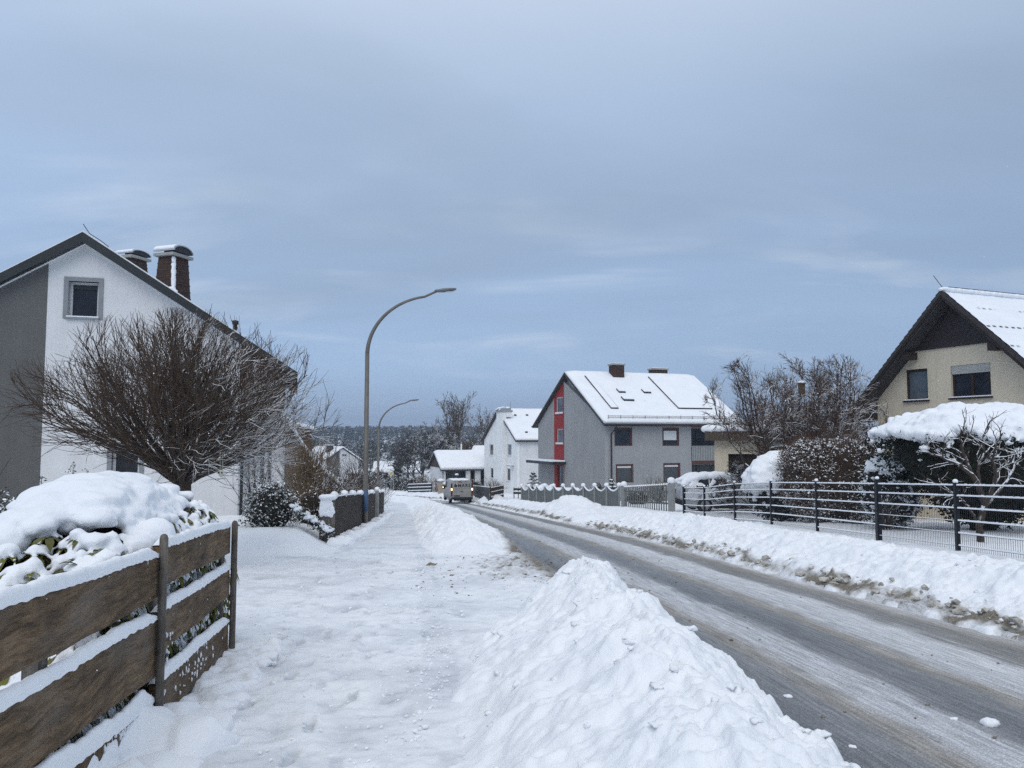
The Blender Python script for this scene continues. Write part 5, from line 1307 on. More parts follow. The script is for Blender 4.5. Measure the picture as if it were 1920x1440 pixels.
for k in range(N + 1):
    q = sp(k / N, 0) + s * .06; m = MB(); m.box(q.x - .045, q.x + .045, q.y - .045, q.y + .045, q.z - .3, q.z + 1.12); p_ = m.build('post', PGREY, o); m = MB(); m.blob((q.x, q.y, q.z + 1.19), (.13, .13, .12), 2, .05, rn); m.build('snow', SNOW, p_, True)
pk0 = Vector((at(1171, 940, 41.5).x, 41.5, 0)); pk1 = Vector((at(1257, 940, 33.5).x, 33.5, 0))
o = thing('picket_fence', 'grey picket fence with snowy tips leading to the wire mesh fence', 'fence', (pk1.x, pk1.y, ghs(pk1.x, pk1.y))); O = Vector(o.location); s = (pk1 - pk0).normalized().cross(Vector((0, 0, 1)))
def kp(f, z): q = pk0.lerp(pk1, f); return Vector((q.x, q.y, gz(q.y) + .32 + z)) - O
n = 22
for z in (.25, .75):
    m = MB(); m.prism([kp(0, z), kp(1, z), kp(1, z + .08), kp(0, z + .08)], s * -.03); m.build('rail', FGREY, o)
for k in range(n):
    f = (k + .5) / n; q = kp(f, 0); t = (pk1 - pk0).normalized() * .055; hh = .98 + .10 * f; m = MB(); m.prism([q - t + Vector((0, 0, -.2)), q + t + Vector((0, 0, -.2)), q + t + Vector((0, 0, hh)), q + Vector((0, 0, hh + .07)), q - t + Vector((0, 0, hh))], s * .025); p_ = m.build('picket', FGREY, o)
    m = MB(); m.blob(q + Vector((0, 0, hh + .06)), (.06, .06, .05), 1, .1, rn); m.build('snow', SNOW, p_, True)
for f, hh in ((-.02, 1.10), (1.02, 1.2)):
    q = kp(f, 0); m = MB(); m.box(q.x - .13, q.x + .13, q.y - .13, q.y + .13, q.z - .3, q.z + hh); p_ = m.build('pillar', PGREY, o, bevel=.02); m = MB(); m.blob((q.x, q.y, q.z + hh + .07), (.17, .17, .16), 3, .05, rn); m.build('snow', SNOW, p_, True)
# little garden things behind it
def small_spruce(name, label, px, py, Y, ht, rad, seed, snowp=.5, mat=None):
    P = at(px, py, Y); o = thing(name, label, 'conifer', (P.x, Y, ghs(P.x, Y))); rn = random.Random(seed); m = MB(); s = MB(); t = MB(); t.tube([(0, 0, -.2), (0, 0, ht * .95)], [.07, .01], 6); t.build('trunk', BARK, o)
    lv_ = max(7, int(ht / .22))
    for i in range(lv_):
        h = (i + .4) / lv_; L0 = rad * (1 - h) ** .85 + .06; nb = 9
        for b in range(nb):
            a = rn.uniform(0, 6.283); L = L0 * rn.uniform(.7, 1.12); d = Vector((math.cos(a), math.sin(a), 0)); q = max(3, int(L / .11))
            for k in range(q):
                f = (k + .5) / q; c = d * (L * f) + Vector((0, 0, h * ht + .1 - .22 * L * f * f + .08 * f)); cards(m, rn, c, .075, 5, .055)
                if rn.random() < snowp: s.blob(c + Vector((0, 0, .045)), (.085, .085, .04), 1, .2, rn)
    m.build('foliage', LEAFD if mat is None else mat, o); s.build('snow', SNOW, o, True); return o
small_spruce('spruce_tree', 'small snowy spruce before the red-striped grey house entrance', 1000, 912, 60.5, 2.15, .95, 5, .5)
small_spruce('dwarf_conifer', 'narrow conifer almost wholly covered in snow under the grey house windows', 1147, 915, 50, 1.45, .50, 6, 1.0)
P = at(1023, 910, 59); o = thing('round_shrub', 'small round shrub capped by snow right of the small spruce', 'bush', (P.x, 59, ghs(P.x, 59))); m = MB()
for k in range(200): cards(m, rn, Vector((rn.gauss(0, .3), rn.gauss(0, .3), rn.uniform(.05, .95))), .07, 3, .06)
m.build('foliage', LEAFD, o); m = MB()
for k in range(26): m.blob((rn.gauss(0, .26), rn.gauss(0, .26), 1.0 + rn.gauss(0, .07)), (.26, .26, .15), 2, .15, rn)
m.build('snow', SNOW, o, True)
P = at(1061, 912, 57); o = thing('garden_table', 'round-cornered dark garden table under a thick slab of snow', 'table', (P.x, 57, ghs(P.x, 57))); m = MB(); m.box(-.95, .95, -.45, .45, .70, .76); m.build('table_top', DARKM, o, bevel=.02)
for sx in (-.85, .85):
    for sy in (-.38, .38): m = MB(); m.box(sx - .04, sx + .04, sy - .04, sy + .04, -.2, .698); m.build('leg', DARKM, o)
m = MB(); m.box(-.98, .98, -.48, .48, .762, 1.0); m.build('snow', SNOW, o, bevel=.1)
leafy('garden_shrub', 'dark leafy shrub beside the snow-covered narrow conifer', 'bush', gl(1122, 918, 51), (.55, .5, 1.2), 300, LEAFD, .05, 'dome', 31, 12, TWIG, k=4)
leafy('garden_shrub', 'bare twiggy shrub under the right ground-floor window of the grey house', 'bush', gl(1235, 915, 50), (.8, .6, 1.5), 160, BEECH, .03, 'vase', 32, 50, TWIG, core=False, k=2)
leafy('garden_shrub', 'low frosted shrub behind the picket fence', 'bush', gl(1195, 915, 48), (.8, .6, .9), 260, LEAFS, .04, 'dome', 33, 20, TWIG, k=3)
leafy('garden_shrub', 'bare ornamental grass clump before the white chimney house', 'bush', gl(925, 915, 74), (1.0, .7, 1.5), 60, TWIGB, .03, 'vase', 34, 110, TWIGB, core=False, k=2)
leafy('garden_shrub', 'dark snowy shrub rising behind the roof of the van', 'bush', gl(886, 912, 76), (1.3, .9, 1.7), 330, LEAFS, .07, 'dome', 35, 30, TWIG, k=4)
leafy('garden_shrub', 'brown shrub before the bungalow left wall', 'bush', gl(818, 905, 92), (.9, .7, 1.5), 300, BEECH, .06, 'dome', 36, 40, TWIGB, core=False, k=3)
leafy('garden_shrub', 'tall brown frosted shrub left of the bungalow gable', 'bush', gl(795, 900, 96), (1.0, .9, 2.2), 420, BEECH, .07, 'dome', 37, 50, TWIGR, core=False, k=3)
# ================================================================ trees beyond the bend
def deciduous(name, label, px, pyb, Y, H_, cfg, seed, mat, mat2, r=.25, lean=0, group=None):
    P = at(px, pyb, Y); g0 = ghs(P.x, Y); o = thing(name, label, 'tree', (P.x, Y, g0), 0, group); rn = random.Random(seed); a = MB(); b = MB()
    nst = cfg.get('stems', 1)
    for k in range(nst):
        e = cfg.get('spread', 0); an = rn.uniform(0, 6.28); d = Vector((math.cos(an) * e + lean, math.sin(an) * e, 1)).normalized() if nst > 1 else Vector((lean, 0, 1)).normalized()
        grow(a, b, rn, Vector((rn.gauss(0, .12) * (nst > 1), rn.gauss(0, .12) * (nst > 1), -.15)), d, H_ * cfg.get('h0', .55) * (rn.uniform(.8, 1.1) if nst > 1 else 1), r, 0, cfg)
    a.build('trunk', mat, o); b.build('crown', mat2, o); return o
CF = dict(levels=5, split=3, seg=[6, 5, 4, 3, 2], wob=[.05, .10, .13, .15, .12], up=[.0, .04, .05, .03, .0], taper=[.45, .4, .4, .4, .5], sides=[8, 5, 4, 3, 3], kids=[11, 7, 6, 6], rk=[.55, .6, .6, .6], ang=[(28, 60), (25, 55), (22, 50), (20, 50)], len=[(.55, .85), (.45, .75), (.4, .7), (.4, .8)], rmin=.018)
CF['from'] = [.3, .25, .2, .15]
CT = dict(CF, ang=[(12, 30), (18, 40), (20, 45), (20, 50)], kids=[9, 6, 4, 3], stems=1, rmin=.03, len=[(.55, .9), (.4, .6), (.35, .6), (.4, .7)])
deciduous('bare_tree', 'big frosted bare tree with spreading branches left of the bungalow', 790, 905, 113, 10.6, dict(CF, h0=.58, rmin=.026), 71, TWIGFAR, TWIGFAR, .26)
deciduous('bare_tree', 'tall bare tree with upright limbs, left one of the pair above the bungalow', 843, 895, 122, 14.6, dict(CT, h0=.66), 72, TWIGFARB, TWIGFARB, .22)
deciduous('bare_tree', 'tall bare tree with upright limbs, right one of the pair above the bungalow', 863, 895, 122, 14.2, dict(CT, h0=.66), 73, TWIGFARB, TWIGFARB, .22, .04)
deciduous('bare_tree', 'brown bushy tree crown behind the bungalow roof', 875, 895, 112, 8.8, dict(CF, stems=3, spread=.3, h0=.58, rmin=.03), 74, TWIGFARB, TWIGFARB, .16)
deciduous('bare_tree', 'brown bushy tree crown just left of the bungalow chimney pipe', 845, 895, 114, 7.6, dict(CF, stems=3, spread=.3, h0=.58, rmin=.03), 75, TWIGFARB, TWIGFARB, .16)
deciduous('bare_tree', 'thin bare tree top behind the left gable edge of the white chimney house', 903, 895, 125, 12.2, dict(CT, h0=.66), 76, TWIGFARB, TWIGFARB, .2)
deciduous('bare_tree', 'dark frosted tree between the big frosted tree and the tall pair', 822, 895, 118, 9.0, dict(CF, stems=2, spread=.15, h0=.6, rmin=.03), 77, TWIGFAR, TWIGFAR, .2)
deciduous('bare_tree', 'frosted tree left of the big frosted tree, before the forest hill', 770, 905, 112, 7.6, dict(CF, stems=2, spread=.2, h0=.6, rmin=.028), 78, TWIGFAR, TWIGFAR, .16)
def spruce_far(px, pyb, pyt, Y, label, seed):
    a = at(px, pyb, Y); g0 = ghs(a.x, Y); zt = at(px, pyt, Y).z - g0; o = thing('spruce_tree', label, 'conifer', (a.x, Y, g0)); rn = random.Random(seed); m = MB(); t = MB(); t.tube([(0, 0, -.2), (0, 0, zt)], [.18, .02], 6); t.build('trunk', BARK, o)
    for k in range(520):
        h = rn.random() ** 1.2; an = rn.uniform(0, 6.28); rr = (zt * .24) * (1 - h) ** .8 * rn.uniform(.5, 1.05); cards(m, rn, Vector((math.cos(an) * rr, math.sin(an) * rr, .3 + h * (zt - .3) - .15 * rr)), .26, 2, .12)
    m.build('foliage', LEAFD, o)
spruce_far(745, 905, 862, 120, 'dark spruce beyond the priority sign between two snowy roofs', 1)
spruce_far(643, 850, 828, 210, 'dark spruce tip rising behind the distant white gable house', 2)
for i, (px, Y, w, hh, lb) in enumerate(((690, 108, 2.2, 2.0, 'frosted garden hedge at the bend beside the near lamp pole'), (757, 104, 2.6, 1.7, 'snowy hedge behind the yellow priority sign'), (780, 98, 1.8, 1.8, 'snowy bush left of the dark rail fence'), (712, 112, 2.2, 2.3, 'frosted bush left of the priority sign'))):
    leafy('roadside_bush', lb, 'bush', gl(px, 905, Y), (w, .8, hh), 520, LEAFS if i != 1 else LEAFD, .10, 'dome', 50 + i, 30, TWIG, k=3, spread=.18)
# ================================================================ forest on the far hill
rn = random.Random(91); nr = np.random.default_rng(7)
def conifer_proto(seed):
    r_ = random.Random(seed); m = MB(); tiers = 7; m.tube([(0, 0, 0), (0, 0, .9)], [.02, .006], 4, False)
    for i in range(tiers * 9):
        h = .16 + .82 * r_.random(); a = r_.uniform(0, 6.28); L = .22 * (1 - h) ** .7 * r_.uniform(.7, 1.2) + .03; d = Vector((math.cos(a), math.sin(a), 0)); s = Vector((-d.y, d.x, 0)) * (L * .45); z = h
        m.add([Vector((0, 0, z + .03)), d * L * .6 + s + Vector((0, 0, z - .01)), d * L + Vector((0, 0, z - .05)), d * L * .6 - s + Vector((0, 0, z - .01))], [[0, 1, 2, 3]])
    return np.array(m.V), np.array(m.F)
def pine_proto(seed):
    r_ = random.Random(seed); m = MB(); m.tube([(0, 0, 0), (0, 0, .9)], [.02, .008], 4, False)
    for i in range(80):
        a = r_.uniform(0, 6.28); h = r_.uniform(.5, 1); rr = .17 * math.sqrt(max(.02, 1 - ((h - .72) / .3) ** 2)) * r_.uniform(.3, 1.1); cards(m, r_, Vector((math.cos(a) * rr, math.sin(a) * rr, h)), .055, 1, .02, .3)
    return np.array(m.V), np.array(m.F)
protos = [conifer_proto(i) for i in range(4)] + [pine_proto(i) for i in range(4)]
VV = []; FF = []; off = 0
for k in range(4700):
    Y = 470 + 470 * rn.random() ** .9 if k < 3600 else rn.uniform(225, 470); r_ = rn.uniform(-.42, .30) if Y < 600 or True else 0; X = r_ * Y; ht = rn.uniform(11, 18) if k < 3600 else rn.uniform(5, 10); p, f = protos[rn.randrange(8)]
    if 470 < Y < 520 and rn.random() < .3: continue
    a = rn.uniform(0, 6.28); c, s = math.cos(a), math.sin(a); sc = np.array([ht * rn.uniform(.85, 1.25), ht * rn.uniform(.85, 1.25), ht]); q = p * sc; q = np.stack([q[:, 0] * c - q[:, 1] * s, q[:, 0] * s + q[:, 1] * c, q[:, 2]], -1) + np.array([X, Y, float(gz(Y)) - .4])
    VV.append(q); FF.append(f + off); off += len(q)
FOREST = snowy('forest_needles', (.032, .042, .034), .62, .5, .5, .05, nscale=.12, thr_noise=.7, bmp=0)
o = mesh_np('forest', np.concatenate(VV), np.concatenate(FF), FOREST); tag(o, 'distant snow-dusted conifer forest covering the low hill', 'forest', None, 'stuff')
# ================================================================ wire mesh fence on the right
NAVY = pmat('dark_navy_coating', (.006, .008, .013), .45, .2, 4, .03)
def mfp(Y): return Vector((8.95 - .1 * Y, Y, 0))
mf = thing('mesh_fence', 'dark navy wire mesh fence with snow lines along the right garden', 'fence', (8.95 - 2.78, 27.8, ghs(6.17, 27.8))); O = Vector(mf.location); rn = random.Random(12)
posts = [6.2, 8.5, 10.9, 13.3, 15.65, 18.15, 20.6, 23.1, 25.7, 27.8]
gb = [ghs(8.95 - .1 * y, y) + .0 for y in posts]
for i, y in enumerate(posts):
    p = mfp(y); p.z = gb[i]; p -= O; w = .030 if i != 4 and i != 9 else .045; hh = 1.17 if i != 4 else 1.22; m = MB(); m.box(p.x - w, p.x + w, p.y - w, p.y + w, p.z - .3, p.z + hh); po = m.build('post', NAVY, mf)
    m = MB(); m.blob((p.x, p.y, p.z + hh + .025), (.042, .042, .038), 2, .1, rn); m.build('snow', SNOW, po, True)
hts = (.10, .31, .52, .73, .94, 1.12)
for i in range(len(posts) - 1):
    a = mfp(posts[i]); a.z = gb[i]; b = mfp(posts[i + 1]); b.z = gb[i + 1]; a -= O; b -= O; d = (b - a); n = Vector((-d.y, d.x, 0)).normalized(); m = MB()
    def q(f, z, off=0): return a + d * f + n * off + Vector((0, 0, z))
    for k in range(50):
        f = (k + .5) / 50; m.tube([q(f, .03), q(f, 1.15)], .0032, 4, False)
    for z in hts:
        for off in (-.008, .008): m.tube([q(.01, z, off), q(.99, z, off)], .0045, 4, False)
    pn_ = m.build('mesh_panel', NAVY, mf)
    thin = i in (3,) ; vs = []; N = 60
    for zi, z in enumerate(hts):
        if (thin and zi < 3) or zi == 0 and i > 2 and i % 2: kk = .4
        else: kk = 1
        s = MB()
        for k in range(N):
            f0, f1 = .015 + .97 * k / N, .015 + .97 * (k + .96) / N; h = kk * (.029 + .011 * float(pn(k * .9, i * 7. + zi, 3))); 
            e = .016
            s.add([q(f0, z + .003, -e), q(f1, z + .003, -e), q(f1, z + .003, e), q(f0, z + .003, e), q(f0, z + h, -e * .6), q(f1, z + h, -e * .6), q(f1, z + h, e * .6), q(f0, z + h, e * .6)],
                  [[3, 2, 1, 0], [4, 5, 6, 7], [0, 1, 5, 4], [1, 2, 6, 5], [2, 3, 7, 6], [3, 0, 4, 7]])
        if s.V: s.build('snow', SNOW, pn_)
# ================================================================ clipped shrubs behind it
def blob_bush(name, label, loc, r, cards_n, mat, csize, seed, snow_fn, voxel=.04, flat=.6, k=4, ground=.25, mats=None, twigs=0):
    o = thing(name, label, 'bush', loc); rn = random.Random(seed); m = MB(); s = MB(); c = MB(); V, F = ico(4); rx, ry, rz_ = r
    def pt(v, q=1.0):
        # squarish dome
        f = lambda t, p: math.copysign(abs(t) ** p, t)
        a = math.atan2(v.y, v.x); wob = 1 + .05 * math.sin(a * 3 + seed) + .04 * math.sin(a * 5 + v.z * 4)
        return Vector((f(v.x, flat) * rx * q * wob, f(v.y, flat) * ry * q * wob, (f(v.z, flat) if v.z > 0 else v.z) * rz_ * .5 * q + rz_ * .5))
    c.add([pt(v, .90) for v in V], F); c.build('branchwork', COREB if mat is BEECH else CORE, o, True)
    for i in range(cards_n):
        v = Vector((rn.gauss(0, 1), rn.gauss(0, 1), rn.gauss(0, 1))).normalized(); p = pt(v, rn.uniform(.88, 1.03)); cards(m, rn, p, csize, k, csize * 1.6)
        h = snow_fn(v, p, rn)
        if h > 0: s.blob(p + Vector((0, 0, h * .3)), (h * 1.3, h * 1.3, h * .8), 2, .15, rn)
    m.build('foliage', mat, o)
    if len(s.V): remesh(s, 'snow', SNOW, o, voxel, 2)
    if twigs:
        t = MB()
        for i in range(twigs):
            v = Vector((rn.gauss(0, 1), rn.gauss(0, 1), abs(rn.gauss(0, 1)))).normalized(); p = pt(v, .85); d = (v + Vector((rn.gauss(0, .3), rn.gauss(0, .3), .5))).normalized(); pts, rad = limb(rn, p, d, rn.uniform(.3, .55), 3, .12, .03, .006, .003); t.tube(pts, rad, 3, False)
        t.build('twigs', TWIGR, o)
    return o
p = at(1466, 985, 25.0)
blob_bush('clipped_evergreen', 'round clipped evergreen with a smooth snow cap left of the brown beech dome', (p.x, 25.0, ghs(p.x, 25)), (1.08, 1.05, 2.15), 1500, LEAFD, .045, 3,
          lambda v, p, r: (r.uniform(.13, .17) if v.z > .12 + .25 * max(0, v.x) - .2 * max(0, -v.x) else (.07 if r.random() < .13 else 0)), .04, 1.0)
p = at(1560, 990, 22.6)
blob_bush('beech_hedge', 'large clipped brown beech dome dusted with snow between two evergreens', (p.x, 22.6, ghs(p.x, 22.6)), (1.34, 1.15, 2.42), 5200, BEECH, .036, 4,
          lambda v, p, r: (r.uniform(.018, .042) if r.random() < .16 * max(.25, v.z + .4) else 0), .018, .62, twigs=1500)
p = at(1672, 1000, 19.6)
blob_bush('clipped_evergreen', 'ragged evergreen cone streaked with snow right of the brown beech dome', (p.x, 19.6, ghs(p.x, 19.6)), (.66, .62, 1.72), 900, LEAFD, .042, 5,
          lambda v, p, r: (r.uniform(.08, .15) if v.z > .70 and v.x < .3 else (r.uniform(.02, .05) if r.random() < .55 else 0)), .026, .95)
p = at(1662, 1000, 18.9)
o = thing('thin_shrub', 'thin upright shrub plastered with snow in front of the evergreen cone', 'bush', (p.x, 18.9, ghs(p.x, 18.9))); rn = random.Random(8); a = MB()
for k in range(26):
    an = rn.uniform(0, 6.28); pts, rad = limb(rn, Vector((rn.gauss(0, .05), rn.gauss(0, .05), -.05)), Vector((math.cos(an) * .35, math.sin(an) * .35, 1)), rn.uniform(.6, 1.25), 5, .1, .02, .013, .005); a.tube(pts, rad, 4, False)
    for j in range(4):
        q = rn.randrange(1, 5); d = perp(rn, (pts[q] - pts[q - 1]).normalized(), R(35)); p2, r2 = limb(rn, pts[q], d, .28, 3, .12, .05, .008, .004); a.tube(p2, r2, 3, False)
a.build('stems', BARK2, o)
# ================================================================ big umbrella yew under snow
p = at(1858, 1010, 18.4); yw = thing('yew_tree', 'wide dark yew with thick snow canopy in front of the cream house', 'tree', (p.x - .15, 18.4, ghs(p.x, 18.4))); rn = random.Random(14)
yz = lambda py, Y=16.5: at(1800, py, Y).z - yw.location.z
m = MB()
for k in range(7):
    a = k * .9; m.tube([(rn.gauss(0, .15), rn.gauss(0, .15), -.2), (.25 * math.cos(a), .25 * math.sin(a), .5), (1.3 * math.cos(a), 1.3 * math.sin(a), 1.7)], [.16, .12, .05], 7)
m.build('trunk', DBROWN, yw, True)
def yrad(z):      # silhouette radius by height
    return float(np.interp(z, [.0, .45, 1.0, 1.55, 1.9, 2.3, 2.65, 2.95], [.35, .8, 1.6, 2.15, 2.34, 2.2, 1.7, .3]))
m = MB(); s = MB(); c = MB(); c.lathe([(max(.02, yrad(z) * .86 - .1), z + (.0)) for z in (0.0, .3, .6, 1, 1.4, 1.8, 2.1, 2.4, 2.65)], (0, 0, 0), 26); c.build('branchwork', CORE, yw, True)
for i in range(3000):
    z = rn.uniform(.25, 2.9) if i % 3 else rn.uniform(1.5, 2.9); a = rn.uniform(0, 6.283); wob = 1 + .06 * math.sin(a * 5 + z * 3) + .04 * math.sin(a * 9); r_ = yrad(z) * wob * rn.uniform(.86, 1.03); q = Vector((r_ * math.cos(a), r_ * math.sin(a), z))
    if z < 2.3: cards(m, rn, q, .055, 4, .09)
    if z > 1.5:
        lim = z - 1.78 + .25 * math.sin(a * 7 + 1) + .18 * math.sin(a * 15) + .10 * math.sin(a * 31)
        if lim > .06 and rn.random() < min(.7, .10 + lim * .5): h = rn.uniform(.035, .085) * (1 + .5 * (z > 2.4)); s.blob(q + Vector((0, 0, h * .5)), (h * 1.3, h * 1.3, h * .85), 2, .2, rn)
for i in range(520):
    a = rn.uniform(0, 6.283); r_ = 2.12 * math.sqrt(rn.random()); wob = 1 + .06 * math.sin(a * 5 + 7); z = float(np.interp(r_, [0, 1.0, 1.6, 1.95, 2.15], [2.80, 2.72, 2.55, 2.36, 2.2])); h = rn.uniform(.14, .25); s.blob((r_ * wob * math.cos(a), r_ * wob * math.sin(a), z + .02 + .05 * math.sin(a * 3 + r_ * 2)), (h * 1.3, h * 1.3, h * .7), 2, .12, rn)
m.build('foliage', YEWG, yw); remesh(s, 'snow', SNOW, yw, .034, 2)
# second yew mound at the picture edge
# ================================================================ crooked small tree in front of the yew
p = at(1838, 1022, 15.3); ct = thing('crooked_tree', 'small crooked bare tree with snow on its branches before the dark yew', 'tree', (p.x, 15.3, ghs(p.x, 15.3))); rn = random.Random(15); a = MB(); b = MB(); L0 = Vector(ct.location)
def cp(px, py, dy=0): return at(px, py, 15.3 + dy) - L0
main = [([(1840, 1062), (1840, 1024), (1836, 985), (1846, 950), (1838, 915), (1822, 890)], 0, .075, .05), ([(1822, 890), (1800, 872), (1782, 865), (1755, 853), (1722, 846)], -.2, .042, .016), ([(1838, 915), (1818, 880), (1808, 850), (1800, 822), (1802, 800)], .3, .045, .016), ([(1846, 950), (1862, 915), (1868, 890), (1862, 865), (1866, 835), (1880, 812)], -.3, .045, .014),
        ([(1838, 915), (1834, 880), (1846, 850), (1842, 825), (1855, 800)], .1, .035, .014), ([(1846, 950), (1885, 905), (1900, 880), (1915, 850)], .3, .035, .014), ([(1836, 985), (1815, 950), (1800, 935), (1775, 920), (1750, 905)], .2, .03, .010)]
for pl, dy, r0, r1 in main:
    pts = [cp(x, y, dy * i / (len(pl) - 1)) for i, (x, y) in enumerate(pl)]; n = len(pts); sm = []
    for i in range(n - 1):
        for k in range(4): sm.append(pts[i].lerp(pts[i + 1], k / 4) + Vector((rn.gauss(0, .008), rn.gauss(0, .01), rn.gauss(0, .008))))
    sm.append(pts[-1]); a.tube(sm, [lerp(r0, r1, i / (len(sm) - 1)) for i in range(len(sm))], 7, False)
    if r0 < .07:
        for k in range(11):
            j = rn.randrange(4, len(sm)); d = perp(rn, (sm[j] - sm[j - 1]).normalized(), R(rn.uniform(30, 65))); p2, r2 = limb(rn, sm[j], d, rn.uniform(.3, .7), 6, .22, .04, .013, .005); b.tube(p2, r2, 4, False)
            for q in range(4):
                j2 = rn.randrange(1, 6); d = perp(rn, (p2[j2] - p2[j2 - 1]).normalized(), R(rn.uniform(30, 60))); p3, r3 = limb(rn, p2[j2], d, rn.uniform(.12, .3), 4, .2, .03, .006, .003); b.tube(p3, r3, 3, False)
a.build('trunk', BARK2, ct, True); b.build('crown', BARK2, ct)
# ================================================================ bare fruit trees
CA = dict(levels=5, split=3, seg=[9, 8, 6, 4, 3], wob=[.08, .13, .16, .16, .12], up=[.015, .06, .07, .05, .02], taper=[.45, .35, .4, .4, .5], sides=[8, 6, 4, 3, 3], kids=[8, 8, 7, 5], rk=[.6, .6, .6, .6], ang=[(25, 60), (25, 60), (25, 55), (20, 50)], len=[(.45, .8), (.35, .65), (.35, .65), (.4, .7)], rmin=.007)
CA['from'] = [.22, .2, .15, .15]
def env_reach(env, p, d):
    c, rx, rz_ = env; q = p - c; A = (d.x ** 2 + d.y ** 2) / rx ** 2 + d.z ** 2 / rz_ ** 2; Bq = 2 * ((q.x * d.x + q.y * d.y) / rx ** 2 + q.z * d.z / rz_ ** 2); Cq = (q.x ** 2 + q.y ** 2) / rx ** 2 + q.z ** 2 / rz_ ** 2 - 1; disc = Bq * Bq - 4 * A * Cq
    return (-Bq + math.sqrt(disc)) / (2 * A) if disc > 0 else 0
def fruit_env(name, label, px, Y, seed, cpx, cpy, rpx, rpy, stems, r, mat2, twig=5):
    P = at(px, 880, Y); g0 = ghs(P.x, Y); o = thing(name, label, 'tree', (P.x, Y, g0)); rn = random.Random(seed); a = MB(); b = MB(); O = Vector(o.location)
    c = at(cpx, cpy, Y) - O; env = (c, rpx / FPX * Y, rpy / FPX * Y); fork = Vector((0, 0, .7)); a.tube([(0, 0, -.2), (0, 0, .75)], [r * 2.2, r * 1.7], 9)
    for i in range(stems):
        v = Vector((rn.gauss(0, 1.25), rn.gauss(0, 1), rn.gauss(.35, .6))).normalized(); tgt = c + Vector((v.x * env[1], v.y * env[1], v.z * env[2])) * .92; d = tgt - fork; L = d.length
        p0 = fork + Vector((rn.gauss(0, .08), rn.gauss(0, .08), rn.uniform(-.2, .15))); bow = Vector((d.x, d.y, 0)) * .12
        pts = []; n = 10
        for k in range(n + 1):
            f = k / n; pts.append(p0 + d * f + (bow - Vector((0, 0, .10 * L))) * math.sin(math.pi * f) * .8 + Vector((rn.gauss(0, .05), rn.gauss(0, .05), rn.gauss(0, .05))) * (f > 0))
        rad = [lerp(r * rn.uniform(.55, .8), .012, (k / n) ** .8) for k in range(n + 1)]; a.tube(pts, rad, 6, False)
        for k in range(12):
            f = rn.uniform(.32, .99) * n; j = min(n - 1, int(f)); p = pts[j].lerp(pts[j + 1], f - j); dd = perp(rn, (pts[j + 1] - pts[j]).normalized(), R(rn.uniform(25, 75))); dd = (dd + Vector((0, 0, .25))).normalized(); l2 = min(env_reach(env, p, dd) * rn.uniform(.75, 1.05), rn.uniform(.6, 1.5))
            if l2 < .15: continue
            p2, r2 = limb(rn, p, dd, l2, 6, .16, .05, max(.014, rad[j] * .5), .006); (a if k % 2 else b).tube(p2, r2, 4, False)
            for q in range(7):
                f2 = rn.uniform(.1, .99) * 6; j2 = min(5, int(f2)); pp = p2[j2].lerp(p2[j2 + 1], f2 - j2); d3 = perp(rn, (p2[j2 + 1] - p2[j2]).normalized(), R(rn.uniform(25, 65))); l3 = min(env_reach(env, pp, d3) * 1.1, rn.uniform(.25, .7))
                if l3 < .08: continue
                p3, r3 = limb(rn, pp, d3, l3, 4, .14, .06, .0095, .0045); b.tube(p3, r3, 3, False)
                for w in range(twig):
                    j3 = rn.randrange(1, 5); d4 = perp(rn, (p3[j3] - p3[j3 - 1]).normalized(), R(rn.uniform(20, 55))); l4 = min(env_reach(env, p3[j3], d4) * 1.15, rn.uniform(.1, .32))
                    if l4 > .04: b.tube(*limb(rn, p3[j3], d4, l4, 2, .1, .05, .0065, .0035), 3, False)
    a.build('trunk', BARK2, o); b.build('crown', mat2, o); return o
def fruit(name, label, px, Y, seed, dirs, Ht, r, mat2, pyb=880):
    P = at(px, pyb, Y); g0 = ghs(P.x, Y); o = thing(name, label, 'tree', (P.x, Y, g0)); rn = random.Random(seed); a = MB(); b = MB()
    for d, L in dirs: grow(a, b, rn, Vector((d[0] * .15, d[1] * .15, .25)), Vector(d), L, r, 0, CA)
    a.tube([(0, 0, -.2), (0, 0, .55)], [r * 1.9, r * 1.5], 9); a.build('trunk', BARK2, o); b.build('crown', mat2, o); return o
fruit_env('fruit_tree', 'bare spreading fruit tree in front of the flat garage, branches reaching left', 1478, 29.5, 101, 1438, 772, 118, 112, 22, .10, TWIGR, 6)
fruit_env('fruit_tree', 'bare fruit tree with upright snowy limbs beside the cream house gable', 1548, 28.2, 102, 1562, 774, 100, 110, 20, .10, TWIGR, 6)
fruit_env('fruit_tree', 'finer brown bare tree filling the gap between the two fruit trees', 1505, 33.0, 107, 1502, 772, 98, 104, 14, .07, TWIGR, 6)
fruit('twiggy_shrub', 'low dark snowy-branched shrub between the parked car and the smooth round evergreen', 1412, 31.0, 103, [((-.7, 0, .75), 1.25), ((-.3, .2, 1), 1.4), ((.3, 0, 1), 1.35), ((-.9, -.1, .35), 1.1)], 3, .035, BARK2)
P = at(1503, 728, 28.9); o = thing('nest_box', 'small brown nest box with snowy lid in the bare fruit tree', 'nest box', P); m = MB(); m.box(-.10, .10, -.1, .1, -.2, .17); b0 = m.build('box', OLDWOOD, o); m = MB(); m.box(-.13, .13, -.14, .12, .171, .195); m.build('lid', OLDWOOD, o); m = MB(); m.blob((0, 0, .22), (.14, .13, .07), 2, .1, rn); m.build('snow', SNOW, o, True); m = MB(); m.lathe([(.025, -.105), (.025, -.098)], (0, 0, .05), 10, 'y'); m.build('entrance_hole', DARKM, b0)
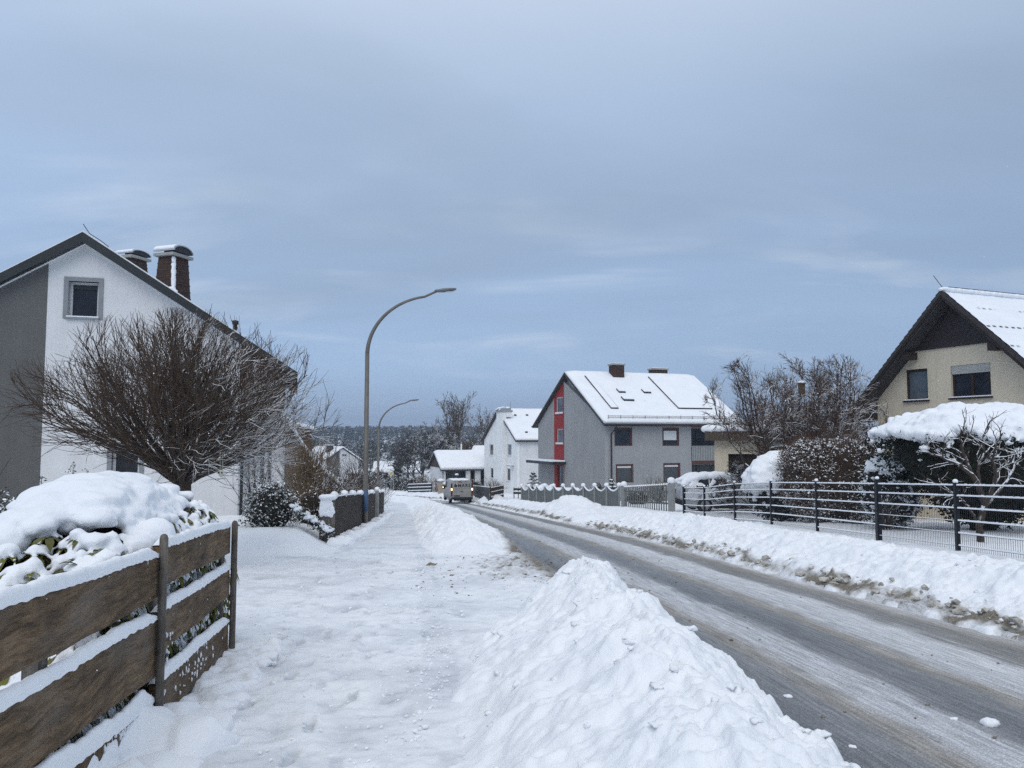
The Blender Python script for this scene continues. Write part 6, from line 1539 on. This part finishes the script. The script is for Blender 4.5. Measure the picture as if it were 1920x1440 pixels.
# ================================================================ flat garage
Gg = House(1340.5, 37.0, R(-15), 0, 'garage', 'cream flat-roofed garage with dark wooden fascia behind the bare fruit trees', cat='garage'); Gg.root.location.z = Gg.O.z = gz(37) + .3; r_ = Gg.root
x1 = Gg.front(1600, 860)[0]; zf0 = Gg.front(1340, 826)[1]; zf1 = Gg.front(1340, 809)[1]; d0 = Gg.front(1366, 880)[0]; d1 = Gg.front(1440, 880)[0]; dt = Gg.front(1366, 851)[1]
wall('wall', [(0, -.4), (x1, -.4), (x1, zf0), (0, zf0)], [(d0, d1, -.2, dt)], fmap(0), .3, CREAM, r_)
m = MB(); m.box(.01, x1, .75, 6.5, -.4, zf0 - .01); m.build('back_wall', CREAM, r_)
m = MB(); m.box(d0 + .01, d1 - .01, .25, .32, -.2, dt - .01)
for k in range(14): x = d0 + .05 + (d1 - d0 - .1) * k / 13; m.box(x - .01, x + .01, .235, .251, -.18, dt - .03)
m.build('garage_door', DBROWN, r_)
xa = Gg.front(1321, 815, -.5)[0]; FASC = pmat('fascia_boards', (.075, .058, .045), .7, .25, 3, .2, stretch=(8, 8, 1))
m = MB(); m.box(xa, x1 + .2, -.5, 6.8, zf0 + .002, zf1); rf = m.build('roof', FASC, r_)
m = MB(); 
for k in range(90):
    x = lerp(xa + .12, x1 + .1, k / 89); m.blob((x, -.30 + rn.uniform(-.03, .03), zf1 + .12), (.28, .24, .20 + .03 * math.sin(k * .9)), 2, .1, rn)
remesh(m, 'snow', SNOW, rf, .05, 2); m = MB(); m.box(xa + .1, x1, -.25, 6.7, zf1 + .003, zf1 + .26); m.build('snow', SNOW, rf, bevel=.05)
# ================================================================ cream house on the right
B = House(1697, 29.0, R(-68), 0, 'cream_house', 'cream rendered house with dark brown gable cladding and snowy tiled roof at the right'); B.root.location.z = B.O.z = gz(29) + .2; b_ = B.root
ov = -.60
ax, az = B.front(1766, 546, ov); ex, ez = B.front(1592, 776, ov); r1x, r1z = B.front(1920, 657, ov)
sl = (az - ez) / (ax - ex); rx_ = ax + (ax - ex) * 1.02; rzz = az - (rx_ - ax) * sl
czl, cz = B.front(1697, 659)[0], .5 * (B.front(1697, 659)[1] + B.front(1870, 637)[1])
print('CREAM', ax, az, ex, ez, sl, 'right slope check', (az - r1z) / (r1x - ax), cz)
th = .30
def rl(x): return az - abs(x - ax) * sl - th - .02
x0w = ex + .85; x1w = rx_ - .85
win = []
for a, b_1, c, d in ((1697, 1739.5, 751, 692), (1783, 1858, 745, 683)):
    win.append((B.front(a, 720)[0], B.front(b_1, 720)[0], B.front(.5 * (a + b_1), c)[1], B.front(.5 * (a + b_1), d)[1]))
xl_c = ax - (az - th - .02 - cz) / sl; xr_c = ax + (az - th - .02 - cz) / sl
wall('wall', [(x0w, -.6), (x1w, -.6), (x1w, rl(x1w)), (xr_c, cz), (xl_c, cz), (x0w, rl(x0w))], win, fmap(0), .3, CREAM, b_)
m = MB(); m.prism([(x0w + .01, .302, -.6), (x1w - .01, .302, -.6), (x1w - .01, .302, rl(x1w) - .03), (ax, .302, rl(ax) - .03), (x0w + .01, .302, rl(x0w) - .03)], (0, 10, 0)); m.build('back_wall', CREAM, b_)
CLAD = mat0('slate_shingle_cladding', .6, .3)
mm, nt, bb = CLAD; v = coords(nt); br = nn(nt, 'ShaderNodeTexBrick'); mp = nn(nt, 'ShaderNodeMapping'); mp.inputs['Rotation'].default_value = (R(90), 0, 0); nt.links.new(v, mp.inputs['Vector']); nt.links.new(mp.outputs['Vector'], br.inputs['Vector'])
for k_, v_ in (('Scale', 2.4), ('Mortar Size', .012), ('Mortar Smooth', .2), ('Brick Width', .5), ('Row Height', .42)): br.inputs[k_].default_value = v_
br.inputs['Color1'].default_value = (.034, .025, .025, 1); br.inputs['Color2'].default_value = (.026, .019, .020, 1); br.inputs['Mortar'].default_value = (.008, .006, .006, 1); nt.links.new(br.outputs['Color'], bb.inputs['Base Color']); bump(nt, bb, br.outputs['Fac'], -.5, .01); CLAD = mm
m = MB(); m.prism([(xl_c, -.06, cz - .05), (xr_c, -.06, cz - .05), (xr_c, -.06, cz + .003), (ax, -.06, rl(ax)), (xl_c, -.06, cz + .003)], (0, .30, 0)); tag(m.build('wall', CLAD, b_), 'dark shingle-clad gable top')
BFR = pmat('brown_window_frame', (.032, .018, .012), .45, .2, 4, .05)
for i, q in enumerate(win):
    w = window(b_, fmap(0), *q, .09, BFR, GLASSL if i == 0 else GLASS, .10, mull=i, sill=.05, sillm=DBROWN)
    if i == 1:
        s = MB(); bxm(s, fmap(0), q[0] + .03, q[1] - .03, q[3] - .30, q[3] - .005, .03, .085)
        for k in range(6): bxm(s, fmap(0), q[0] + .03, q[1] - .03, q[3] - .29 + k * .047, q[3] - .25 + k * .047, .022, .03)
        s.build('roller_shutter', pmat('shutter_grey', (.42, .42, .40), .5, .06), w)
m = MB()
for e, z in ((ex, ez), (rx_, rzz)): m.prism([(ax, ov, az), (e, ov, z), (e, ov, z - th), (ax, ov, az - th)], (0, 12, 0))
rf = m.build('roof', TILE, b_)
m = MB()
for e, z in ((ex, ez), (rx_, rzz)):
    m.prism([(ax, ov - .05, az + .02), (e, ov - .05, z + .02), (e, ov - .05, z - .22), (ax, ov - .05, az - .22)], (0, .048, 0))
m.build('verge_board', DBROWN, rf)
m = MB(); n = 22
for e, z in ((ex, ez), (rx_, rzz)):
    for k in range(n):
        f0, f1 = k / n, (k + 1) / n; u0, u1 = lerp(ax, e, f0), lerp(ax, e, f1); z0, z1 = lerp(az, z, f0), lerp(az, z, f1); m.prism([(u0, ov - .08, z0 + .035), (u1, ov - .08, z1 + .075), (u1, ov - .08, z1 - .13), (u0, ov - .08, z0 - .13)], (0, .027, 0))
m.build('verge_tile', TILE, rf)
m = MB()
for x in (xl_c - .1, xr_c + .1): m = MB(); m.box(x - .16, x + .16, ov + .05, -.062, cz - .38, cz - .12); m.build('purlin_end', DBROWN, b_)
# snow skin of the roof, tile courses and bare tile noses showing through
SN2 = snow_mat('roof_snow')
nt = SN2.node_tree; bb = nt.nodes['Principled BSDF']; att = nn(nt, 'ShaderNodeAttribute', attribute_name='bare'); src = bb.inputs['Base Color'].links[0].from_socket; nt.links.new(mix(nt, att.outputs['Fac'], src, (.03, .03, .032)), bb.inputs['Base Color'])
def tiled_snow(sgn):
    e = ex if sgn < 0 else rx_; nu, nv = 160, 300; f = np.linspace(0.0, 1, nu)[:, None]; y = np.linspace(ov + .02, ov + 11.9, nv)[None, :]; u = ax + (e - ax) * f + 0 * y; L = abs(e - ax) * math.sqrt(1 + sl * sl); dist = f * L + 0 * y; course = (dist / .36) % 1.0; rowi = np.floor(dist / .36); col = (y + 0 * f) / .30
    lift = .055 + .020 * course + .012 * fbm(u * 1.3, y * 1.3 + 0 * u, 3, 5); z = az - np.abs(u - ax) * sl + lift
    Y2 = y + 0 * u
    zone = (np.sin(rowi * 1.7) > -.3) * smooth01(.05, .35, pn(Y2 * .45, rowi * .9, 66) + .25) * (rowi < 9) * (rowi > 1)
    bare = ((course > .86) & (np.abs((col % 1) - .5) < .27)) * zone; bare = np.where(sgn > 0, bare, 0)
    V = np.stack([u, Y2, z], -1).reshape(-1, 3); i = (np.arange(nu - 1)[:, None] * nv + np.arange(nv - 1)[None, :]); Q = np.stack([i, i + 1, i + nv + 1, i + nv], -1).reshape(-1, 4)
    if sgn < 0: Q = Q[:, ::-1]
    return mesh_np('snow', V, Q[:, ::-1], SN2, rf, True, {'bare': bare.ravel()})
tiled_snow(1)
m = MB(); m.prism([(ax, ov + .0, az + .004), (ex, ov + .0, ez + .004), (ex, ov + .0, ez + .11), (ax, ov + .0, az + .11)], (0, 11.9, 0)); m.build('snow', SNOW, rf)
m = MB()
for k in range(40): m.blob((ax, ov + .12 + 11.6 * k / 39, az + .06), (.20, .26, .10), 2, .08, rn)
remesh(m, 'snow', SNOW, rf, .05, 2)
m = MB(); m.tube([(ax - .05, ov + .15, az + .1), (ax - .35, ov + .05, az + .62)], .012, 5); m.tube([(ax + .1, ov + .2, az + .15), (ax + .1, ov + 11.6, az + .15)], .012, 4); m.build('lightning_rod', DARKM, rf)
# ================================================================ parked car under snow
PAINT = pmat('silver_car_paint', (.45, .46, .48), .3, .06, 2, .0); CARB = pmat('black_car_plastic', (.015, .015, .017), .5, .2, 4, .05); TAIL = pmat('red_tail_lens', (.22, .012, .012), .25, .1, 6, 0)
p = at(1368, 940, 33.6); car = thing('parked_car', 'snow-covered silver estate car parked behind the wire mesh fence', 'car', (p.x, 33.6, ghs(p.x, 33.6)), R(184)); rn = random.Random(22)
def loft(mb, secs):
    b = len(mb.V); k = len(secs[0])
    for s in secs: mb.V.extend([tuple(v) for v in s])
    for i in range(len(secs) - 1):
        for j in range(k): mb.F.append([b + i * k + j, b + i * k + (j + 1) % k, b + (i + 1) * k + (j + 1) % k, b + (i + 1) * k + j])
    mb.F.append([b + j for j in range(k)][::-1]); mb.F.append([b + (len(secs) - 1) * k + j for j in range(k)])
def carsec(x, hw, zb, zs, zt, tw):
    return [(x, -hw * .9, zb), (x, -hw, zb + .15), (x, -hw, zs - .08), (x, -hw * .95, zs), (x, -tw, zt - .05), (x, -tw * .8, zt), (x, tw * .8, zt), (x, tw, zt - .05), (x, hw * .95, zs), (x, hw, zs - .08), (x, hw, zb + .15), (x, hw * .9, zb)]
m = MB(); loft(m, [carsec(x, hw, zb, zs, zt, tw) for x, hw, zb, zs, zt, tw in ((-2.2, .70, .42, .70, .72, .6), (-2.1, .82, .28, .85, .88, .7), (-1.3, .88, .22, .95, .99, .78), (-.95, .89, .2, .96, 1.02, .8), (-.2, .9, .2, .98, 1.46, .64), (.4, .9, .2, .99, 1.52, .66), (1.5, .9, .2, 1.0, 1.47, .64), (1.95, .88, .24, 1.0, 1.30, .66), (2.15, .84, .30, .98, 1.02, .72), (2.22, .78, .42, .8, .84, .7))]); bd = m.build('body', PAINT, car, True, .02)
for sy in (-1, 1):
    m = MB()
    for x0, x1, t0, t1 in ((-.72, .28, -.45, .1), (.34, 1.1, .36, 1.08), (1.16, 1.75, 1.16, 1.6)): m.add([(x0, sy * .872, 1.02), (x1, sy * .872, 1.03), (t1, sy * .70, 1.40), (t0, sy * .70, 1.40)], [[0, 1, 2, 3] if sy > 0 else [3, 2, 1, 0]])
    m.build('side_window', GLASS, car)
for x in (-1.42, 1.38):
    for sy in (-.82, .82):
        m = MB(); m.lathe([(.2, -.1), (.31, -.1), (.33, -.06), (.33, .06), (.31, .1), (.2, .1)], (x, sy, .33), 20, 'y'); w = m.build('wheel', CARB, car, True)
        m = MB(); m.lathe([(.05, -.115), (.2, -.108), (.2, .108), (.05, .115)], (x, sy, .33), 16, 'y'); m.build('rim', ZINC, w)
for nm_, q in (('bumper', (2.16, 2.28, -.78, .78, .30, .52)), ('bumper', (-2.28, -2.1, -.76, .76, .28, .5)), ('side_skirt', (-1.0, 1.0, .86, .93, .2, .33)), ('side_skirt', (-1.0, 1.0, -.93, -.86, .2, .33))): m = MB(); m.box(*q); m.build(nm_, CARB, car, bevel=.03)
for sy in (-.66, .66): m = MB(); m.box(2.06, 2.225, sy - .14, sy + .14, .72, .92); m.build('tail_light', TAIL, car, bevel=.02)
s = MB()
for k in range(420):
    x = rn.uniform(-2.1, 2.05); yv = rn.uniform(-.72, .72); z = float(np.interp(x, [-2.15, -1.3, -.95, -.2, .4, 1.5, 1.95, 2.15], [.78, .99, 1.05, 1.46, 1.53, 1.48, 1.3, 1.0])); r = rn.uniform(.12, .19); s.blob((x, yv * (.62 if z > 1.3 else .82) / .72, z + .03), (r * 1.4, r * 1.2, r * .8), 2, .08, rn)
for k in range(620):
    x = rn.uniform(-2, 2.15); sy = rn.choice((-1, 1)); z = rn.uniform(.58, .98) if rn.random() < .7 else rn.uniform(1.05, 1.32)
    if z > 1.22 and (abs(x - 1.4) < .2 or abs(x - .6) < .3): continue
    if z > 1.03 and not -.6 < x < 1.9: continue
    s.blob((x, sy * (.89 if z < 1 else .78 - .2 * (z - 1.05)), z), (.14, .06, .10), 2, .15, rn)
remesh(s, 'snow', SNOW, car, .035, 3)
# ================================================================ delivery van on the road
VANP = pmat('dirty_silver_van_paint', (.30, .295, .28), .4, .16, 2.2, .05, 20); RUB = pmat('tyre_rubber', (.012, .012, .013), .8, .2, 8, .2); PLATE = pmat('dirty_plate', (.07, .07, .068), .5, .2, 10, 0)
LITO, nt, bb = mat0('lit_indicator', .4); bb.inputs['Base Color'].default_value = (.8, .45, .2, 1); bb.inputs['Emission Color'].default_value = (1, .72, .42, 1); bb.inputs['Emission Strength'].default_value = 4
INK = pmat('dark_lettering', (.018, .018, .02), .5, .1, 4, 0)
P = at(866, 940, 66.0); van = thing('delivery_van', 'dirty silver delivery van with indicators lit driving away on the snowy road', 'van', (P.x, 66, ghs(P.x, 66)), R(13))
def vsec(y, w, zb, zt):
    f = lambda k: zb + (zt - zb) * k
    hs = [(.88, 0), (.97, .06), (.985, .20), (.985, .48), (.955, .62), (.90, .86), (.85, .955), (.74, 1.0)]
    return [(x * w, y, f(k)) for x, k in hs] + [(-x * w, y, f(k)) for x, k in hs[::-1]]
m = MB(); loft(m, [vsec(y, w, zb, zt) for y, w, zb, zt in ((0, .955, .42, 1.93), (.05, .98, .36, 1.96), (1.2, .985, .30, 1.975), (3.2, .985, .28, 1.96), (3.6, .98, .28, 1.90), (4.25, .975, .28, 1.35), (4.75, .93, .28, 1.05), (4.98, .82, .32, .85))]); m.F = [f[::-1] for f in m.F]; body = m.build('body', VANP, van, True); e = body.modifiers.new('e', 'EDGE_SPLIT'); e.split_angle = R(38)
def rear(x0, x1, z0, z1, d0=-.012, d1=.02): return (x0, x1, d0, d1, z0, z1)
for sx in (-1, 1):
    m = MB(); xa, xb = (.012, .80) if sx > 0 else (-.80, -.012); m.box(xa, xb, -.03, .03, .55, 1.84); dr = m.build('rear_door', VANP, van, bevel=.02)
    m = MB(); m.box(xa + .06, xb - .06, -.034, -.029, .98, 1.0); m.box(xa + .06, xb - .06, -.034, -.029, 1.26, 1.275); m.build('door_crease', pmat('shaded_crease', (.16, .157, .15), .5, .1), dr)
    m = MB(); x = sx * .885; m.box(x - .065, x + .065, -.028, .06, .62, 1.72); tl = m.build('tail_light', pmat('dark_red_lamp', (.06, .012, .012), .25, .2), van, bevel=.02)
    m = MB(); m.box(x - .055, x + .055, -.04, -.027, 1.12, 1.30); m.build('indicator_lamp', LITO, tl, bevel=.01)
    m = MB(); m.box(x - .05, x + .05, -.036, -.027, .74, .82); m.build('reflector', TAIL, tl)
    m = MB(); x = sx * 1.02; m.box(x - .12 + .06 * sx, x + .12 + .06 * sx, 3.45, 3.62, 1.05, 1.36); mi = m.build('mirror', CARB, van, bevel=.04)
    m = MB(); m.box(x + sx * .12 - .03, x + sx * .12 + .03, 3.43, 3.452, 1.14, 1.24); m.build('indicator_lamp', LITO, mi)
    m = MB(); xx = sx * .962; m.add([(xx, 2.5, 1.22), (xx, 3.5, 1.22), (sx * .915, 3.35, 1.70), (sx * .915, 2.5, 1.72)], [[0, 1, 2, 3] if sx < 0 else [3, 2, 1, 0]]); m.build('side_window', GLASS, van)
    for y in (.95, 4.05):
        m = MB(); m.lathe([(.2, -.11), (.31, -.11), (.335, -.07), (.335, .07), (.31, .11), (.2, .11)], (sx * .85, y, .335), 20, 'x'); w = m.build('wheel', RUB, van, True); m = MB(); m.lathe([(.05, -.118), (.2, -.114), (.2, .114), (.05, .118)], (sx * .85, y, .335), 16, 'x'); m.build('rim', ZINC, w)
m = MB(); m.box(-.93, .93, -.10, .04, .36, .54); m.box(-.7, .7, -.05, .05, .26, .359); m.build('bumper', CARB, van, bevel=.04)
m = MB(); m.box(-.72, -.18, -.042, -.032, .60, .74); m.build('number_plate', PLATE, van); m = MB(); m.box(-.14, .06, -.05, -.03, .985 + .03, 1.05); m.build('door_handle', CARB, van); m = MB(); m.box(-.25, .0, -.045, -.03, 1.79, 1.83); m.build('brake_light', TAIL, van)
m = MB(); m.box(-.8, .8, -.028, .1, 1.841, 1.90); m.build('roof_edge', VANP, van, bevel=.02)
cu = bpy.data.curves.new('lettering', 'FONT'); cu.body = 'MARS'; cu.size = .36; cu.extrude = .003; cu.space_character = 1.25; cu.align_x = 'LEFT'; cu.offset = .008; cu.materials.append(INK)
tx = link(bpy.data.objects.new('tmp_text', cu)); dg = bpy.context.evaluated_depsgraph_get(); dg.update(); me = bpy.data.meshes.new_from_object(tx.evaluated_get(dg)); bpy.data.objects.remove(tx); w_txt = max(v.co.x for v in me.vertices); me.materials.clear(); me.materials.append(INK)
sc_ = 1.08 / w_txt; lt = link(bpy.data.objects.new('lettering', me), van); lt.scale = (sc_, sc_ * 1.0, 1); lt.rotation_euler = (R(90), 0, 0); lt.location = (-.36, -.036, 1.41)
m = MB(); m.lathe([(.125, 0), (.125, .006)], (0, 0, 0), 24, 'y'); lg = m.build('round_emblem', INK, van, loc=(-.54, -.042, 1.53)); m = MB()
for k in range(12): a = k * 6.283 / 12; m.box(.132 * math.cos(a) - .016, .132 * math.cos(a) + .016, .001, .005, .132 * math.sin(a) - .016, .132 * math.sin(a) + .016)
m.lathe([(.05, -.003), (.05, -.001)], (0, 0, 0), 16, 'y'); m.build('emblem_teeth', pmat('emblem_grey', (.05, .05, .052), .5, .1), lg)
m = MB()
for k in range(60): m.blob((rn.uniform(-.7, .7), rn.uniform(.1, 3.1), 1.97), (.16, .3, .035), 2, .2, rn)
m.build('snow', SNOW, van, True)
P = at(856.5, 900, 78); zt = at(856.5, 890, 78).z; gq = ghs(P.x, 78); o = thing('garden_lantern', 'snow-capped garden lantern post rising behind the van roof', 'lantern', (P.x, 78, gq)); h_ = zt - gq; m = MB(); m.tube([(0, 0, -.2), (0, 0, h_ - .45)], .05, 8); m.build('post', DARKM, o); m = MB(); m.lathe([(.07, h_ - .45), (.15, h_ - .12), (.16, h_ - .1), (.04, h_ - .02)], (0, 0, 0), 10); m.build('lantern_head', DARKM, o); m = MB(); m.blob((0, 0, h_ + .02), (.19, .19, .11), 2, .05, rn); m.build('snow', SNOW, o, True)
# ================================================================ snow flakes in the air
rn = random.Random(77); m = MB()
for k in range(170):
    Y = rn.uniform(3.0, 22) ; px, py = rn.uniform(-250, 2200), rn.uniform(250, 1400); p = at(px, py, Y)
    if p.z < ghs(p.x, Y) + .1: continue
    r = rn.uniform(.0022, .0045); m.blob(p, (r, r, r * 1.2), 1, .2, rn)
tag(m.build('snowflakes', SNOW, None, True), 'sparse small snowflakes drifting in the air', 'snowfall', None, 'stuff')
# ================================================================ sky, sun, air, camera
SUN_EL, SUN_AZ = R(46), R(188)      # azimuth measured from +Y towards +X
w = bpy.data.worlds.new('World'); SC.world = w; w.use_nodes = True; nt = w.node_tree; nt.nodes.clear()
out = nn(nt, 'ShaderNodeOutputWorld'); bg = nn(nt, 'ShaderNodeBackground'); nt.links.new(bg.outputs[0], out.inputs['Surface'])
sky = nn(nt, 'ShaderNodeTexSky', sky_type='NISHITA'); sky.sun_disc = False; sky.sun_elevation = SUN_EL; sky.sun_rotation = SUN_AZ; sky.air_density = 1.0; sky.dust_density = 1.5
tc = nn(nt, 'ShaderNodeTexCoord'); D = tc.outputs['Generated']; sx = nn(nt, 'ShaderNodeSeparateXYZ'); nt.links.new(D, sx.inputs[0])
zc = mth(nt, 'MAXIMUM', sx.outputs['Z'], 0.0)
den = mth(nt, 'ADD', zc, .16); px_ = mth(nt, 'DIVIDE', sx.outputs['X'], den); py_ = mth(nt, 'DIVIDE', sx.outputs['Y'], den)
cb = nn(nt, 'ShaderNodeCombineXYZ'); nt.links.new(px_, cb.inputs[0]); nt.links.new(py_, cb.inputs[1])
mp = nn(nt, 'ShaderNodeMapping'); mp.inputs['Scale'].default_value = (.50, .95, 1); mp.inputs['Location'].default_value = (1.7, .35, 0); mp.inputs['Rotation'].default_value = (0, 0, R(-14)); nt.links.new(cb.outputs[0], mp.inputs['Vector'])
n1 = nn(nt, 'ShaderNodeTexNoise'); n1.inputs['Scale'].default_value = .55; n1.inputs['Detail'].default_value = 6; n1.inputs['Roughness'].default_value = .5; n1.inputs['Distortion'].default_value = .5; nt.links.new(mp.outputs['Vector'], n1.inputs['Vector'])
n2 = nn(nt, 'ShaderNodeTexNoise'); n2.inputs['Scale'].default_value = 1.3; n2.inputs['Detail'].default_value = 7; n2.inputs['Roughness'].default_value = .55; n2.inputs['Distortion'].default_value = .8; mp2 = nn(nt, 'ShaderNodeMapping'); mp2.inputs['Scale'].default_value = (.55, 1.25, 1); mp2.inputs['Location'].default_value = (3.1, 1.2, 0); mp2.inputs['Rotation'].default_value = (0, 0, R(8)); nt.links.new(cb.outputs[0], mp2.inputs['Vector']); nt.links.new(mp2.outputs['Vector'], n2.inputs['Vector'])
# overcast deck: blue-grey low down, paler grey overhead (brighter towards the zenith as overcast skies are)
base = ramp(nt, zc, [(0.0, (.365, .505, .725)), (.08, (.375, .530, .775)), (.22, (.390, .540, .780)), (.40, (.455, .590, .800)), (.62, (.68, .77, .90)), (1.0, (1.05, 1.11, 1.18))])
dk = ramp(nt, n1.outputs['Fac'], [(.34, .87), (.50, 1.0), (.66, 1.10)])
col = mix(nt, 1.0, base, dk, 'MULTIPLY')
wisp = ramp(nt, n2.outputs['Fac'], [(.49, 0.), (.60, .42), (.70, .8)]); pm = noise(nt, cb.outputs[0], 1.1, 3); lowm = ramp(nt, zc, [(.05, 0.), (.13, .9), (.27, .9), (.36, .15), (.5, .05)])
col = mix(nt, mth(nt, 'MULTIPLY', mth(nt, 'MULTIPLY', wisp, ramp(nt, pm, [(.40, 0.), (.56, 1.)])), lowm), col, (.62, .73, .88))
gray = ramp(nt, n1.outputs['Fac'], [(.30, .42), (.46, .0)])
col = mix(nt, gray, col, (.335, .42, .54))
side = ramp(nt, mth(nt, 'MULTIPLY_ADD', sx.outputs['X'], .5), [(.22, 1.12), (.5, 1.02), (.80, .88)])
midz = ramp(nt, zc, [(.03, .2), (.14, 1.), (.5, 1.), (.7, 0.)])
col = mix(nt, midz, col, mix(nt, 1.0, col, side, 'MULTIPLY'))
skyc = mix(nt, 1.0, sky.outputs[0], (.075, .075, .075), 'MULTIPLY')
tot = mix(nt, .10, col, skyc)
nt.links.new(tot, bg.inputs['Color']); bg.inputs['Strength'].default_value = 1.0
sd = bpy.data.lights.new('sun', 'SUN'); sd.energy = 1.15; sd.angle = R(45); sd.color = (1, .96, .91); so = link(bpy.data.objects.new('sun', sd))
dirv = Vector((math.sin(SUN_AZ) * math.cos(SUN_EL), math.cos(SUN_AZ) * math.cos(SUN_EL), math.sin(SUN_EL))); so.rotation_euler = dirv.to_track_quat('Z', 'Y').to_euler()
# pale winter air
HAZE = True
if HAZE:
    m = MB(); m.box(-700, 700, -60, 1300, -16, 34); hm = bpy.data.materials.new('haze'); hm.use_nodes = True; nt = hm.node_tree; nt.nodes.clear(); o_ = nn(nt, 'ShaderNodeOutputMaterial'); pv = nn(nt, 'ShaderNodeVolumePrincipled'); pv.inputs['Density'].default_value = .00075; pv.inputs['Color'].default_value = (.62, .72, .88, 1); pv.inputs['Anisotropy'].default_value = .2; nt.links.new(pv.outputs[0], o_.inputs['Volume']); tag(m.build('haze', hm), kind='stuff')
cd = bpy.data.cameras.new('camera'); cam = link(bpy.data.objects.new('camera', cd)); cd.sensor_width = 36; cd.lens = 36 * FPX / 1920; cd.clip_start = .05; cd.clip_end = 4000; cam.location = CAM; cam.rotation_euler = (R(90) + TH, 0, 0); SC.camera = cam
SC.view_settings.view_transform = 'Standard'; SC.view_settings.look = 'None'; SC.view_settings.exposure = 0; SC.view_settings.gamma = 1
SC.render.engine = 'CYCLES'; SC.cycles.use_denoising = False; SC.cycles.max_bounces = 6; SC.cycles.diffuse_bounces = 3; SC.cycles.glossy_bounces = 2; SC.cycles.volume_bounces = 0; SC.cycles.transparent_max_bounces = 4
SC.cycles.use_adaptive_sampling = False; SC.cycles.adaptive_threshold = .01
